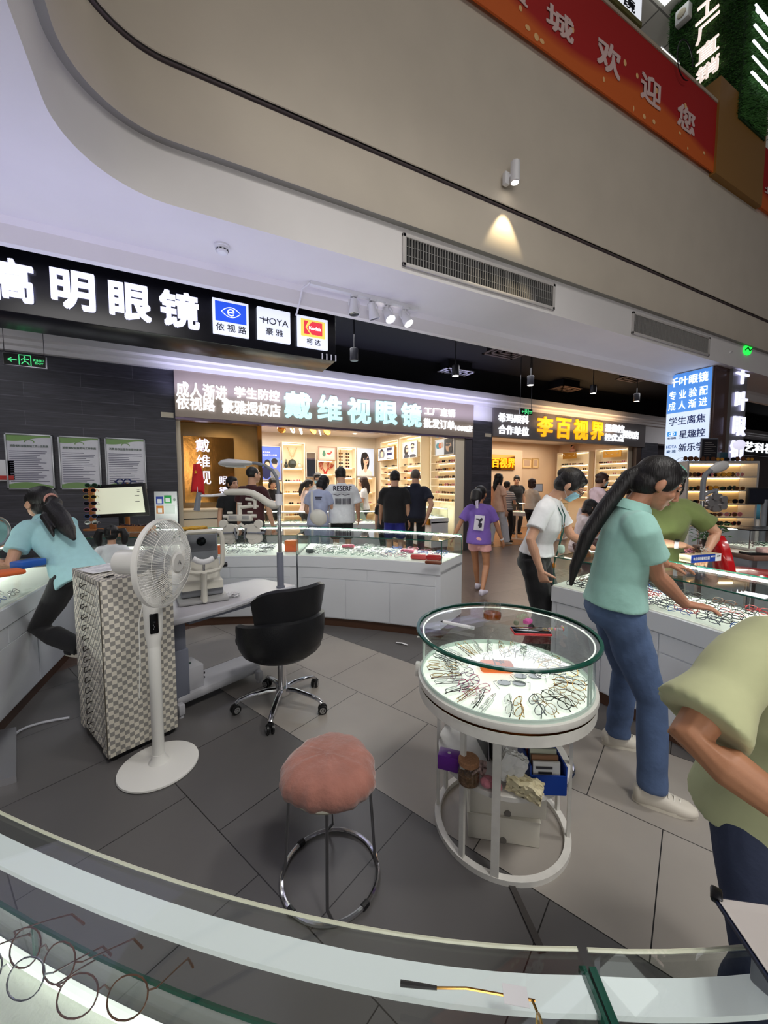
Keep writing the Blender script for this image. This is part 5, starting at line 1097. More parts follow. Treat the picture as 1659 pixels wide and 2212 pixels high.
# eye testing machine on the table
ar = thing('eye_testing_machine', 'cream and grey desktop eye testing machine with chin rest frame behind the fan', 'machine', (*onZ(436,1292,.66).xy, .662), camyaw(148))
m = MB(); m.bx(-.165,.165,-.13,.17,0,.028,.012); m.build('base_plate', mat('machine_grey', rgb(150,150,150), .45), ar)
m = MB(); m.bx(-.14,.14,-.16,.08,.03,.085,.015); m.build('lower_body', mat('machine_dark', rgb(126,128,134), .45), ar)
m = MB(); m.loft([[(x*w_, y0+(y1-y0)*yy_, z) for x,yy_ in ((-1,0),(1,0),(1,1),(-1,1))] for w_,y0,y1,z in ((.135,-.15,.10,.085),(.135,-.15,.10,.14),(.118,-.14,.085,.16),(.112,-.14,.08,.29))]); m.build('mid_body', CRM, ar)
m = MB(); m.bx(-.112,.112,-.17,.07,.29,.50,.02); hd = m.build('head', mat('machine_head', rgb(128,132,138), .4), ar)
m = MB(); m.bx(-.098,.098,.066,.074,.36,.475,.003); m.build('face_plate', mat('machine_face', rgb(104,107,112), .35), hd); m = MB(); m.lathe([(.030,0),(.032,.004),(.026,.012),(.022,.006),(0,.004)],28,(0,0,0),cap=False); m.xf(Matrix.Rotation(-PI/2,4,'X')); m.xf(Matrix.Translation((0,.074,.43))); m.build('lens', mat('lens_black', rgb(8,14,16), .08), hd)
loop = [(.122,.16,.27),(.128,.16,.36),(.126,.16,.46),(.118,.16,.495),(.09,.16,.51),(-.09,.16,.51),(-.118,.16,.495),(-.126,.16,.46),(-.128,.16,.36),(-.122,.16,.27),(-.10,.16,.235),(-.05,.16,.222),(.05,.16,.222),(.10,.16,.235)]
m = MB(); m.tube(loop, (.016,.014), 8, closed=True) if False else m.tube(loop, .0155, 8, closed=True); m.build('chin_rest_frame', CRM, ar)
m = MB(); m.tube([(.08,.165,.503),(-.08,.165,.503)],[(.008,.012)]*2,8); m.build('forehead_pad', mat('pad_beige', rgb(160,156,140), .6), ar)
m = MB(); m.tube([(0,.16,.225),(0,.158,.15),(0,.15,.06),(0,.14,.03)],[(.06,.02),(.036,.02),(.04,.022),(.055,.025)],12); m.build('rest_post', CRM, ar)
m = MB(); m.tube([(-.065,.155,.315),(-.03,.165,.30),(0,.17,.297),(.03,.165,.302),(.065,.155,.325)],[(.012,.02)]*5,10); m.build('chin_cup', WHITEPL, ar); m = MB(); m.cyl((0,.16,.235),.010,.055,12); m.build('chin_screw', CHROME, ar)
m = MB(); m.tube([(-.13,.10,.25),(-.165,.10,.25)],[.018,.018],12); m.build('side_knob', BLACKP, ar)
t2 = thing('crumpled_tissue', 'small crumpled clear wrapper on the table beside the eye testing machine', 'wrapper', (*onZ(500,1290,.662).xy,.662), .2); m = MB(); crumple(m,(0,0,.010),(.10,.05,.018),(0,0,0),.008,6); m.build('film', mat('film_white', rgb(210,210,214), .3, alpha=.8), t2, 10); settle(t2,.662)
t2 = thing('yellow_cloth', 'folded yellow cloth lying on top of the eye testing machine', 'cloth', tuple(Vector(ar.location)+Matrix.Rotation(ar.rotation_euler[2],3,'Z') @ Vector((.03,-.06,.5015))), 0); m = MB(); crumple(m,(0,0,.009),(.17,.09,.016),(0,0,.1),.004,8); m.build('cloth', mat('yellow_fabric', rgb(206,160,56), .85), t2, 30); settle(t2, .662+.5015)
# little flag standing on the arm handle's pole
t2 = thing('small_flag', 'small red flag with a gold star on a thin white stick above the arm handle', 'flag', tuple((Matrix.Rotation(R(24),4,'Z') @ (Matrix.Translation(PB) @ QR @ L2(441,1064))).xyz+Vector((-.06,2.72,0))), -YAW); m = MB(); m.tube([(0,0,0),(0,0,.235)],.0025,6); m.build('stick', WHITEPL, t2)
m = MB(); rows = []
for i in range(9):
    u = i/8; z = .225-.215*u; rows.append([(-.006-.004*u+(.05+.12*u*(1-.45*u))*(j/5-.4), .012*math.sin(j*1.5+u*3), z-.04*abs(j/5-.3)*u) for j in range(6)])
m.loft(rows, False, False); fl = m.build('cloth', mat('flag_red', rgb(196,24,30), .7), t2, 60); mo = fl.modifiers.new('thickness','SOLIDIFY'); mo.thickness = .0015
m = MB(); pts = [(.016*(1 if k % 2 == 0 else .4)*math.cos(PI/2+k*PI/5), .016*(1 if k % 2 == 0 else .4)*math.sin(PI/2+k*PI/5)) for k in range(10)]; m.prismY([(x+.002, z+.16) for x,z in pts], -.022, -.019); m.build('star', mat('star_gold', rgb(226,176,40), .5), t2)
# wall of the left: cable on the floor, plate
m = MB(); c = [onZ(x,y,.008) for x,y in ((32,1587),(40,1580),(60,1570),(90,1561),(120,1555),(150,1550))]; m.tube(c,.008,8); tag(m.build('floor_cable', mat('cable_white', rgb(190,192,198), .4)), 'thick pale cable on the floor running to the checked chest', 'cable')
a_ = [onZ(x,y,.0) for x,y in ((-15,1592),(36,1582),(36,1690),(-40,1712))]; m = MB(); m.prism([(p.x,p.y) for p in a_], 0, .035); tag(m.build('steel_plate', mat('plate_steel', (.42,.42,.44), .3, .8)), 'flat grey steel box on the floor at the left edge', 'box')
m = MB(); a_, b_ = onZ(1104,1912,.0), onZ(1172,2060,.0); v = (b_-a_).normalized(); n_ = Vector((-v.y,v.x,0))*.011; m.prism([(p.x,p.y) for p in (a_+n_,b_+n_*1.1,b_-n_*1.1,a_-n_)], 0, .007); tag(m.build('cable_cover', mat('dark_rubber', rgb(64,60,58), .6)), 'dark cable cover strip on the floor under the round stand', 'cable cover')
m = MB(); 
t2 = thing('torn_tape', 'scrap of white tape on the floor by the back counter', 'tape', (*onZ(868,1392,.0).xy,.001), .6); m = MB(); m.tube([(-.0,-.06,.006),(.005,0,.012),(.0,.06,.006)],[(.012,.003)]*3,6); m.build('strip', WHITEPL, t2)
# eyeglasses and clipboard on the nearest counter
def on(px,py,z): p = onZ(px,py,z); return (p.x,p.y,z)
for k,(px,py,rz,c1,c2,lb) in enumerate(((80,2215,-.75,'brown','brown','thin brown wire eyeglasses on the pale tray at the lower left corner, upper pair'),(0,2265,-.6,'silver','brown','thin silver eyeglasses on the pale tray at the very bottom left corner'),(215,2320,-.5,'brown','brown','brown wire eyeglasses cut by the bottom edge on the pale tray'))):
    me = {n: b for n, b in spec_parts(.0011,.026,.020,2.1,False).items()}; t2 = thing('eyeglasses', lb, 'eyeglasses', on(px,py,.7455), rz, 'frames on the nearest tray')
    for n, nm, mt in (('frame','frame',FRC[c1]),('templeL','temple',FRC[c2]),('templeR','temple',FRC[c2]),('lens-1','lens',LENS),('lens1','lens',LENS)): me[n].xf(Matrix.Rotation(R(-35),4,'X')); me[n].xf(Matrix.Translation((0,0,.003+.0 if True else 0))); me[n].build(nm, mt, t2)
    zmin = min(v[2] for n in me for v in me[n].v); t2.location.z -= zmin
t2 = thing('eyeglasses', 'gold wire eyeglasses with black temple tip and paper tag on the near glass top', 'eyeglasses', on(1165,2190,.9605), 0)
A_ = Vector(on(865,2153,.964)); B_ = Vector(on(1155,2192,.972)); O_ = Vector(t2.location); m = MB(); mid = A_.lerp(B_,.5)+Vector((0,0,.004)); q1 = A_.lerp(B_,.28)
m.tube([q1-O_,mid-O_,B_-O_],.0013,6); m.build('temple', FRC['gold'], t2); m = MB(); m.tube([A_-O_,A_.lerp(q1,.5)-O_,q1-O_],[.0028,.0024,.0017],8); m.build('temple_tip', BLACKP, t2)
m = MB(); c_ = A_.lerp(B_,.86); dr = (B_-A_); m.box(c_-O_+Vector((0,0,.003)),(.024,.016,.001),(0,0,math.atan2(dr.y,dr.x)),.0); m.build('paper_tag', WHITEPL, t2)
me = spec_parts(.0013,.025,.019,2.2,False); rot = Matrix.Rotation(math.atan2(dr.y,dr.x)-PI/2,4,'Z')
for n, nm, mt in (('frame','frame',FRC['gold']),('templeR','temple',FRC['gold']),('lens-1','lens',LENS),('lens1','lens',LENS)):
    b = me[n]; b.xf(Matrix.Scale(-1,4,(1,0,0)) @ Matrix.Translation((.067,-.0,-.026))); b.xf(rot @ Matrix.Rotation(PI,4,'Z')); b.xf(Matrix.Translation(B_-O_+Vector((0,0,.0)))); b.build(nm, mt, t2)
zmin = min((v.co.z for c in t2.children for v in c.data.vertices)); t2.location.z = .9605-zmin
CBP = thing('clipboard', 'navy clipboard with a white sheet at the lower right corner over the glass counter', 'clipboard', on(1640,2080,1.02), 0)
cs = [Vector(on(x,y,z)) for x,y,z in ((1541,1945,.995),(1750,1975,.99),(1760,2190,1.03),(1660,2125,1.035))]; O_ = Vector(CBP.location)
m = MB(); nv = (cs[1]-cs[0]).cross(cs[3]-cs[0]).normalized(); nv = nv if nv.z > 0 else -nv; m.loft([[p-O_ for p in cs],[p-O_+nv*.004 for p in cs]]); m.build('board', mat('navy_board', rgb(24,34,62), .5), CBP)
ct = sum(cs, Vector())/4; m = MB(); ins = [ct+(p-ct)*.93+(cs[1]-cs[0])*.01 for p in cs]; m.loft([[p-O_+nv*.0042 for p in ins],[p-O_+nv*.0052 for p in ins]]); m.build('sheet', mat('paper_warm', rgb(206,200,196), .6), CBP)
bx_ = cs[0].lerp(cs[1],.04)-O_; m = MB(); m.box(bx_+nv*.006,(.02,.012,.008),(0,0,.4),.003); m.build('clip', mat('clip_dark', rgb(30,30,34), .3, .6), CBP)
m = MB(); z0 = .9605
m.bx(-.02,.02,-.02,.02,0,.03)
t3 = thing('counter_stack', 'small grey stand under the clipboard on the short glass counter', 'stand', (ct.x+.02, ct.y-.01, z0)); zt_ = 1.0-z0; m = MB(); m.box((0,0,.016),(.06,.05,.032),None,.004); m.build('block', GREYPL, t3)
# ================================================================ people
DBG = False
SKIN = mat('skin', rgb(206,158,130), .5, noise=.04, nscale=12, bump=.05, bscale=180); SKIN_D = mat('skin_tan', rgb(176,124,92), .5, noise=.05, nscale=12, bump=.05, bscale=180)
def hairmat(name, col):
    m = mat(name, col, .45); nt = m.node_tree; b = nt.nodes['Principled BSDF']; tc = nt.nodes.new('ShaderNodeTexCoord'); mp = nt.nodes.new('ShaderNodeMapping'); mp.inputs['Scale'].default_value = (150,150,9)
    n = nt.nodes.new('ShaderNodeTexNoise'); n.inputs['Scale'].default_value = 1; n.inputs['Detail'].default_value = 3; bp = nt.nodes.new('ShaderNodeBump'); bp.inputs['Strength'].default_value = .6; bp.inputs['Distance'].default_value = .006
    nt.links.new(tc.outputs['Object'], mp.inputs[0]); nt.links.new(mp.outputs[0], n.inputs['Vector']); nt.links.new(n.outputs['Fac'], bp.inputs['Height']); nt.links.new(bp.outputs[0], b.inputs['Normal']); return m
HAIR = hairmat('black_hair', rgb(22,19,20)); HAIRB = hairmat('dark_brown_hair', rgb(58,36,28)); HAIRG = hairmat('cropped_grey_hair', rgb(96,84,78))
LIPS = mat('lips', rgb(168,84,80), .45); EYEM = mat('eye_dark', rgb(24,18,16), .15); EYEW = mat('eye_white', rgb(225,220,214), .25)
def cloth(name, col, noise=.04, bump=.25, bscale=22, rough=.85): return mat(name, col, rough, noise=noise, nscale=26, bump=bump, bscale=bscale, sheen=.15)
def denim(name, c):
    m = mat(name, c, .8, noise=.16, nscale=9, bump=.35, bscale=30); return m
def remesh(mb, voxel, sm, name, mats, parent, fold=None):
    me = bpy.data.meshes.new('tmp'); me.from_pydata(mb.v, [], mb.f); o = bpy.data.objects.new('tmp', me); COL.objects.link(o)
    bm = bmesh.new(); bm.from_mesh(me); bmesh.ops.recalc_face_normals(bm, faces=bm.faces[:]); bm.to_mesh(me); bm.free()
    r = o.modifiers.new('r', 'REMESH'); r.mode = 'VOXEL'; r.voxel_size = voxel
    if sm: s_ = o.modifiers.new('s', 'SMOOTH'); s_.factor = .5; s_.iterations = sm
    dg = bpy.context.evaluated_depsgraph_get(); m2 = bpy.data.meshes.new_from_object(o.evaluated_get(dg)); bpy.data.objects.remove(o); bpy.data.meshes.remove(me)
    m2.name = name; n = len(m2.vertices)
    if fold:                                  # soft creases in cloth
        co = np.empty(n*3, np.float32); m2.vertices.foreach_get('co', co); co = co.reshape(-1,3); no = np.empty(n*3, np.float32); m2.vertices.foreach_get('normal', no); no = no.reshape(-1,3)
        co = co + no*fold(co)[:,None]; m2.vertices.foreach_set('co', co.astype(np.float32).ravel())
    m2.materials.clear()
    for mm in (mats if isinstance(mats, (list,tuple)) else [mats]): m2.materials.append(mm)
    m2.shade_smooth(); m2.update(); ob = bpy.data.objects.new(name, m2); COL.objects.link(ob); ob.parent = parent; return ob
def folds(amp, seed=0, fz=38, fx=16):
    def f(co):
        x, y, z = co[:,0], co[:,1], co[:,2]
        a = np.sin(fz*z+fx*x*1.3+7*np.sin(9*y+seed)+seed)*.5+np.sin(fz*.53*z-fx*y*1.7+4*np.sin(11*x+seed*2))*.6
        g = .5+.5*np.sin(7*z+5*x+seed*1.7)
        return amp*a*g
    return f
def ik(A, T, l1, l2, pole):
    A, T, pole = Vector(A), Vector(T), Vector(pole); d = T-A; L = max(.05, min(d.length, (l1+l2)*.999)); u = d.normalized(); T2 = A+u*L
    x = (l1*l1-l2*l2+L*L)/(2*L); h = math.sqrt(max(0, l1*l1-x*x)); p = pole-u*pole.dot(u); p = p.normalized() if p.length > 1e-6 else Vector((0,0,1)); return A+u*x+p*h, T2
def add_hand(mb, wrist, d, pn, side, curl=.35, s=1.0, spread=1.0, thumb=.6):
    d = Vector(d).normalized(); pn = Vector(pn); pn = (pn-d*pn.dot(d)).normalized(); lt = d.cross(pn)*(1 if side > 0 else -1)   # lt points to the thumb side
    w = Vector(wrist)
    def frame(c, rx, ry): return [c+lt*(rx*math.cos(2*PI*k/12))+pn*(ry*math.sin(2*PI*k/12)) for k in range(12)]
    mb.loft([frame(w+d*t*s, rx*s, ry*s) for t, rx, ry in ((-.02,.026,.020),(.01,.028,.019),(.045,.038,.017),(.08,.041,.014),(.092,.038,.011))])
    for i, (off, L) in enumerate(((.030,.068),(.0105,.076),(-.0095,.070),(-.029,.054))):
        p = w+(d*.085+lt*off)*s; dd = (d+lt*off*2.2*spread).normalized(); pts = [p-dd*.012*s, p]; c = curl*(1+.08*i)
        for seg, f in ((.45,.75),(.30,1.15),(.25,.8)):
            dd = (dd*math.cos(c*f)+pn*math.sin(c*f)).normalized(); p = p+dd*L*seg*s; pts.append(p)
        mb.tube(pts, [.0095*s,.0092*s,.0086*s,.008*s,.0062*s], 8)
    p = w+(d*.025+lt*.024)*s; dd = (d*.62+lt*.72+pn*.25).normalized(); pts = [p, p+dd*.032*s]
    for seg, c in ((.030,.25),(.026,.35)): dd = (dd*math.cos(c*thumb)+d*.35*math.sin(c)+pn*math.sin(c*thumb)*.8).normalized(); pts.append(pts[-1]+dd*seg*s)
    mb.tube(pts, [.015*s,.0125*s,.0105*s,.0075*s], 8)
def person(label, loc, rz, h=1.65, fem=True, lean=0.0, lean2=None, hp=0.0, hy=0.0, hroll=0.0, side_lean=0.0, R_=None, L_=None, Rp=(.4,-1,-.3), Lp=(-.4,-1,-.3), Rf=(.09,.0,0), Lf=(-.09,.0,0), zp=None, toeR=.15, toeL=-.15, kneeR=(.1,1,0), kneeL=(-.1,1,0),
           top=None, sleeve=.55, loose=1.0, hem=-.02, bottom=None, btype='trousers', blen=1.0, shoes=None, hair='short', hm=None, skin=None, near=False, width=1.0, Rh=None, Lh=None, curlR=.35, curlL=.35, collar=False, eyes=True, group=None, neckless=False, belly=0.0, sw=.075):
    s = h/1.65; sk = skin or SKIN; hm = hm or HAIR; P = thing('person', label, 'person', (loc[0], loc[1], loc[2] if len(loc) > 2 else 0), rz, group)
    vb, vc = (.0046,.0085) if near else (.0085,.014)
    lean2 = lean*1.25 if lean2 is None else lean2
    pel = Vector((0,0,(.905 if zp is None else zp/s)))*s
    R1 = Euler((-lean, side_lean, 0)).to_matrix(); R2 = Euler((-lean2, side_lean*1.2, 0)).to_matrix()
    wst = pel+R1 @ Vector((0,0,.13*s)); chs = wst+R1.lerp(R2,.5) @ Vector((0,.005*s,.16*s)) if False else wst+(R1 @ Vector((0,.004,.08))+R2 @ Vector((0,.004,.08)))*s; nk = chs+R2 @ Vector((0,-.01,.20))*s
    RH_ = R2 @ Euler((lean2*.55,0,0)).to_matrix() @ Euler((-hp,hroll,-hy)).to_matrix()
    hc = nk+R2 @ Vector((0,.010,.038))*s+RH_ @ Vector((0,.026,.116))*s
    swd = (.168 if fem else .190)*width
    sh = {1: nk+R2 @ Vector((swd,-.005,-.068))*s, -1: nk+R2 @ Vector((-swd,-.005,-.068))*s}
    u1, u2 = .275*s, .235*s
    tg = {1: R_ or (.245*s,.03*s,.80*s), -1: L_ or (-.245*s,.03*s,.80*s)}; pl = {1: Rp, -1: Lp}; el, wr = {}, {}
    for k in (1,-1): el[k], wr[k] = ik(sh[k], tg[k], u1, u2, pl[k])
    B = MB()
    def ring(c, rx, ry, M, n=20, yo=0): return [c+M @ Vector((rx*math.cos(2*PI*k/n), ry*math.sin(2*PI*k/n)+yo, 0)) for k in range(n)]
    # head
    st = len(B.v)
    for c, r_ in (((0,-.014,.032),(.074,.093,.083)), ((0,.028,-.022),(.062,.062,.082)), ((0,.036,-.062),(.049,.050,.050)), ((0,.066,-.090),(.022,.020,.018)), ((.034,.056,-.030),(.028,.028,.026)), ((-.034,.056,-.030),(.028,.028,.026)), ((0,.078,-.064),(.022,.014,.012)), ((0,.070,.022),(.050,.022,.020))): B.ell(c, r_, 18, 12)
    B.tube([(0,.084,.018),(0,.096,-.006),(0,.106,-.030),(0,.094,-.040)], [(.008,.008),(.010,.010),(.014,.011),(.013,.008)], 10)
    for sx in (1,-1): B.ell((sx*.077,-.006,-.012), (.011,.020,.032), 12, 10, (0,0,sx*-.35)); B.ell((sx*.076,.004,-.036), (.007,.010,.012), 10, 8)
    B.xf(Matrix.Translation(hc) @ (RH_.to_4x4()) @ Matrix.Scale(s*1.02,4), st)
    nb = nk+R2 @ Vector((0,-.012,-.03))*s; nt = hc+RH_ @ Vector((0,-.022,-.055))*s; nr = (.050 if fem else .058)*s
    B.tube([nb-(nt-nb)*.4, nb, nb.lerp(nt,.5), nt], [nr*1.05, nr*1.05, nr, nr*1.02], 14)
    # inner trunk, arms, hands, bare legs in one surface
    B.loft([ring(pel, .07*s,.045*s,R1), ring(wst,.075*s,.05*s,R1), ring(chs,.105*s,.07*s,R2), ring(chs+R2 @ Vector((0,-.004,.11))*s,.10*s,.05*s,R2), ring(nk-R2 @ Vector((0,.006,.03))*s,.05*s,.04*s,R2)])
    ar = (.88 if fem else 1.0)*width
    for k in (1,-1):
        B.tube([sh[k]-R2 @ Vector((k*.05,0,.0))*s, sh[k], sh[k].lerp(el[k],.5), el[k], el[k].lerp(wr[k],.30), el[k].lerp(wr[k],.75), wr[k]], [.024*s*ar,.034*s*ar,.044*s*ar,.040*s*ar,.041*s*ar,.030*s*ar,.0255*s*ar], 12)
        hd = (Rh if k > 0 else Lh); fd = (wr[k]-el[k]).normalized()
        d_, pn_ = (hd if hd else (fd, (-k*.9,.2,0) if abs(fd.z) > .6 else (0,0,-1)))
        add_hand(B, wr[k], d_, pn_, k, curlR if k > 0 else curlL, s*(1.0 if not fem else .95))
    hip, kn, an = {}, {}, {}
    ft = {1: Vector(Rf), -1: Vector(Lf)}
    for k in (1,-1):
        hip[k] = pel+R1 @ Vector((k*.088,0,-.035))*s; an[k] = ft[k]+Vector((0,0,.085*s))
        kn[k], a2 = ik(hip[k], an[k], .415*s, .40*s, kneeR if k > 0 else kneeL); an[k] = a2
        if btype in ('shorts','skirt'):
            B.tube([hip[k], hip[k].lerp(kn[k],.4), kn[k], kn[k].lerp(an[k],.3), kn[k].lerp(an[k],.75), an[k], an[k]-Vector((0,0,.05*s))], [.045*s,.066*s,.048*s,.050*s,.036*s,.030*s,.032*s], 12)
    body = remesh(B, vb*(.8 if near else 1), 2 if near else 1, 'body', sk, P)
    # shirt
    T = MB(); lo = loose*width; bx, by = ((.150,.112) if fem else (.166,.118)); hz = hem*s; hw = (.170 if fem else .165); R0 = R1
    cc = lambda v: v
    rings = [ring(pel+R1 @ Vector((0,0,hz)), max(hw*lo,.186*width)*s, max(.122*lo,.140)*s+belly*.4, R1, 28, belly*.4), ring(pel+R1 @ Vector((0,0,max(hz+.03*s,.05*s))), max(.160*lo,.174*width)*s, max(.112*lo,.128)*s+belly*.8, R1, 28, belly*.8), ring(wst, (.140 if fem else .156)*lo*s, .102*lo*s+belly, R1, 28, belly),
             ring(chs-(R2 @ Vector((0,0,.02))*s), bx*lo*s, by*lo*s, R2, 28, .010*s if fem else .004*s), ring(chs+R2 @ Vector((0,0,.07))*s, (bx+.006)*lo*s, (by-.012)*lo*s, R2, 28), ring(chs+R2 @ Vector((0,-.006,.120))*s, (swd-.008)*s, .082*lo*s, R2, 28), ring(nk+R2 @ Vector((0,-.006,-.034))*s, .122*s, .072*s, R2, 28), ring(nk+R2 @ Vector((0,-.010,-.006))*s, .078*s, .064*s, R2, 28), ring(nk+R2 @ Vector((0,-.010,.012))*s, .064*s, .058*s, R2, 28)]
    T.loft(rings)
    for k in (1,-1):
        e = sh[k].lerp(el[k], min(1, sleeve/.55*.62)) if sleeve <= .9 else el[k].lerp(wr[k], sleeve-1.0 if sleeve > 1 else 0)
        r0, r1 = .066*s*(.5+.5*lo), sw*s*lo*(.86 if fem else .95); ups = (R2 @ Vector((0,0,1)))
        dn = R2 @ Vector((-k*.004,0,-max(0,r0/s-.060)*.9))*s; sk_ = sh[k]; sh[k] = sh[k]+dn
        pts = [sh[k]-R2 @ Vector((k*.09,0,-.012))*s, sh[k]-R2 @ Vector((k*.03,0,-.006))*s, sh[k]+(el[k]-sh[k])*.12, sh[k].lerp(e,.6), e]; rr_ = [r0*.9, r0*1.02, r0*.98, r0*.96, r1]
        if sleeve > .9: pts = [pts[0], pts[1], pts[2], sh[k].lerp(el[k],.6), el[k], e]; rr_ = [r0*.9, r0, r0*.95, r0*.85, r0*.76, r0*.62]
        T.tube(pts, rr_, 16); sh[k] = sk_
    if top: top_o = remesh(T, vc, 4, 'shirt', top, P, folds((.004 if near else .003)*s, h*9+rz))
    if collar and top:
        m = MB(); rr2 = []
        for r_, z in ((.072,.0),(.070,.032),(.082,.014),(.090,-.016),(.080,-.012),(.074,-.01)): rr2.append(ring(nk+R2 @ Vector((0,.0,z))*s, r_*s, (r_-.006)*s, R2 @ Euler((-.12,0,0)).to_matrix(), 28))
        m.loft(rr2, True, False); m.build('collar', top, P, 60)
    # lower garment
    if bottom:
        G = MB(); wd = (1.0 if fem else .96)*width
        G.loft([ring(pel+R1 @ Vector((0,0,.10))*s, .142*wd*s, .105*s, R1, 24), ring(pel+R1 @ Vector((0,-.005,.03))*s, .160*wd*s, .118*s, R1, 24), ring(pel+R1 @ Vector((0,-.012,-.05))*s, .170*wd*s, .125*s, R1, 24), ring(pel+R1 @ Vector((0,-.008,-.10))*s, .150*wd*s, .105*s, R1, 24)])
        if btype == 'skirt':
            e = .42*blen; mid = (kn[1]+kn[-1])/2; G.loft([ring(pel, .158*wd*s,.115*s,R1,24), ring(pel.lerp(mid,.4),.175*wd*s,.135*s,R1,24), ring(pel.lerp(mid,min(1.0,.45+e)),.178*wd*s,.150*s,Matrix.Identity(3),24)])
        else:
            wide = {'trousers':(.088,.078,.064,.057,.060),'jeans':(.094,.082,.064,.062,.066),'wide':(.094,.092,.092,.098,.104),'shorts':(.092,.090,.086,.086,.086)}[btype]
            for k in (1,-1):
                if btype == 'shorts': e = hip[k].lerp(kn[k], min(1,.62*blen)); G.tube([hip[k]+Vector((0,0,.03*s)), hip[k].lerp(e,.5), e], [.088*s*wd,.092*s*wd,.095*s*wd], 16)
                else:
                    e = an[k]+(kn[k]-an[k])*.10-Vector((0,0,.045*s)); G.tube([hip[k]+Vector((0,0,.03*s)), hip[k].lerp(kn[k],.5), kn[k], kn[k].lerp(e,.35), kn[k].lerp(e,.8), e], [wide[0]*s*wd,wide[1]*s*wd,wide[2]*s,wide[2]*s*.97 if btype=='wide' else .066*s,wide[3]*s,wide[4]*s], 16)
        remesh(G, vc, 3, {'shorts':'shorts','skirt':'skirt'}.get(btype,'trousers'), bottom, P, folds((.0045 if near else .003)*s, h*5, 52, 10))
    if shoes:
        for k, ty in ((1,toeR),(-1,toeL)):
            a = an[k]; base = Vector((a.x, a.y, a.z-.085*s)); M = Matrix.Translation(base) @ Matrix.Rotation(-ty,4,'Z'); m = MB()
            def rg(y, w_, z0, z1): return [Vector((w_*math.copysign(abs(math.cos(2*PI*q/14))**.7, math.cos(2*PI*q/14)), y, z0+(z1-z0)*(.5+.5*math.copysign(abs(math.sin(2*PI*q/14))**.7, math.sin(2*PI*q/14))))) for q in range(14)]
            m.loft([rg(-.075,.022,.01,.075), rg(-.06,.034,.002,.09), rg(-.01,.038,.0,.095), rg(.045,.042,.0,.075), rg(.10,.047,.0,.058), rg(.145,.042,.004,.048), rg(.172,.022,.012,.034)]); m.xf(M @ Matrix.Scale(s,4)); sh_o = m.build('shoe', shoes, P, 60)
            if near:
                m = MB(); m.loft([[Vector((w_*math.cos(2*PI*q/20), y0, 0)) for q in range(1)] for w_,y0 in ((0,0),)]) if False else None
                pr = [(.036*math.cos(a_)*(1.25 if math.sin(a_) > 0 else 1.05), .048+.128*math.sin(a_)) for a_ in [2*PI*q/24 for q in range(24)]]; m.prism(pr, 0, .022); m.xf(M @ Matrix.Scale(s,4)); m.build('sole', mat('shoe_sole', rgb(206,200,186), .7), sh_o)
                m = MB()
                for q in range(4): y = .035+.022*q; m.tube([(-.024,y,.075-.010*q+.004),(0,y+.006,.088-.011*q+.004),(.024,y,.075-.010*q+.004)], .003, 6)
                m.xf(M @ Matrix.Scale(s,4)); m.build('laces', mat('laces_white', rgb(225,222,212), .8), sh_o)
    # hair
    HM = Matrix.Translation(hc) @ RH_.to_4x4() @ Matrix.Scale(s*1.02,4); Hh = MB()
    cap = ((0,-.022,.038),(.086,.101,.090)) if hair != 'crop' else ((0,-.020,.034),(.078,.094,.084)); Hh.ell(*cap, 22, 14); st = 0
    if hair in ('pony','bob','long','bun','pigtails'):
        Hh.ell((.0,-.045,-.02),(.078,.070,.075),18,12)
        for sx in (1,-1): Hh.ell((sx*.060,.012,.020),(.024,.050,.052),14,10)
        Hh.ell((0,.040,.078),(.060,.040,.030),14,10)
    if hair == 'bob':
        for sx in (1,-1): Hh.ell((sx*.068,-.005,-.045),(.024,.048,.075),14,10)
        Hh.ell((0,-.055,-.055),(.078,.052,.075),18,12)
    if hair == 'long':
        for sx in (1,-1): Hh.tube([(sx*.068,.0,.03),(sx*.076,-.01,-.06),(sx*.07,-.02,-.16)],[.03,.034,.022],12)
        Hh.tube([(0,-.06,.0),(0,-.085,-.10),(0,-.10,-.22),(0,-.09,-.30)],[(.07,.05),(.085,.05),(.075,.04),(.04,.02)],16)
    if hair == 'bun': Hh.ell((0,-.105,.035),(.042,.036,.040),14,10)
    if hair == 'short': Hh.ell((0,.035,.075),(.068,.050,.040),14,10); Hh.ell((0,-.07,-.01),(.066,.04,.055),14,10); [Hh.ell((sx*.066,-.01,.0),(.016,.045,.045),12,8) for sx in (1,-1)]
    Hh.xf(HM)
    def world_tail(pts, rads): Hh.tube([HM @ Vector(pts[0])]+[Vector(p) for p in pts[1:]], rads, 14)
    J = dict(P=P, hc=hc, RH=RH_, R1=R1, R2=R2, nk=nk, chs=chs, wst=wst, pel=pel, sh=sh, el=el, wr=wr, kn=kn, an=an, s=s, HM=HM, vb=vb, Hh=Hh, hm=hm, tail=world_tail, body=body)
    def finish():
        if DBG and near:
            f = lambda v: (lambda w: (round(829.5+FPX*(w-EYEP).dot(_r)/(w-EYEP).dot(_f)), round(1106-FPX*(w-EYEP).dot(_u)/(w-EYEP).dot(_f)), round((w-EYEP).dot(_f),2)))(Matrix.Rotation(rz,3,'Z') @ Vector(v)+P.location)
            print('DBG', label[:28], 'head', f(hc), 'nk', f(nk), 'shR', f(sh[1]), 'elR', f(el[1]), 'wrR', f(wr[1]), 'shL', f(sh[-1]), 'elL', f(el[-1]), 'wrL', f(wr[-1]), 'pel', f(pel), 'knL', f(kn[-1]))
        o = remesh(Hh, .0055 if near else .009, 2, 'hair', hm, P); J['hair'] = o
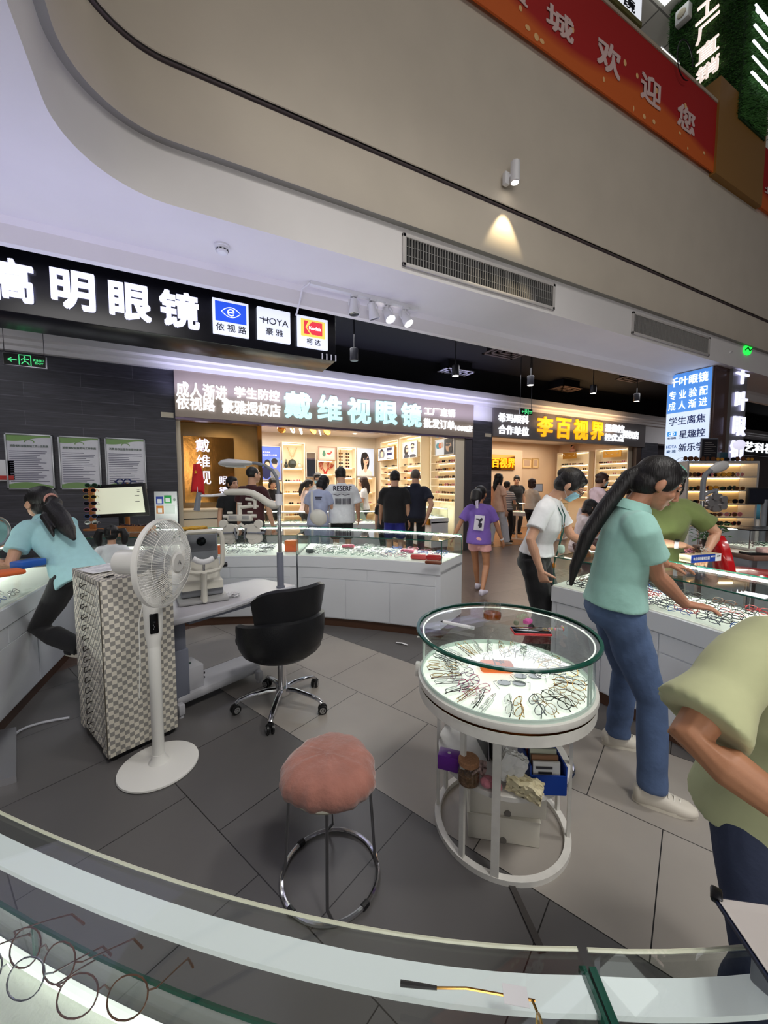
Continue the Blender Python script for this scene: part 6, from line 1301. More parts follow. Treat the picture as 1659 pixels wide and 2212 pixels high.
        if eyes:
            for sx in (1,-1):
                m = MB(); m.ell((sx*.031,.078,.004),(.0135,.007,.0055 if not near else .0045),12,8); m.xf(HM); e = m.build('eye', EYEM, P)
                m = MB(); m.tube([(sx*.014,.089,.024),(sx*.032,.087,.029),(sx*.052,.072,.024)],[.0022,.0035,.0018],6); m.xf(HM); m.build('eyebrow', hm, P)
            m = MB(); m.ell((0,.089,-.059),(.019,.0075,.0035),12,6); m.ell((0,.0885,-.066),(.015,.0075,.0042),12,6); m.xf(HM); m.build('lips', LIPS, P)
        return J
    J['finish'] = finish; return J
def hm_part(J, nm, mb, mt, parent=None): mb.xf(J['HM']); return mb.build(nm, mt, parent or J['P'])
def mask(J, colr=rgb(150,196,214)):
    m = MB(); rows = []
    for z, w_, y0 in ((-.012,.056,.060),(-.025,.064,.058),(-.05,.066,.052),(-.075,.060,.046),(-.098,.045,.042)):
        rows.append([(w_*math.sin(a), y0+(.056 if z > -.06 else .05)*math.cos(a)*.9-.004, z) for a in [PI*(-.5+i/10) for i in range(11)]])
    m.loft(rows, False, False); o = hm_part(J, 'face_mask', m, mat('mask_blue', colr, .7, bump=.2, bscale=40)); md = o.modifiers.new('t','SOLIDIFY'); md.thickness = .0015
    m = MB()
    for sx in (1,-1): m.tube([(sx*.064,.056,-.028),(sx*.078,.0,-.005),(sx*.082,-.016,.006)],.0012,5); m.tube([(sx*.058,.046,-.08),(sx*.076,.0,-.05),(sx*.082,-.014,-.025)],.0012,5)
    hm_part(J, 'ear_loops', m, mat('loop_white', rgb(230,230,230), .7), o)
def worn_glasses(J, colr='black', r_=.0022):
    m = MB()
    for sx in (1,-1):
        m.tube([(sx*.033+.027*math.cos(a), .103+.004*math.cos(a)*-sx, -.002+.021*math.sin(a)) for a in [2*PI*k/20 for k in range(20)]], r_, 6, closed=True); m.tube([(sx*.060,.100,.004),(sx*.078,.05,.004),(sx*.084,.0,.004)], r_*.8, 6)
    m.tube([(-.007,.105,.004),(0,.107,.007),(.007,.105,.004)], r_, 6); hm_part(J, 'worn_eyeglasses', m, FRC[colr])
def loc(J, v): return tuple(Matrix.Rotation(-J.rotation_euler[2],3,'Z') @ (Vector(v)-J.location))
def to_local(base, rz, v): return Matrix.Rotation(-rz,3,'Z') @ (Vector(v)-Vector((base[0],base[1],base[2] if len(base) > 2 else 0)))
def face_dir(base): return math.degrees(math.atan2(base[0]*math.cos(YAW)-base[1]*math.sin(YAW), base[0]*math.sin(YAW)+base[1]*math.cos(YAW)))

MINT = cloth('mint_polo', rgb(158,206,196)); MINT2 = cloth('pale_aqua_polo', rgb(170,218,222)); JEANS = denim('blue_denim', rgb(76,96,132)); JDARK = denim('dark_denim', rgb(52,60,84)); BLK = cloth('black_cloth', rgb(24,24,27)); WHT = cloth('white_cotton', rgb(232,234,238))
SHOEW = mat('white_sneaker', rgb(206,200,188), .6); SHOEB = mat('black_shoe', rgb(30,30,32), .5)

# woman in mint polo and jeans, working at the right counter
f1, f2 = onZ(1332,1610,0), onZ(1408,1738,0); b = tuple(pd(1338,1.94)[:2]); rz = camyaw(106); tl = lambda v: tuple(to_local(b, rz, v))
hand = Vector(pd(1494,1.84))+Vector((0,0,.922)); 
J = person('woman in mint polo shirt and blue jeans, long black ponytail, reaching into the right counter', b, rz, 1.64, True, .05, .20, .45, .05, R_=tl(hand), L_=tl(onZ(1452,1232,.99)), Rp=(.25,-1,-.9), Lp=(-.6,-1,-.5), Rf=tl(f2), Lf=tl(f1), zp=.90, top=MINT, sleeve=.58, loose=1.10, hem=.0, bottom=JEANS, btype='jeans', shoes=SHOEW, hair='pony', near=True, width=1.08, collar=True, toeR=.15, toeL=-.1,
           skin=mat('skin_warm', rgb(186,132,104), .5, noise=.04, nscale=12, bump=.06, bscale=180), Rh=(Vector((.12,1,-.05)), Vector((0,-.1,-1))), curlR=.30, Lh=(Vector((.1,1,-.1)),Vector((0,0,-1))))
tb = J['HM'] @ Vector((0,-.10,.02)); s = J['s']; bk = lambda z, y: tuple(J['nk']+J['R2'] @ Vector((0,y,z))*s)
J['tail']([(0,-.085,.035), tb+Vector((0,-.045,-.03)), bk(-.03,-.125), bk(-.18,-.17), bk(-.36,-.19), bk(-.46,-.185)], [.034,.036,.040,.037,.026,.008]); J['finish']()
m = MB(); m.tube([(.0+.03*math.cos(a),-.104,.030+.03*math.sin(a)) for a in [2*PI*k/16 for k in range(16)]],.008,6,closed=True); hm_part(J,'hair_tie',m,BLACKP)
m = MB(); m.ell((.083,.002,-.046),(.004,.004,.004),8,6); hm_part(J,'earring',m,FRC['gold'])

# woman in white T-shirt with mask and lanyard at the end of the right counter
b = (2.545,2.235); rz = camyaw(126); tl = lambda v: tuple(to_local(b, rz, v)); J = person('woman in white T-shirt with blue face mask, glasses and lanyard bending over the counter end', b, rz, 1.66, True, .16, .34, .55, -.1, R_=tl(Vector(pd(1172,2.86))+Vector((0,0,.86))), L_=tl(onZ(1283,1186,1.0)), Rp=(.9,-1,.2), Lp=(-.8,-.6,-.4), top=WHT, sleeve=.6, loose=1.06, hem=.03, bottom=BLK, btype='wide', shoes=SHOEW, hair='bun', near=True, curlR=1.1, Lh=(Vector((.2,1,0)),Vector((0,0,-1))), Rf=(.1,.0,0), Lf=(-.1,.04,0)); J['finish'](); mask(J); worn_glasses(J,'black')
LAN = mat('lanyard_green', rgb(40,92,84), .6); m = MB(); ch_ = lambda x, z, y: J['chs']+J['R2'] @ Vector((x,y,z))*J['s']
m.tube([ch_(.06,.19,.02), ch_(.05,.10,.105), ch_(.03,-.02,.145), ch_(.02,-.18,.17), ch_(.02,-.26,.18), ch_(.005,-.18,.17), ch_(-.02,-.02,.145), ch_(-.05,.10,.105), ch_(-.06,.19,.02)], .0042, 6); ln = m.build('lanyard', LAN, J['P']); m = MB(); q = ch_(.02,-.29,.185); m.ell(q,(.018,.012,.024),12,8); m.build('orange_charm', mat('charm_orange', rgb(230,140,30), .4), ln)
m = MB(); [m.box(ch_(dx,dz,.132),(.018,.004,.014),(0,0,.3),.002) for dx,dz in ((.035,.03),(-.035,.03),(0,.045))]; m.build('chest_print', mat('print_brown', rgb(150,104,80), .7), J['P'])

# person in olive shirt across the right counter
b = tuple(pd(1424,3.05)[:2]); rz = camyaw(195); tl = lambda v: tuple(to_local(b, rz, v)); OLV = cloth('olive_shirt', rgb(104,116,66))
dv = onZ(1478,1178,1.06); J = person('person in olive shirt with white wristwatch holding a small device, behind the mint woman', b, rz, 1.66, True, .12, .26, .35, .1, R_=tl(dv), L_=tl(onZ(1525,1195,1.0)), Rp=(1,-.4,-.4), Lp=(-1,-.5,-.2), top=OLV, sleeve=.62, loose=1.2, hem=-.05, bottom=BLK, shoes=SHOEB, hair='bob', near=True, curlR=.8, Rh=(Vector(tl(onZ(1512,1190,1.0)))-Vector(tl(dv)), Vector((0,-.3,-1))), eyes=True); J['finish']()
m = MB(); w0 = J['wr'][1]; d = (J['wr'][1]-J['el'][1]).normalized(); m.tube([w0-d*.055, w0-d*.03],[.033,.031],16); wt = m.build('watch_strap', WHITEPL, J['P']); m = MB(); nrm = Vector((0,.3,1)); nrm = (nrm-d*nrm.dot(d)).normalized(); m.box((0,0,0),(.03,.034,.010),None,.004); m.xf(Matrix.Translation(w0-d*.042+nrm*.034) @ nrm.to_track_quat('Z','Y').to_matrix().to_4x4()); m.build('watch_face', BLACKP, wt)
hc_ = Matrix.Rotation(rz,3,'Z') @ (J['wr'][1]+(Vector(tl(onZ(1512,1190,1.0)))-Vector(tl(dv))).normalized()*.10)+Vector((b[0],b[1],0)); t2 = thing('handheld_device', 'small black handheld device with a cable in the hand of the olive shirted person', 'device', (hc_.x,hc_.y,hc_.z-.03), rz+.6); m = MB(); m.box((0,0,0),(.05,.13,.03),(.5,0,0),.01); m.build('case', BLACKP, t2); m = MB(); m.tube([(0,-.06,.02),(.05,-.12,.05),(.16,-.2,.06),(.26,-.2,.03)],.004,6); m.build('cable', BLACKP, t2)
m = MB(); m.tube([(.088*math.cos(a),-.01,.03+.096*math.sin(a)) for a in [PI*k/14 for k in range(15)]],[(.006,.010)]*15,6); hm_part(J,'headband',m,mat('headband_mint', rgb(120,190,170), .5))

# woman leaning over the left counter
b = (-.68,3.42); rz = camyaw(-72); tl = lambda v: tuple(to_local(b, rz, v)); J = person('woman in pale aqua polo shirt with wavy ponytail leaning on the left counter', b, rz, 1.62, True, .64, .84, -.55, .0, L_=tl(Vector(pd(-52,2.55))+Vector((0,0,.99))), R_=tl(Vector(pd(-30,2.9))+Vector((0,0,1.0))), Lp=(-.5,-.6,-1), Rp=(.4,-.6,-1), zp=.88, Lf=(-.11,-.20,.34), Rf=(.10,-.12,0), kneeL=(-.2,1,-.1), top=MINT2, sleeve=.55, loose=1.08, hem=-.09, bottom=BLK, btype='trousers', shoes=SHOEB, hair='pony', near=True, collar=True, curlL=.3, Lh=(Vector((.1,1,0)),Vector((0,0,-1))), Rh=(Vector((-.1,1,0)),Vector((0,0,-1))))
bk = lambda z, y, x=0: tuple(J['nk']+J['R2'] @ Vector((x,y,z))*J['s'])
J['tail']([(0,-.085,.045), tuple(J['HM'] @ Vector((0,-.15,.03))), bk(-.02,-.155,-.02), bk(-.14,-.165,-.03), bk(-.26,-.170,-.045), bk(-.36,-.165,-.05)], [.036,.046,.060,.062,.048,.012]); J['tail']([(.02,-.09,.03), tuple(J['HM'] @ Vector((-.03,-.15,-.02))), bk(-.08,-.13,-.09), bk(-.20,-.135,-.11), bk(-.27,-.12,-.12)], [.02,.024,.026,.020,.006]); J['finish']()
m = MB(); m.tube([(.034*math.cos(a),-.108,.045+.034*math.sin(a)) for a in [2*PI*k/16 for k in range(16)]],.012,8,closed=True); hm_part(J,'hair_tie',m,mat('tie_rose', rgb(206,150,136), .6))

# small girl with pigtails before the monitor
b = tuple(pd(236,3.62)[:2]); rz = camyaw(-28); J = person('small girl with two black pigtails and white top seen from behind, before the monitor', b, rz, 1.10, True, .03, .05, .15, 0, top=WHT, sleeve=.55, loose=.95, hem=-.1, bottom=BLK, shoes=SHOEW, hair='pigtails', near=True, eyes=True)
for sx in (1,-1): J['tail']([(sx*.075,-.03,.035), tuple(J['HM'] @ Vector((sx*.135,-.03,.045))), tuple(J['HM'] @ Vector((sx*.160,-.02,-.03))), tuple(J['HM'] @ Vector((sx*.150,-.01,-.12))), tuple(J['HM'] @ Vector((sx*.135,0,-.175)))], [.022,.030,.036,.030,.008])
J['finish']()
m = MB()
for sx in (1,-1): m.ell((sx*.094,-.032,.044),(.016,.018,.018),12,8)
hm_part(J,'hair_ties',m,mat('tie_rose', rgb(206,150,136), .6)); m = MB(); m.tube([(0,-.119+.0,.05),(0,-.121,.02),(0,-.114,-.015)],.0022,5); hm_part(J,'parting',m,SKIN)

# person in pale yellow-green T-shirt close by at the right edge
b = (1.245, .35); rz = camyaw(183); tl = lambda v: tuple(to_local(b, rz, v)); YEL = cloth('pale_lime_tee', rgb(190,194,150), .03, .12, 14)
J = person('person in pale lime T-shirt and dark jeans standing close at the right edge', b, rz, 1.47, False, .26, .34, .3, -.3, R_=tl(Vector(pd(1880,.57))+Vector((0,0,.93))), L_=tl(Vector(pd(2000,.62))+Vector((0,0,.98))), Rp=(1,-.25,-.25), Lp=(-1,-.4,-.3), top=YEL, sleeve=.74, loose=1.16, hem=-.13, bottom=JDARK, btype='jeans', shoes=SHOEB, hair='short', near=True, skin=SKIN_D, width=1.02, curlR=.7, belly=.012, sw=.082); J['finish']()

# girl in purple walking past
b = tuple(pd(1036,5.22)[:2]); rz = camyaw(26); PUR = cloth('purple_tee', rgb(122,92,178)); J = person('girl in purple T-shirt and pink shorts walking past, hair tied with a pale scarf', b, rz, 1.46, True, .02, .04, .05, .2, R_=(.30,.10,.72), L_=(-.34,-.12,.74), Rf=(.10,-.20,.05), Lf=(-.06,.24,0), top=PUR, sleeve=.66, loose=1.14, hem=-.12, bottom=cloth('pink_shorts', rgb(226,168,166)), btype='shorts', blen=.75, shoes=mat('lilac_sneaker', rgb(206,200,216), .6), hair='pony', skin=SKIN_D, near=False, toeL=-.1)
J['tail']([(0,-.085,.03), tuple(J['HM'] @ Vector((0,-.16,.0))), tuple(J['HM'] @ Vector((0,-.18,-.09))), tuple(J['HM'] @ Vector((0,-.15,-.17)))], [.05,.075,.075,.03]); J['finish']()
m = MB(); m.tube([(.02,-.13,.05),(.04,-.21,-.02),(.045,-.235,-.12),(.05,-.23,-.22)],[(.016,.008),(.02,.006),(.022,.005),(.018,.003)],8); hm_part(J,'hair_scarf',m,mat('scarf_lilac', rgb(196,186,208), .8, noise=.3, nscale=60))
m = MB(); pc = J['chs']+J['R2'] @ Vector((.03,-.150,-.08))*J['s']; m.box((0,0,0),(.13,.006,.20),(0,.08,0),.002); m.xf(Matrix.Translation(pc) @ J['R2'].to_4x4()); bp_ = m.build('back_print', mat('print_white', rgb(214,208,220), .7), J['P']); m = MB(); rr = random.Random(6)
for k in range(9): m.box((rr.uniform(-.045,.045),-.0042,rr.uniform(-.08,.08)),(rr.uniform(.02,.05),.002,rr.uniform(.01,.03)),(0,rr.uniform(-.8,.8),0))
m.xf(Matrix.Translation(pc) @ J['R2'].to_4x4()); m.build('print_shapes', mat('print_dark', rgb(48,42,60), .7), bp_)
m = MB(); w0 = J['wr'][1]; d = (J['wr'][1]-J['el'][1]).normalized(); m.tube([w0-d*.02,w0],[.026,.025],12); m.build('wristband', WHITEPL, J['P'])

# customers and staff at store one
def far(label, px, D, a, **k):
    b = pd(px, D); J = person(label, (b.x,b.y), camyaw(a), **k); J['finish'](); return J
far('woman in black T-shirt smiling, left of the man in maroon', 500, 6.2, 128, h=1.60, top=BLK, loose=1.1, bottom=BLK, shoes=SHOEB, hair='bun', hy=-.15)
far('man in maroon T-shirt with cropped hair, seen from behind under the lamp head', 545, 6.0, 12, h=1.75, fem=False, top=cloth('maroon_tee', rgb(66,26,30)), loose=1.12, bottom=BLK, shoes=SHOEB, hair='crop', hy=.5, R_=(.28,.10,.86))
far('woman in black top looking down at her phone before the blue poster', 588, 8.5, 150, h=1.64, top=BLK, bottom=BLK, shoes=SHOEB, hair='bob', hp=.4, R_=(.06,.28,1.12), L_=(-.06,.28,1.12))
J = far('woman in pale blue T-shirt with a white shoulder bag, seen from behind', 686, 6.4, 14, h=1.66, lean=.12, hp=.5, hy=.3, hroll=.2, top=cloth('pale_blue_tee', rgb(176,184,214)), loose=1.12, hem=-.10, bottom=denim('pale_denim', rgb(150,162,184)), btype='jeans', shoes=SHOEW, hair='bob', R_=(.20,.30,.98), L_=(-.2,.25,.95))
m = MB(); c = J['pel']+Vector((.10,-.20,.06)); m.ell(c,(.15,.055,.13),18,12,(0,.35,0)); m.tube([c+Vector((-.10,.0,.06)), J['chs']+Vector((-.06,-.14,.05)), J['nk']+Vector((-.10,-.06,-.02)), J['nk']+Vector((-.10,.08,-.06))],[(.02,.006)]*4,8); m.build('shoulder_bag', mat('bag_canvas', rgb(214,210,202), .8, bump=.3, bscale=30), J['P'])
m = MB(); [m.box(J['chs']+J['R2'] @ Vector((.05,-.135,.07-.028*i)),(.12-.02*i,.004,.016)) for i in range(2)]; m.build('back_print', mat('print_dark', rgb(48,42,60), .7), J['P'])
J = far('young man in oversized white printed T-shirt and black shorts, seen from behind', 738, 6.5, -4, h=1.78, fem=False, lean=.05, hp=.4, hy=-.3, top=WHT, sleeve=.75, loose=1.28, hem=-.12, bottom=BLK, btype='shorts', blen=1.3, shoes=SHOEB, hair='short', L_=(-.2,.32,1.0), R_=(.28,.16,.92))
q = J['chs']+Vector((0,-.162,.10)); PD_ = mat('print_dark', rgb(48,42,60), .7); lettering('RESERF', tuple(Matrix.Rotation(J['P'].rotation_euler[2],3,'Z') @ (q+Vector((-.13,0,0)))+J['P'].location), tuple(Matrix.Rotation(J['P'].rotation_euler[2],3,'Z') @ Vector((1,0,0))), (0,0,1), .30, .085, PD_, J['P'], .03, .006, name='back_print')
m = MB(); rr = random.Random(8); x = -.10
while x < .14: w_ = rr.choice((.006,.010,.016)); m.box((x+w_/2,q.y-.002,q.z-.17),(w_,.006,.10)); x += w_+rr.choice((.006,.010))
m.build('barcode_print', PD_, J['P']); m = MB(); m.tube([(-.14,q.y-.002,q.z-.05),(-.06,q.y-.002,q.z-.07),(.0,q.y-.002,q.z-.05),(.06,q.y-.002,q.z-.07),(.14,q.y-.002,q.z-.055)],.005,5); m.build('script_print', PD_, J['P'])
J = far('masked man in store one facing the couple across the case', 687, 8.7, 172, h=1.74, fem=False, top=WHT, bottom=BLK, shoes=SHOEB, hair='short', hp=.3); mask(J, rgb(226,230,236)); worn_glasses(J)
J = person('girl with low ponytail in pale pink, left of the woman with the shoulder bag', tuple(pd(658,8.6)[:2]), camyaw(60), 1.60, True, .08, hp=.2, top=cloth('pale_pink', rgb(230,206,200)), bottom=BLK, shoes=SHOEB, hair='pony'); J['tail']([(0,-.085,.03), tuple(J['HM'] @ Vector((0,-.15,-.04))), tuple(J['HM'] @ Vector((0,-.16,-.18))), tuple(J['HM'] @ Vector((0,-.15,-.3)))],[.04,.05,.045,.015]); J['finish']()
far('woman with long dark brown hair in white top behind the glass cases', 787, 9.3, -82, h=1.66, top=WHT, bottom=BLK, shoes=SHOEB, hair='long', hm=HAIRB)
J = far('seated person in black cap and grey green top resting the face on one hand', 786, 8.7, -75, h=1.62, zp=.52, lean=.3, hp=.3, Rf=(.1,.42,0), Lf=(-.1,.42,0), R_=(.06,.34,1.16), L_=(-.06,.36,.98), top=cloth('sage_top', rgb(150,160,146)), loose=1.1, bottom=BLK, shoes=SHOEB, hair='short'); m = MB(); m.ell((0,-.014,.055),(.086,.100,.075),18,10); m.ell((0,.10,.045),(.06,.055,.008),14,8); hm_part(J,'cap',m,BLK)
far('boy in black T-shirt and blue shorts looking into the case, seen from behind', 852, 6.7, 8, h=1.72, fem=False, top=BLK, loose=1.2, sleeve=.7, hem=-.10, bottom=cloth('blue_shorts', rgb(48,52,150)), btype='shorts', blen=1.3, shoes=SHOEB, hair='short', hp=.3, L_=(-.26,.14,.86))
far('man in navy polo with cropped grey hair and a hand behind his back', 897, 6.75, 6, h=1.74, fem=False, top=cloth('navy_polo', rgb(26,30,48)), loose=1.14, hem=-.04, bottom=BLK, shoes=SHOEB, hair='crop', hm=HAIRG, R_=(.20,-.17,.92), Rp=(1,-.6,0), collar=True)
far('small child half hidden left of the boy in black', 829, 6.95, 40, h=1.36, top=BLK, bottom=BLK, shoes=SHOEB, hair='bob')
# store two
far('woman with long black hair in peach T-shirt and white trousers walking past store two', 1075, 9.5, 62, h=1.74, top=cloth('peach_tee', rgb(236,190,160)), loose=1.15, hem=-.12, bottom=cloth('white_trousers', rgb(206,208,214)), btype='wide', shoes=SHOEW, hair='long', Rf=(.08,.22,0), Lf=(-.08,-.2,0))
STR = mat('striped_shirt', rgb(206,206,206), .8); nt = STR.node_tree; wv = nt.nodes.new('ShaderNodeTexWave'); wv.bands_direction = 'Z'; wv.inputs['Scale'].default_value = 7; tcx = nt.nodes.new('ShaderNodeTexCoord'); nt.links.new(tcx.outputs['Object'], wv.inputs['Vector']); rp = nt.nodes.new('ShaderNodeValToRGB'); rp.color_ramp.interpolation = 'CONSTANT'; rp.color_ramp.elements[0].color = (*rgb(90,92,104),1); rp.color_ramp.elements[1].color = (*rgb(222,220,214),1); rp.color_ramp.elements[1].position = .4; nt.links.new(wv.outputs['Fac'], rp.inputs[0]); nt.links.new(rp.outputs[0], nt.nodes['Principled BSDF'].inputs['Base Color'])
far('person in striped shirt behind the long haired woman at store two', 1094, 10.0, 40, h=1.56, top=STR, bottom=BLK, shoes=SHOEB, hair='short', R_=(.12,.3,1.0))
far('man in black T-shirt behind the case in store two', 1115, 11.7, 172, h=1.74, fem=False, top=BLK, loose=1.12, bottom=BLK, shoes=SHOEB, hair='short', hp=.25, hy=.5)
far('woman with bobbed hair in beige top holding a phone at store two', 1147, 9.7, 66, h=1.62, top=cloth('beige_top', rgb(222,204,180)), loose=1.1, sleeve=1.3, bottom=BLK, shoes=SHOEB, hair='bob', hm=HAIRB, R_=(.1,.34,1.05), L_=(-.1,.34,1.05))
J = far('masked woman in pink shirt and black trousers leaning on the round case', 1284, 7.1, 92, h=1.70, lean=.1, hp=.25, top=cloth('pink_shirt', rgb(232,206,214)), sleeve=1.25, hem=.05, bottom=BLK, shoes=SHOEB, hair='bun', hm=HAIRB, R_=(.1,.34,.98), L_=(-.1,.30,1.0)); mask(J, rgb(196,212,232))
far('person in black jacket behind the masked woman in pink', 1298, 7.9, 70, h=1.62, top=BLK, sleeve=1.5, bottom=BLK, shoes=SHOEB, hair='bob')
far('seated woman in white plaid top holding a phone behind the white T-shirt woman', 1252, 5.9, 100, h=1.60, zp=.55, lean=.15, hp=.3, Rf=(.1,.42,0), Lf=(-.1,.42,0), top=cloth('plaid_white', rgb(228,214,216), .1), bottom=cloth('pale_skirt', rgb(224,206,206)), shoes=SHOEB, hair='bob', R_=(.08,.3,.92), L_=(-.08,.3,1.08))
far('small dark haired child beside the shelf wall of store two', 1358, 7.9, -60, h=1.50, top=cloth('grey_child_top', rgb(120,110,108)), bottom=BLK, shoes=SHOEB, hair='bob')

# ================================================================ store interiors
GOLDP = mat('gold_panel', rgb(176,122,60), .16, 1.0, bump=.5, bscale=2.2); CABW = mat('cream_cabinet', rgb(236,222,196), .5); NICHE = mat('niche_back', rgb(240,224,192), .6); BRS = mat('brass_sign', rgb(176,132,54), .3, .7)
LEDN = emis('niche_led', (1.0,.88,.66), 9)
PALET = {k: mat('flat_'+k, v, .5) for k, v in dict(hair=rgb(26,22,24), face=rgb(226,184,160), shirt=rgb(236,232,228), blue=rgb(40,64,170), bluel=rgb(110,140,220), navy=rgb(24,30,80), grey=rgb(120,124,134), green=rgb(70,120,96), red=rgb(190,50,44), white=rgb(240,240,240), tan=rgb(206,170,140), ink=rgb(60,60,70), orange=rgb(226,110,50), teal=rgb(70,150,170), pinkish=rgb(216,190,176)).items()}
# --- sunglasses: one mesh, dark lenses, rims and folded temples
def sun_mesh(rim, lens, big):
    k = ('sun', rim, lens, big)
    if k not in _PRO:
        m = MB(); hw, hh = (.031,.027) if big else (.028,.022)
        for s in (-1,1):
            L_ = [(s*.035+hw*math.copysign(abs(math.cos(a))**.8, math.cos(a)), 0, hh+.004+hh*math.sin(a)) for a in [2*PI*q/14 for q in range(14)]]
            m.m = 1; m.loft([[(x,-.0015,z) for x,y,z in L_],[(x,.001,z) for x,y,z in L_]]); m.m = 0; m.tube(L_, .0026, 5, closed=True)
            m.tube([(s*.063,0,hh*1.6),(s*.066,.05,hh*1.5),(s*.06,.115,.006)], .0026, 5)
        m.tube([(-.009,0,hh*1.5),(0,0,hh*1.75),(.009,0,hh*1.5)], .0026, 5); _PRO[k] = m.mesh('sunglasses', [FRC[rim], lens])
    return _PRO[k]
SL = {'black': mat('lens_black_sun', rgb(16,16,20), .06), 'brown': mat('lens_brown_sun', rgb(84,50,28), .06), 'green': mat('lens_green_sun', rgb(36,52,40), .06), 'rose': mat('lens_rose_sun', rgb(170,100,100), .08), 'amber': mat('lens_amber_sun', rgb(190,130,40), .08)}
def put_sun(rr, p, rz, where, group):
    rim, ln = rr.choice([('black','black'),('black','black'),('brown','brown'),('black','green'),('gold','brown'),('pink','rose'),('red','black'),('gold','amber'),('black','brown'),('clear','rose')])
    o = bpy.data.objects.new('sunglasses', sun_mesh(rim, SL[ln], rr.random() < .5)); COL.objects.link(o); o.location = p; o.rotation_euler[2] = rz
    return tag(o, f'{rim} sunglasses with {ln} lenses, {where}', 'sunglasses', group)
def shelf_unit(name, label, org, rz, w, h, d, zs, mt=CABW, back=NICHE, led=True, z0=0.0, led_m=None):
    t = thing(name, label, 'shelf', (*org[:2], 0), rz)            # local: x 0..w along the wall, front at y = 0, back at y = d
    m = MB(); m.bx(0,w,d-.02,d,z0,h); m.build('back_panel', back, t)
    for x in (0, w-.025): m = MB(); m.bx(x,x+.025,0,d-.02,z0,h); m.build('side_panel', mt, t)
    m = MB(); m.bx(0,w,0,d-.02,h,h+.03); m.build('top_panel', mt, t)
    for z in zs:
        m = MB(); m.bx(.025,w-.025,0,d-.02,z-.012,z); m.build('shelf_board', mt, t)
        if led: m = MB(); m.bx(.04,w-.04,d-.034,d-.022,z-.019,z-.013); m.build('led_strip', led_m or LEDN, t)
    if led: m = MB(); m.bx(.04,w-.04,d-.035,d-.022,h-.012,h-.002); m.build('led_strip', led_m or LEDN, t)
    return t
def on_shelf(t, x, y, z): v = Matrix.Rotation(t.rotation_euler[2],3,'Z') @ Vector((x,y,0)); return (t.location.x+v.x, t.location.y+v.y, z)
def stock(t, w, zs, n, where, group, y=.06, skip=.1, seed=1):
    rr = random.Random(seed)
    for i, z in enumerate(zs):
        k = n if isinstance(n, int) else n[i]
        for j in range(k):
            if rr.random() < skip: continue
            put_sun(rr, on_shelf(t, .11+(w-.22)*(j+.5)/k+rr.uniform(-.02,.02), y, z+.0005), t.rotation_euler[2]+rr.uniform(-.25,.25), f'{["lowest","second","third","fourth","fifth","sixth","seventh","eighth"][i]} shelf of {where}', group)
def picture(name, label, cat, o, rz, w, h, bg, shapes, frame=None, glow=0, txt=(), group=None):
    """flat picture hung on a wall; local x 0..w, z 0..h, facing local -y. shapes: (material, kind, cx, cz, rx, rz) in fractions"""
    t = thing(name, label, cat, o, rz, group); m = MB(); m.bx(0,w,-.004,.02,0,h); m.build('sheet', bg, t)
    if frame:
        m = MB()
        for b in ((-.015,w+.015,h,h+.015),(-.015,w+.015,-.015,0),(-.015,0,0,h),(w,w+.015,0,h)): m.bx(b[0],b[1],-.02,.02,b[2],b[3])
        m.build('frame', frame, t)
    by = {}
    for i, (mt, kind, cx, cz, rx, rz_) in enumerate(shapes):
        b = by.setdefault(mt, MB()); y = -.005-.0006*i; x, z, a, e = cx*w, cz*h, rx*w, rz_*h
        if kind == 'e': b.prismY([(x+a*math.cos(q), z+e*math.sin(q)) for q in [2*PI*k/24 for k in range(24)]], y-.0005, y+.002)
        else: b.prismY([(x-a,z-e),(x+a,z-e),(x+a,z+e),(x-a,z+e)], y-.0005, y+.002)
    for mt, b in by.items(): b.build('picture_shapes', PALET[mt], t)
    for s, x, z, ww, hh, mt in txt:
        M = parent_world(t); lettering(s, tuple(M @ Vector((x*w,-.012,z*h))), tuple(M.to_3x3() @ Vector((1,0,0))), (0,0,1), ww*w, hh*h, mt, t, .015, .001)
    return t
portrait = lambda cx=.5, s=1.0: [('hair','e',cx-.02,.52,.26*s,.34*s),('shirt','e',cx,.06,.40*s,.20*s),('face','e',cx,.28,.10*s,.16*s),('face','e',cx+.03,.58,.16*s,.19*s),('hair','e',cx-.05,.74,.19*s,.11*s),('hair','e',cx-.18*s,.46,.07*s,.26*s),('ink','e',cx-.03,.62,.065*s,.045*s),('ink','e',cx+.12,.62,.065*s,.045*s),('red','e',cx+.05,.48,.04*s,.012*s)]
# golden feature panel and its characters
GYY = 8.0
A, B = onY(395,941,GYY), onY(508,1084,GYY); t = thing('feature_panel', 'polished copper gold wall panel with white glowing characters, left inside the wide store', 'sign', (A.x,GYY,B.z)); m = MB(); m.bx(0,B.x-A.x,0,.04,0,A.z-B.z); m.build('panel', GOLDP, t)
for c, b in (('戴',(422,947,453,977)),('维',(424,982,454,1010)),('视',(426,1016,456,1046)),('眼',(474,1029,492,1047)),('镜',(474,1051,492,1067))): letY(c, *b, GYY-.004, L_LAV, t, .012, .02)
# cream reception desk before it
t = thing('reception_desk', 'cream desk with a dark groove before the golden panel', 'desk', (-.02,7.35,0)); m = MB(); m.bx(0,.84,0,.42,0,1.04,.006); m.build('body', CABW, t); m = MB(); m.bx(0,.845,-.006,.02,.90,.915); m.build('groove', BLACKP, t); m = MB(); m.bx(-.0,.86,-.02,.44,1.04,1.07,.006); m.build('desk_top', CABW, t)
t = shelf_unit('side_cabinet', 'low cream cabinet right of the desk before the golden panel', (.87,7.5), 0, .24, .82, .35, (.4,), led=False)
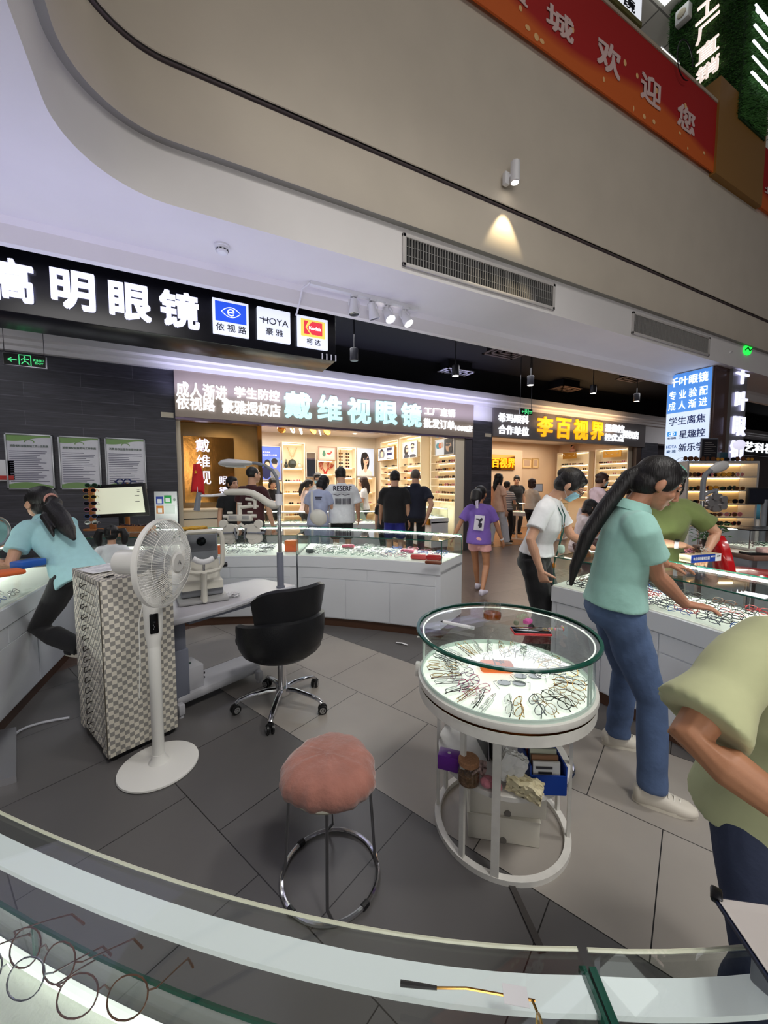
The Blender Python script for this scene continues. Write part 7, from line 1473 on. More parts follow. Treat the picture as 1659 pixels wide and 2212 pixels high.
# back wall units
BY = 11.30
def bx2(px): return onY(px, 1000, BY).x
def bz(py, px=700): return onY(px, py, BY).z
x0, x1 = bx2(610), bx2(659); zz = (bz(1112),bz(1088),bz(1064),bz(1040),bz(1012))
uA = shelf_unit('wall_shelf_unit', 'lit wall shelves with a dark vase and dried leaves, right of the blue poster', (x0,BY), 0, x1-x0, bz(961), .28, zz); 
x2, x3 = bx2(686), bx2(725); uB = shelf_unit('wall_shelf_unit', 'lit wall niche with a red coral branch below the deer picture', (x2,BY), 0, x3-x2, bz(995), .28, (bz(1090),bz(1024)))
x4, x5 = bx2(729), bx2(769); uC = shelf_unit('wall_shelf_unit', 'lit wall shelves of sunglasses between the deer picture and the portrait poster', (x4,BY), 0, x5-x4, bz(966), .28, (bz(1082),bz(1066),bz(1031),bz(1009)))
x6, x7 = bx2(772), bx2(812); uD = shelf_unit('wall_shelf_unit', 'lit wall shelves under the portrait poster of the woman in sunglasses', (x6,BY), 0, x7-x6, bz(1032), .28, (bz(1112),bz(1090),bz(1064)))
uE = shelf_unit('wall_shelf_unit', 'lit wall shelves below the blue poster', (bx2(560),BY), 0, bx2(608)-bx2(560), bz(1042), .28, (bz(1110),bz(1088),bz(1066)))
stock(uA, x1-x0, zz[:4], 4, 'the vase unit', 'sunglasses on the vase unit', .1, .15, 3)
rr = random.Random(4)
for r_ in range(5):
    for c_ in range(2): put_sun(rr, (x4+.16+.22*c_, BY+.13, bz(1009)+.005+.10*r_), 0, f'rack in niche left of the portrait, {["lowest","second","third","fourth","top"][r_]} row', 'sunglasses on the niche rack')
m = MB(); [m.bx(x4+.155+.22*c_,x4+.165+.22*c_,BY+.15,BY+.16,bz(1009),bz(1009)+.56) for c_ in (0,1)]; m.bx(x4+.1,x4+.44,BY+.14,BY+.17,bz(1009),bz(1009)+.01); tag(m.build('glasses_rack', GOLD), 'thin gold rack in the niche left of the portrait poster', 'rack')
stock(uC, x5-x4, (bz(1082),bz(1066),bz(1031)), 4, 'the rack unit', 'sunglasses on the rack unit', .1, .1, 5); stock(uD, x7-x6, (bz(1112),bz(1090),bz(1064)), 3, 'the unit under the portrait', 'sunglasses under the portrait', .1, .1, 6); stock(uE, .8, (bz(1110),bz(1088),bz(1066)), 3, 'the unit under the blue poster', 'sunglasses under the blue poster', .1, .2, 7)
t = thing('vase', 'round dark vase with two dried palm leaves on the wall shelves', 'vase', on_shelf(uA,(x1-x0)*.48,.13,bz(1012)+.0005)); m = MB(); m.lathe([(.05,0),(.12,.06),(.155,.15),(.13,.25),(.06,.31),(.04,.32)],24); t.scale = (.8,.8,.8); m.build('pot', mat('dark_ceramic', rgb(52,58,54), .5), t)
for s in (-1,1):
    m = MB(); m.tube([(0,0,.3),(s*.06,0,.5),(s*.16,0,.72)],.006,6)
    for k in range(9):
        u = k/8; c = Vector((s*(.03+.13*u),0,.40+.32*u))
        for q in (-1,1): m.tube([c, c+Vector((q*.09*(1.1-u*.6),.01*q,.06))],[.008,.002],5)
    m.build('dried_leaf', mat('dried_leaf', rgb(186,154,100), .8), t)
for xx, cc, lb in ((.20,rgb(40,46,44),'black rabbit shaped ornament left of the vase on the wall shelves'),(.80,rgb(200,196,180),'pale rabbit shaped ornament right of the vase on the wall shelves')):
    t = thing('rabbit_ornament', lb, 'ornament', on_shelf(uA,(x1-x0)*xx,.12,bz(1012)+.0005)); m = MB(); m.ell((0,0,.065),(.055,.045,.065)); m.ell((0,0,.15),(.035,.03,.035)); [m.ell((s*.018,0,.21),(.012,.010,.05)) for s in (-1,1)]; m.build('body', mat('ornament_%d' % int(xx*10), cc, .5), t)
t = thing('coral_branch', 'bushy red coral branch in the lit wall niche', 'ornament', on_shelf(uB,(x3-x2)/2,.13,bz(1024)+.0005)); m = MB(); rr = random.Random(5); m.tube([(0,0,0),(0,0,.06)],.05,10)
def br(p, d, L_, r_, k):
    q = p+d*L_; m.tube([p,q],[r_,r_*.6],5)
    if k: [br(q, (d+Vector((rr.uniform(-.8,.8),rr.uniform(-.3,.3),rr.uniform(-.2,.6)))).normalized(), L_*.72, r_*.62, k-1) for _ in range(3)]
for k in range(6): br(Vector((0,0,.05)), Vector((math.sin(k-2.5)*.9,0,.7)).normalized(), .14, .012, 3)
m.build('branches', mat('coral_red', rgb(176,40,26), .5), t)
def bpic(px0,py0,px1,py1,name,label,cat,bg,shapes,frame=None,txt=(),Y=None):
    Y = Y or BY-.02; A, B = onY(px0,py0,Y), onY(px1,py1,Y); return picture(name,label,cat,(A.x,Y,B.z),0,B.x-A.x,A.z-B.z,bg,shapes,frame,0,txt)
SIL = mat('poster_frame', rgb(200,196,188), .4, .3)
bpic(562,964,606,1036,'poster','blue poster of two young people in spectacles beside the golden wall','poster',emis('poster_blue',(.10,.16,.72),.8),[('bluel','e',.75,.55,.35,.12),('navy','e',.28,.22,.24,.2),('hair','e',.34,.50,.15,.11),('face','e',.34,.44,.12,.10),('grey','e',.72,.16,.24,.18),('face','e',.72,.48,.13,.13),('hair','e',.70,.56,.16,.09),('ink','e',.67,.49,.05,.03),('ink','e',.78,.49,.05,.03)],SIL,(('孩子近视',.1,.80,.4,.05,PALET['white']),('就选蔡司小乐圆',.1,.72,.72,.05,PALET['white'])))
bpic(688,965,724,994,'picture_frame','picture of a green tree and a leaping deer on the back wall','picture',mat('art_pink',rgb(206,172,156),.6),[('pinkish','b',.5,.5,.44,.40),('green','e',.32,.44,.10,.20),('green','e',.32,.6,.06,.14),('red','e',.62,.50,.14,.07),('red','e',.76,.62,.05,.06),('white','b',.52,.36,.02,.08),('white','b',.72,.38,.02,.08)],mat('art_frame',rgb(176,140,124),.5))
bpic(771,968,807,1028,'poster','portrait poster of a woman with long black hair and sunglasses on the back wall','poster',emis('poster_pale',(.60,.66,.78),.7),portrait(.5),SIL)
bpic(662,978,681,1030,'wall_mirror','narrow mirror on the back wall of the wide store, left of the deer picture','mirror',mat('mirror',(.8,.8,.82),.03,1.0),[],SIL)
# right wall units (they face -X): local x runs towards the camera
RXX = 5.36
def rY(px): return onX(px,1000,RXX).y
def rz_(py, px): return onX(px,py,RXX).z
def runit(px0, px1, label, ztop, zs): ya, yb = rY(px0), rY(px1); return shelf_unit('wall_shelf_unit', label, (RXX,ya), -PI/2, ya-yb, ztop, .27, zs), ya-yb
zr = [1.10,1.28,1.46,1.64,1.82,2.0,2.18]
u1, w1 = runit(822,859,'lit side wall shelves under the hexagonal glowing sign',2.72,zr[:6]); u2, w2 = runit(863,909,'lit side wall shelves behind the man in navy, under the black and white poster',2.75,zr[:6]); u3, w3 = runit(930,984,'lit side wall shelves of sunglasses nearest the shop entrance',2.78,zr)
stock(u1,w1,zr[:6],7,'the hexagon sign unit','sunglasses on the hexagon sign unit',.08,.25,11); stock(u2,w2,zr[:6],6,'the unit behind the man in navy','sunglasses behind the man in navy',.08,.2,12); stock(u3,w3,zr,6,'the shelves nearest the entrance','sunglasses nearest the entrance',.08,.15,13)
def rpic(px0,py0,px1,py1,name,label,bg,shapes,frame,txt=()): A, B = onX(px0,py0,RXX-.02), onX(px1,py0,RXX-.02); z1, z0 = A.z, onX(px0,py1,RXX-.02).z; return (lambda t: (MB().bx(.02,A.y-B.y-.02,.02,.26,.02,z1-z0-.02).build('backing',CABW,t), t)[1])(picture(name,label,'poster',(RXX-.02,A.y,z0),-PI/2,A.y-B.y,z1-z0,bg,shapes,frame,0,txt))
t = rpic(817,970,853,996,'hexagonal_sign','hexagonal glowing sign with a face and a navy shield in the back corner',emis('hex_glow',(.74,.82,.86),.7),[('grey','e',.22,.5,.2,.42),('hair','e',.24,.72,.09,.22),('face','e',.25,.5,.08,.24),('shirt','e',.25,.08,.16,.14),('white','b',.70,.5,.22,.46),('navy','b',.70,.84,.15,.10),('navy','b',.70,.46,.15,.10),('ink','b',.70,.10,.16,.03)],BRS,(('FUTURE',.57,.62,.26,.10,PALET['navy']),))
rpic(871,958,901,990,'poster','black and white poster of two people in sunglasses on the side wall',emis('poster_white',(.80,.80,.80),.65),[('hair','e',.24,.50,.16,.36),('face','e',.30,.58,.10,.20),('ink','e',.30,.62,.10,.05),('ink','e',.26,.10,.2,.14),('hair','e',.70,.80,.13,.12),('face','e',.70,.58,.11,.26),('ink','e',.70,.62,.12,.06),('ink','e',.72,.08,.22,.12)],SIL)
rpic(942,952,981,984,'poster','poster of a man in sunglasses and coloured lenses nearest the entrance',emis('poster_grey',(.66,.70,.74),.6),[('ink','b',.74,.5,.26,.5),('teal','e',.14,.62,.12,.2),('orange','e',.26,.62,.1,.18),('pinkish','e',.36,.64,.09,.18),('tan','e',.72,.5,.15,.34),('hair','e',.76,.84,.17,.14),('ink','e',.68,.6,.12,.08),('hair','e',.84,.3,.1,.2)],SIL)
# store cases
GR3 = 'glass cases inside the wide store'
a, b_, c_ = pd(548,7.35), pd(690,7.35), pd(838,7.45); n_ = Vector((-math.sin(-YAW)*0+math.sin(YAW), math.cos(YAW),0))*.55
C_s = counter('glass_case','long glass case with pale frames inside the wide store, behind the customers',((a.x,a.y),(b_.x,b_.y),(c_.x,c_.y)),((a.x+n_.x,a.y+n_.y),(b_.x+n_.x,b_.y+n_.y),(c_.x+n_.x,c_.y+n_.y)),5,group=GR3)
FAR['on'] = True; fill(C_s,.04,.96,13,4,.15,.85,lambda rr,r_,c_: rr.choice(['black','clear','grey','gold','pink','green']),'the long store case','frames in the long store case')
C_s2 = counter('glass_case','glass case with a gold band along the side wall near the shop entrance',((4.78,8.9),(4.80,8.0),(4.82,7.12)),((5.30,8.9),(5.30,8.0),(5.30,7.12)),3,group=GR3)
m = MB(); m.bx(4.765,4.80,7.12,8.9,.60,.735); rel(C_s2['t'], m.build('gold_band', BRS, None)); fill(C_s2,.1,.98,6,4,.15,.85,lambda rr,r_,c_: rr.choice(['black','clear','grey','pink','blue']),'the side wall case','frames in the side wall case')
# ring chandelier and downlights
A = onY(655,936,9.2); t = thing('ring_chandelier','gold chandelier of small ring lamps on the ceiling of the wide store','chandelier',(A.x,9.2,3.0)); m = MB(); m.cyl((0,0,-.03),.1,.03,16); m.tube([(0,0,-.02),(0,0,-.16)],.012,8); m.tube([(-.55,0,-.16),(.55,.0,-.16)],.012,8); m.build('stem', GOLD, t)
for k,(x,y,ay) in enumerate(((-.5,.05,.2),(-.28,-.08,.9),(-.05,.04,1.45),(.22,-.06,.5),(.42,.05,1.2),(.58,-.03,.3))):
    q = Matrix.Translation((x,y,-.22)) @ Matrix.Rotation(ay,4,'Z') @ Matrix.Rotation(PI/2-.3,4,'X'); m = MB(); m.lathe([(.075,-.012),(.10,-.012),(.10,.012),(.075,.012),(.075,-.012)],24,cap=False); m.xf(q); r_ = m.build('ring_lamp', emis('ring_glow',(1,.93,.78),5) if k in (1,2,4) else GOLD, t); m = MB(); m.lathe([(0,.004),(.072,.004)],20,cap=False); m.xf(q); m.build('disc', GOLD, r_)
def down(px, py, Z, lab): P = onZ(px,py,Z); t = thing('downlight', lab, 'light', (P.x,P.y,Z), 0, 'recessed downlights in the stores'); m = MB(); m.lathe([(.055,-.004),(.075,-.008),(.078,0)],20,cap=False); m.build('trim_ring', WHITEPL, t); m = MB(); m.lathe([(0,-.002),(.055,-.002)],18,cap=False); m.build('lens', L_SPOT, t)
for px,py,lb in ((436,919,'round downlight over the golden panel, left one'),(530,924,'round downlight over the golden panel, right one'),(766,937,'round downlight in front of the back wall corner'),(915,938,'round downlight above the side wall shelves')): down(px,py,2.995,lb)

# ================================================================ store two
A, B = onY(1040,980,9.5), onY(1112,1016,9.5); t = thing('gold_sign','rounded gold sign with glowing amber characters on the wall of store two','sign',(A.x,9.5,B.z)); m = MB(); m.box(((B.x-A.x)/2,.02,(A.z-B.z)/2),(B.x-A.x,.04,A.z-B.z),None,.015); m.build('panel', GOLDP, t)
letY('百视界',1062,988,1112,1011,9.495,L_YEL,t,.03,.02); letY('李',1041,988,1058,1011,9.495,L_YEL,t,.03,.02)
for px0,px1,lb in ((1129,1147,'pale certificate on the peach wall, left one'),(1151,1162,'narrow pale certificate on the peach wall, right one')): bpic(px0,991,px1,1010,'certificate',lb,'certificate',mat('certificate_gold',rgb(240,206,150),.4),[('tan','b',.5,.5,.36,.36)],mat('cert_frame',rgb(210,170,110),.4),(),9.73)
SX = 11.86
def sY(px): return onX(px,1000,SX).y
def s2(px0, px1, lab, ztop, zs): ya, yb = sY(px0), sY(px1); return shelf_unit('wall_shelf_unit',lab,(SX,ya),-PI/2,ya-yb,ztop,.26,zs), ya-yb
zq = [1.08,1.26,1.44,1.62,1.80,1.98,2.16]
v1, wv1 = s2(1203,1272,'lit cream shelf unit with a gold emblem in store two, left of two',2.56,zq); v2, wv2 = s2(1285,1356,'lit cream shelf unit with a gold emblem in store two, nearest its entrance',2.58,zq)
stock(v1,wv1,zq,7,'the left unit of store two','sunglasses on the left unit of store two',.07,.2,21); stock(v2,wv2,zq,6,'the right unit of store two','sunglasses on the right unit of store two',.07,.15,22)
for px0,px1,py0,py1,par in ((1217,1246,979,992,v1),(1304,1343,975,989,v2)):
    A, B = onX(px0,py0,SX-.01), onX(px1,py0,SX-.01); z1, z0 = A.z, onX(px0,py1,SX-.01).z; w_, h_ = A.y-B.y, z1-z0; m = MB(); m.bx(0,w_,-.02,0,0,h_); m.xf(Matrix.Translation((SX-.01,A.y,z0)) @ Matrix.Rotation(-PI/2,4,'Z')); e = m.build('gold_emblem_board', BRS, None); rel(par, e)
    m = MB()
    for s in (-1,1): m.lathe([(h_*.24,-.024),(0,-.025)],18,(w_*.5+s*h_*.42,0,h_*.42),'Y',cap=False); m.tube([(w_*.5+s*h_*.66,-.024,h_*.5),(w_*.5+s*h_*.95,-.024,h_*.5),(w_*.5+s*h_*.95,-.024,h_*.8)],h_*.035,5)
    m.bx(w_*.5-h_*.2,w_*.5+h_*.2,-.026,-.022,h_*.42,h_*.48); m.xf(Matrix.Translation((SX-.01,A.y,z0)) @ Matrix.Rotation(-PI/2,4,'Z')); rel(e, m.build('spectacles_emblem', mat('emblem_cream',rgb(240,228,200),.5), None))
t = thing('figurine','small seated figurine on top of the left shelf unit in store two','figurine',(SX+.1,sY(1232),2.591)); m = MB(); m.ell((0,0,.07),(.08,.1,.07)); m.ell((0,0,.19),(.05,.05,.055)); m.ell((.02,.09,.05),(.04,.08,.03)); m.build('body', mat('figurine_tan',rgb(206,150,130),.5), t); m = MB(); m.ell((0,.02,.21),(.055,.05,.05)); m.build('hair', PALET['hair'], t)
def roundcase(name, lab, c, r_, a0, a1, zt, zb, legs=True, glasscol=GLS, ring=.0):
    t = thing(name, lab, 'glass case', (c.x,c.y,0), 0, 'curved glass cases on the floor'); n = 18; P = [(r_*math.cos(a0+(a1-a0)*k/n), r_*math.sin(a0+(a1-a0)*k/n)) for k in range(n+1)]; Q = [(x*.45,y*.45) for x,y in P]
    m = MB(); wall_strip(m,P,Q,zb-.09,zb); m.build('rim', LAC, t); m = MB(); wall_strip(m,inset(P,Q,.02),inset(Q,P,.02),zb,zb+.006); m.build('tray', TRAY, t); m = MB(); wall_strip(m,inset(P,Q,.02),inset(P,Q,.026),zb,zt); m.build('front_pane', GLS, t); m = MB(); wall_strip(m,inset(P,Q,.015),Q,zt,zt+.008); m.build('glass_top', GLT, t); m = MB(); m.tube([(x,y,zt+.004) for x,y in inset(P,Q,.014)],.006,6); m.build('glass_edge', GEDGE, t); m = MB(); wall_strip(m,inset(Q,P,.03),inset(Q,P,.05),zt-.02,zt-.008); m.build('led_strip', emis('led_case_far',(1,.96,.86),22), t)
    for k in range(0,n+1,3):
        x,y = inset(P,Q,.05)[k]; m = MB(); m.box((x,y,(zb-.09)/2),(.035,.035,zb-.09)); m.build('leg', WM, t)
    m = MB(); wall_strip(m,P,inset(P,Q,.05),0,.04); m.build('floor_ring', WM, t)
    return t
def dress(t, r_, a0, a1, z, n, where, group):
    rr = random.Random(n)
    for q in range(2):
        for k in range(n):
            a = a0+(a1-a0)*(k+.5)/n; d = r_*(.86-.16*q); put_specs(rr.choice(['black','grey','clear','gold','pink']),rr.choice((0,1,2)),(t.location.x+d*math.cos(a),t.location.y+d*math.sin(a),z+.0065),a+PI/2,f'{"front" if q == 0 else "back"} row eyeglasses in {where}',group)
c = pd(1150,11.1); R1_ = roundcase('curved_case','curved glass case on white legs before the staff in store two',c,.95,camyaw(0)-PI/2-1.2,camyaw(0)-PI/2+1.2,.98,.74); dress(R1_,.95,camyaw(0)-PI/2-1.1,camyaw(0)-PI/2+1.1,.74,11,'the curved case of store two','frames in the curved case of store two')
c = pd(1335,6.35); R2_ = roundcase('curved_case','rounded glass case of frames left of the long ponytail, in the corridor',c,.55,PI*.75,PI*1.75,.96,.72); dress(R2_,.55,PI*.8,PI*1.7,.72,9,'the rounded corridor case','frames in the rounded corridor case')
FAR['on'] = False; t = thing('monitor','small dark framed monitor behind the bobbed woman in store two','monitor',(*pd(1160,12.0)[:2],1.0),camyaw(180)); t.location.z = .99; m = MB(); m.bx(-.16,.16,-.02,.02,.28,.52,.006); m.build('housing', BLACKP, t); m = MB(); m.bx(-.145,.145,.02,.023,.295,.505); m.build('screen', mat('screen_grey',rgb(150,156,170),.2), t); m = MB(); m.cyl((0,0,0),.09,.015,16); m.cyl((0,0,0),.02,.3,10); m.build('stand', BLACKP, t)
t = thing('monitor_table','white round side table carrying the monitor in store two','table',(*pd(1160,12.0)[:2],0)); m = MB(); m.cyl((0,0,.96),.28,.03,24); m.build('table_top', LAC, t); m = MB(); m.cyl((0,0,.02),.03,.94,12); m.build('column', WM, t); m = MB(); m.cyl((0,0,.0),.2,.02,24); m.build('foot', WM, t)
c = pd(1302,4.75); t = thing('lounge_chair','low brown leather chair between the two women at the right counter','chair',(c.x,c.y,0),camyaw(200)); m = MB(); m.tube([(-.24,-.2,.62),(-.12,-.26,.68),(.12,-.26,.68),(.24,-.2,.62)],[(.06,.12)]*4,12); m.build('backrest', mat('brown_leather',rgb(74,38,34),.35,bump=.4,bscale=18), t); m = MB(); m.box((0,.05,.40),(.5,.5,.14),None,.05,4); m.build('seat', mat('brown_leather',rgb(74,38,34),.35), t)
for x,y in ((-.2,-.15),(.2,-.15),(-.2,.25),(.2,.25)): m = MB(); m.cyl((x,y,0),.018,.34,10); m.build('leg', CHROME, t)
m = MB(); m.box((0,-.24,.5),(.36,.03,.36)); m.build('back_support', BLACKP, t)

# ================================================================ right side: lit shelf tower, second eye test stand, cases, red chair
c = pd(1557,5.0); TR = camyaw(0); dirx = Vector((math.cos(YAW),-math.sin(YAW),0)); o_ = c-dirx*.45; zt5 = [.955,1.075,1.245,1.42,1.595]
tw = shelf_unit('shelf_tower','lit shelf tower of sunglasses before the brown column',(o_.x,o_.y),TR,.92,1.765,.26,zt5,mat('tower_grey',rgb(176,172,170),.4,.2),mat('tower_back',rgb(240,206,150),.6),True,0,emis('tower_led',(1,.80,.50),14))
m = MB(); m.bx(0,.92,.02,.24,0,.94); m.build('base_cabinet', LAC, tw)
stock(tw,.92,zt5,8,'the lit shelf tower','sunglasses on the lit shelf tower',.09,.06,31)
T = lambda x, y, z: on_shelf(tw, x, y, z)
t = thing('framed_notice','dark framed notice standing on top of the lit shelf tower','notice',T(.36,.12,1.796),TR); m = MB(); m.bx(-.11,.11,-.008,.01,0,.30,.003); m.build('frame', mat('frame_grey',rgb(120,120,124),.4), t); m = MB(); m.bx(-.098,.098,-.012,-.008,.012,.288); m.build('sheet', mat('notice_black',rgb(30,28,32),.3), t); m = MB(); [m.bx(-.07,.02+.03*(i%3),-.014,-.012,.24-.026*i,.246-.026*i) for i in range(7)]; m.build('text_lines', mat('notice_grey_ink',rgb(120,116,116),.6), t)
rr = random.Random(3)
for k in range(5): put_sun(rr, T(.34+.13*k,.07,1.7955), TR+rr.uniform(-.3,.3), f'on top of the shelf tower, {["beside the dark notice","second from the notice","in the middle","below the white globe","at the right end"][k]}','sunglasses on top of the tower')
for k in range(4): put_sun(rr, T(.02+.075*k,.03,1.7955), TR+.2, 'top of the tower, before the white panel','sunglasses before the white panel')
t = thing('globe_lamp','white globe on a thin stem on top of the lit shelf tower','lamp',T(.78,.15,1.7955)); m = MB(); m.ell((0,0,.22),(.062,.062,.065),20,14); m.build('globe', emis('globe_glow',(.82,.80,1.0),.8), t); m = MB(); m.cyl((0,0,0),.035,.008,16); m.cyl((0,0,0),.005,.16,8); m.build('stem', STEEL, t)
small = lambda name,lab,cat,p,d,rz,mt,bev=.006: (lambda t: (MB().box((0,0,d[2]/2),d,None,bev).build('body',mt,t), t)[1])(thing(name,lab,cat,p,rz))
small('teal_box','dark teal box on top of the tower between the notice and the globe','box',T(.57,.16,1.7955),(.10,.07,.12),TR,mat('teal_dark',rgb(30,62,74),.5))
# second eye test stand
c = pd(1517,4.0); t = thing('eye_test_stand','grey eye test pole with lamp and round lens tester before the lit tower','stand',(c.x,c.y,0),camyaw(0)); K2 = 4.0/840; L3 = lambda px,py,dy=0: Vector(((px-1517)*K2,dy,1.5-(py-1046)*K2))
m = MB(); m.cyl((0,0,0),.22,.03,24); m.build('floor_base', GREYPL, t); m = MB(); m.cyl((0,0,.03),.022,1.30,16); m.build('pole', CHROME, t)
m = MB(); m.tube([L3(1517,1080),L3(1517,1040),L3(1521,1025),L3(1532,1016)],.024,12); m.build('neck', GREYPL, t); m = MB(); m.tube([L3(1530,1017),L3(1545,1011),L3(1560,1006),L3(1568,1004)],[(.02,.03),(.03,.055),(.028,.05),(.012,.03)],12); m.build('lamp_head', mat('lamp_grey', rgb(190,190,190), .4), t)
m = MB(); m.tube([L3(1517,1073),L3(1530,1064),L3(1545,1060)],.018,8); m.tube([L3(1545,1056),L3(1545,1072)],.022,10); m.build('arm', GREYPL, t); m = MB(); rr = random.Random(2); c_ = L3(1546,1086)
for a in range(10): m.lathe([(.034,-.02),(.036,0),(.034,.02)],14,(c_.x+.075*math.cos(a*PI/5),-.02*(a%2),c_.z+.062*math.sin(a*PI/5)),'Y')
m.lathe([(.05,-.02),(.05,.02)],16,tuple(c_),'Y'); wg = m.build('lens_tester', mat('tester_metal',rgb(170,166,166),.25,.7), t); m = MB(); [m.lathe([(.016,-.026),(.018,-.02)],12,(c_.x+sx*.045,-.02,c_.z),'Y') for sx in (-1,1)]; m.build('eyepieces', BLACKP, wg)
# plant
c = pd(1540,3.55); t = thing('potted_plant','small leafy green plant beside the second eye test pole','plant',(c.x,c.y,.90)); m = MB(); m.lathe([(.05,0),(.065,.09),(.06,.09)],18); m.build('pot', mat('pot_dark',rgb(50,46,44),.5), t); m = MB(); rr = random.Random(9)
for k in range(60):
    a = rr.uniform(0,6.28); u = rr.uniform(.04,.14); p = Vector((u*math.cos(a),u*math.sin(a),.10+rr.uniform(.0,.17))); d = Vector((math.cos(a),math.sin(a),rr.uniform(-.5,.5))).normalized()*.06; w_ = Vector((-math.sin(a),math.cos(a),0))*.022; m.add([p,p+d*.5+w_,p+d+Vector((0,0,-.012)),p+d*.5-w_,p+d*.5+Vector((0,0,.008))],[(0,1,4),(1,2,4),(2,3,4),(3,0,4)]); m.tube([(0,0,.08),p],.002,4)
m.build('foliage', mat('leaf_dark_green',rgb(50,88,40),.4), t, 60)
# brown table with glass case
t = thing('wooden_table','brown topped table at the right edge holding the glass aquarium-like case','table',(*pd(1640,3.5)[:2],0),camyaw(0)); m = MB(); m.bx(-.30,.9,-.3,.35,.86,.90,.006); m.build('table_top', mat('table_brown',rgb(120,92,80),.35,noise=.1,nscale=8), t)
for x,y in ((-.26,-.25),(.85,-.25),(-.26,.3),(.85,.3)): m = MB(); m.bx(x-.02,x+.02,y-.02,y+.02,0,.86); m.build('leg', CHROME, t)
m = MB(); m.bx(-.3,.3,-.26,.2,.66,.86,.004); m.build('drawer_box', GREYPL, t); m = MB(); m.bx(-.26,.85,.30,.32,.2,.86); m.build('back_board', LAC, t)
tq = thing('small_glass_case','small lit glass case with frames on the brown table at the right edge','glass case',(*on_shelf(t,.22,.12,.9005)[:2],.9005),camyaw(0)); m = MB(); m.bx(-.30,.50,-.14,.14,0,.02); m.build('tray', TRAY, tq); m = MB(); m.bx(-.30,.50,-.14,-.134,.02,.18); m.bx(-.30,-.294,-.134,.14,.02,.18); m.build('panes', GLS, tq); m = MB(); m.bx(-.31,.51,-.15,.15,.18,.19); m.build('lid', BLACKG, tq); m = MB(); m.bx(-.28,.48,.10,.115,.165,.178); m.build('led_strip', emis('led_case_far',(1,.96,.86),22), tq); m = MB(); [m.tube([(x,-.14,.02),(x,-.14,.18)],.004,5) for x in (-.3,-.1,.1,.3,.5)]; m.build('edge_posts', STEEL, tq)
rr = random.Random(7)
for k in range(7):
    for q in range(2): put_specs(rr.choice(['black','clear','silver','green']),rr.choice((0,1,2)),on_shelf(tq,-.23+.11*k,-.06+.09*q,.9215),camyaw(0)+rr.uniform(-.3,.3),f'{["front","back"][q]} row eyeglasses in the small lit case at the right edge','frames in the small lit case')
small('tissue_box','crumpled pink and white tissue packet on the brown table','tissue packet',on_shelf(t,-.10,-.22,.9005),(.15,.10,.06),camyaw(15),mat('tissue_pink',rgb(214,178,172),.7,noise=.2,nscale=30,bump=.6,bscale=40),.02)
small('red_cup','red plastic tub at the right edge of the brown table','tub',on_shelf(t,.08,-.20,.9005),(.09,.09,.075),0,mat('tub_red',rgb(196,66,44),.4),.02); small('notebook','black notebook on the brown table behind the red chair','notebook',on_shelf(t,-.20,-.20,.9005),(.17,.12,.02),camyaw(0),BLACKP,.004)
t = thing('monitor','dark monitor at the right edge beyond the brown table','monitor',(*pd(1652,4.6)[:2],0),camyaw(185)); m = MB(); m.bx(-.2,.2,-.02,.02,1.26,1.46,.006); m.build('housing', BLACKP, t); m = MB(); m.cyl((0,0,.0),.2,.02,20); m.cyl((0,0,.02),.03,1.3,12); m.build('floor_stand', GREYPL, t); m = MB(); m.bx(-.18,.18,.02,.023,1.28,1.44); m.build('screen', mat('screen_dark',rgb(28,30,40),.15), t)
for px, lb, D in ((1488,'pale blue cloth ball on the tower side, behind the olive shirt',4.6),(1640,'blue cloth bundle right of the lit shelf tower',5.4)):
    c = pd(px,D); t = thing('cloth_stand',lb,'stand',(c.x,c.y,0)); m = MB(); m.cyl((0,0,0),.12,.02,16); m.cyl((0,0,.02),.02,1.0,10); m.build('stand', WM, t); m = MB(); m.ell((0,0,1.12),(.10,.09,.11),16,10); m.build('cloth', mat('cloth_teal',rgb(80,150,176),.8,bump=.6,bscale=14), t)
# red chair with round seat
c = pd(1632,2.95); t = thing('red_stool','glossy red swivel stool with a rounded backrest behind the right counter','chair',(c.x,c.y,0),camyaw(115)); RDL = mat('red_vinyl',rgb(176,20,26),.18,coat=.3)
m = MB(); m.lathe([(0,.76),(.15,.765),(.19,.785),(.195,.81),(.17,.835),(0,.845)],36); m.build('seat', RDL, t); m = MB(); m.cyl((0,0,.03),.028,.73,16); m.cyl((0,0,.30),.16,.015,24); m.build('column', CHROME, t); m = MB(); m.lathe([(.22,0),(.22,.012),(.05,.035),(0,.035)],30); m.build('base', CHROME, t)
m = MB(); rows = []
for i in range(9):
    u = i/8; z = .80+.30*u; hw = .15*math.sqrt(max(.03,1-u**2.6)); rows.append([(hw*math.cos(PI*k/10)*1.0, -.16-.05*math.sin(PI*k/10)-.06*u, z) for k in range(11)]+[(hw*.94*math.cos(PI*(10-k)/10), -.12-.05*math.sin(PI*(10-k)/10)-.06*u, z) for k in range(11)])
m.loft(rows); m.build('backrest', RDL, t)
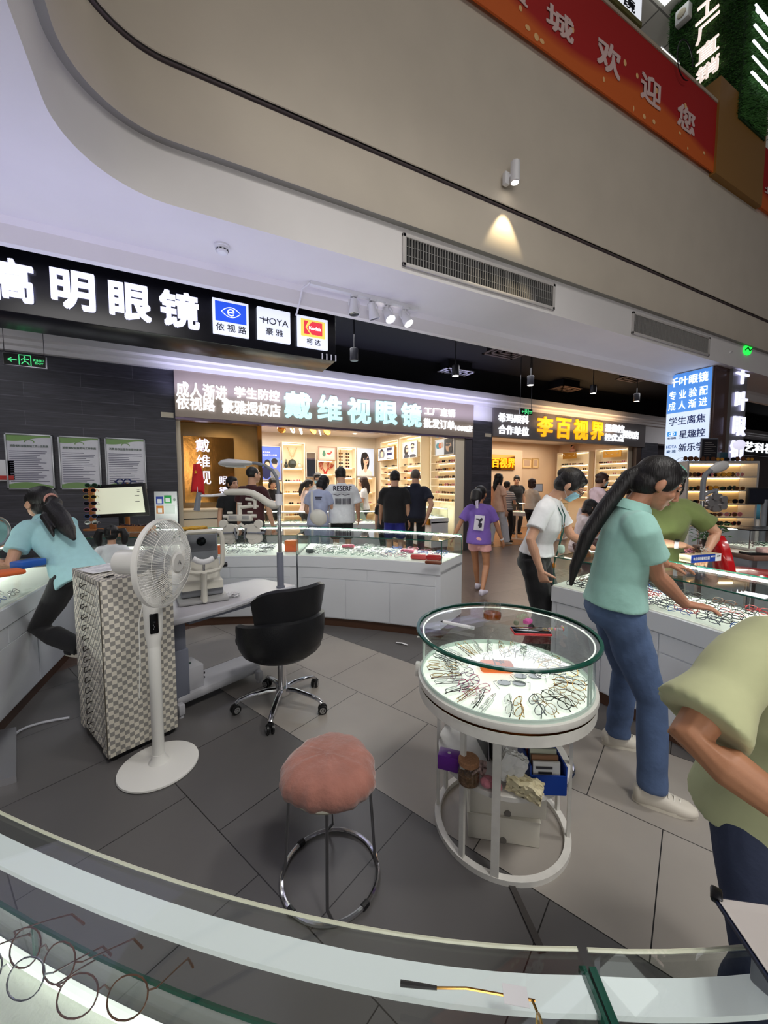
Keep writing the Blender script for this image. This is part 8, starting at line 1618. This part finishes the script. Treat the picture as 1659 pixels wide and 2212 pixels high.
# blue card sign and small things on the right counter top
P0, P1 = onZ(1492,1216,.9605), onZ(1556,1211,.9605); v = P1-P0; az = math.atan2(v.y,v.x); w_ = v.length; h_ = .052
t = thing('card_sign','blue and white folded card sign on the glass top of the right counter','sign',tuple(P0),az); m = MB(); m.bx(0,w_*.8,-.004,.0,0,h_); m.build('blue_face', mat('sign_blue',rgb(28,60,150),.5), t); m = MB(); m.bx(w_*.8,w_,-.004,0,0,h_); m.build('white_face', WHITEPL, t); m = MB(); m.bx(0,w_,.0,.08,0,h_*.98); m.build('card_block', mat('card_cream',rgb(214,196,160),.6), t); xd = (math.cos(az),math.sin(az),0); nn = Vector((math.sin(az),-math.cos(az),0))*.0045
lettering('本店支持花呗分期', tuple(P0+Vector(xd)*w_*.04+nn+Vector((0,0,.016))), xd, (0,0,1), w_*.55, .022, PALET['white'], t, .01, .0008); lettering('轻松付', tuple(P0+Vector(xd)*w_*.63+nn+Vector((0,0,.03))), xd, (0,0,1), w_*.14, .012, PALET['white'], t, .0, .0008)
lettering('花呗', tuple(P0+Vector(xd)*w_*.84+nn+Vector((0,0,.03))), xd, (0,0,1), w_*.12, .012, PALET['ink'], t, .0, .0008)
rr = random.Random(1)
for k in range(3): put_specs(['pink','brown','clear'][k],k,tuple(P0+Vector(xd)*w_*(.2+.27*k)+Vector((-math.sin(az),math.cos(az),0))*.035+Vector((0,0,h_))),az+.3,f'{["pink","brown","clear"][k]} eyeglasses lying on the blue card sign','frames on the blue card sign')
put_fine('black','black',1,(*onZ(1497,1236,.9605).xy,.9605),az+.1,'round black eyeglasses lying on the glass top near the mint woman','frames on the right glass top')
t = small('flower_sign','small white cup standing at the left end of the right counter','cup',tuple(onZ(1212,1196,.9605)),(.05,.05,.07),.3,mat('cup_mint',rgb(196,226,210),.4),.02)

# ================================================================ left side: monitor, frame rack, mirror, code stand
c = pd(258,4.72); fc = camyaw(176); t = thing('monitor','large tilted monitor with a pale screen above the pigtailed girl','monitor',(c.x,c.y,.9605),fc); w_, h_ = .66, .40
m = MB(); m.box((0,0,.34),(w_,.035,h_),(-.08,.045,0),.01); m.build('housing', BLACKP, t); m = MB(); m.box((0,.020,.342),(w_-.08,.006,h_-.085),(-.08,.045,0)); sc = m.build('screen', emis('screen_pale',(.78,.80,.62),.62), t); 
for x,z,ww in ((.24,.45,.03),(.24,.47,.03),(-.24,.40,.012),(-.24,.30,.012),(.22,.40,.05),(.22,.33,.05)): m = MB(); m.box((-x,.0225+.08*(z-.34),z),(ww,.003,.008),(-.08,.045,0)); m.build('screen_mark', mat('screen_ink',rgb(90,92,80),.6), sc)
m = MB(); m.box((0,-.03,.10),(.06,.03,.2)); m.box((0,-.02,.008),(.24,.18,.016),None,.004); m.build('stand', BLACKP, t)
t2 = thing('wooden_tray','orange wooden tray of small tools below the monitor','tray',tuple(pd(290,4.45)[:2])+(.9605,),fc); m = MB(); m.bx(-.20,.20,-.06,.06,0,.012); m.bx(-.20,.20,.048,.06,.012,.06); m.bx(-.20,.20,-.06,-.048,.012,.06); m.bx(-.20,-.19,-.048,.048,.012,.06); m.bx(.19,.20,-.048,.048,.012,.06); m.build('tray', mat('orange_wood',rgb(176,112,60),.5,noise=.15,nscale=20), t2); m = MB(); rr = random.Random(3); [m.tube([(rr.uniform(-.17,.17),rr.uniform(-.04,.04),.02),(rr.uniform(-.17,.17),rr.uniform(-.04,.04),.08)],.007,6) for _ in range(12)]; m.build('tools', mat('tool_dark',rgb(70,50,56),.4), t2)
c = pd(198,4.55); t = thing('frame_rack','tall wooden rack of colourful children spectacles left of the monitor','rack',(c.x,c.y,.9605),fc); m = MB(); m.bx(-.03,.03,-.015,.015,0,.50,.004); m.cyl((0,0,0),.10,.015,16); m.build('post', mat('orange_wood',rgb(176,112,60),.5,noise=.15,nscale=20), t); m = MB(); [m.cyl((0,.0,.06+.075*k),.008,.0,6) or m.bx(-.06,.06,.015,.035,.055+.075*k,.065+.075*k) for k in range(6)]; m.build('pegs', mat('orange_wood',rgb(176,112,60),.5), t)
cols = ['white_','blue','purple','clear','red','green']; FRC['orange'] = mat('frame_orange',rgb(236,120,40),.35); FRC['yellow'] = mat('frame_yellow',rgb(220,190,60),.35); FRC['white'] = mat('frame_white',rgb(226,226,226),.35)
M_ = parent_world(t)
for k, cc in enumerate(('white','blue','pink','purple','yellow','orange')):
    p = M_ @ Vector((0,.03,.0655+.075*k)); o = bpy.data.objects.new('sunglasses', sun_mesh(cc,SL['black'],False)); COL.objects.link(o); o.location = p; o.rotation_euler = (0,0,fc+PI+.3); tag(o,f'{cc} framed children sunglasses on the wooden rack left of the monitor','sunglasses','sunglasses on the wooden rack')
p = M_ @ Vector((0,.0,.5005)); o = bpy.data.objects.new('sunglasses', sun_mesh('green',SL['green'],False)); COL.objects.link(o); o.location = p; o.rotation_euler = (0,0,fc+PI+.2); tag(o,'green framed children sunglasses on the very top of the wooden rack','sunglasses','sunglasses on the wooden rack')
c = pd(272,4.95); t = thing('frame_rack','short wooden post with blue goggles standing behind the monitor','rack',(c.x,c.y,.9605),fc); m = MB(); m.bx(-.03,.03,-.015,.015,0,.56,.004); m.cyl((0,0,0),.08,.015,16); m.build('post', mat('orange_wood',rgb(176,112,60),.5), t); m = MB(); [m.tube([(s*.045+.042*math.cos(a),.03,.57+.034*math.sin(a)) for a in [2*PI*k/16 for k in range(16)]],.008,6,closed=True) for s in (-1,1)]; m.tube([(-.01,.03,.57),(.01,.03,.57)],.008,6); [m.tube([(s*.088,.03,.575),(s*.13,.0,.57),(s*.14,-.08,.55)],.006,6) for s in (-1,1)]; m.build('goggles', mat('goggle_blue',rgb(40,54,110),.3), t)
c = pd(358,5.0); t = thing('payment_stand','white upright card stand with four coloured squares right of the monitor','stand',(c.x,c.y,.9605),camyaw(180)); m = MB(); m.box((0,0,.235),(.29,.012,.42),(.0,0,0),.003); m.box((0,.03,.012),(.26,.12,.024),None,.004); m.build('board', WHITEPL, t)
for x,z,cc,nm in ((.075,.33,rgb(50,70,160),'blue_square'),(-.03,.345,rgb(50,160,80),'green_square'),(.075,.21,rgb(196,120,50),'orange_square')):
    m = MB(); m.box((x,.0075,z),(.092,.003,.10)); sq = m.build(nm, mat(nm,cc,.5), t); m = MB(); m.box((x,.0095,z-.008),(.055,.002,.055)); m.build('white_square', WHITEPL, sq)
m = MB(); m.box((-.05,.0075,.215),(.13,.003,.11),None,.0); m.build('grey_label', mat('label_grey',rgb(200,206,204),.5), t); m = MB(); m.lathe([(.018,.0),(0,.001)],16,cap=False); m.xf(Matrix.Translation((-.115,.008,.34)) @ Matrix.Rotation(-PI/2,4,'X')); m.build('round_mark', mat('mark_grey',rgb(150,160,158),.5), t)
t = thing('round_mirror','round metal rimmed mirror on a stand at the left edge before the leaning woman','mirror',tuple(onZ(-4,1213,.9605)),camyaw(100)); m = MB(); m.tube([(.085*math.cos(a),0,.21+.10*math.sin(a)) for a in [2*PI*k/32 for k in range(32)]],.009,8,closed=True); m.build('rim', STEEL, t); m = MB(); m.lathe([(0,.002),(.084,.002)],28,cap=False); m.xf(Matrix.Translation((0,0,.21)) @ Matrix.Scale(1.18,4,(0,0,1)) @ Matrix.Rotation(PI/2,4,'X')); m.build('glass', mat('mirror',(.8,.8,.82),.03,1.0), t); m = MB(); m.cyl((0,0,0),.07,.012,20); m.cyl((0,0,.012),.008,.10,8); m.build('stand', STEEL, t)
c = onY(4,1016,WY-.02); m = MB(); m.bx(-.18,.14,-.01,.015,-.14,.14,.01); t = thing('wall_notice','small white and red rounded notice cut by the left edge of the plank wall','notice',(c.x,WY-.02,c.z)); m.build('plate', WHITEPL, t); m = MB(); m.bx(-.16,.12,-.013,-.01,-.125,-.07); m.build('red_stripe', PALET['red'], t)
m = MB(); m.v, m.f, m.mi = FAR['v'], FAR['f'], FAR['mi']; tag(m.build('eyeglasses', FAR['m']), 'many small frames lying in the far glass cases of both stores', 'eyeglasses', kind='stuff')
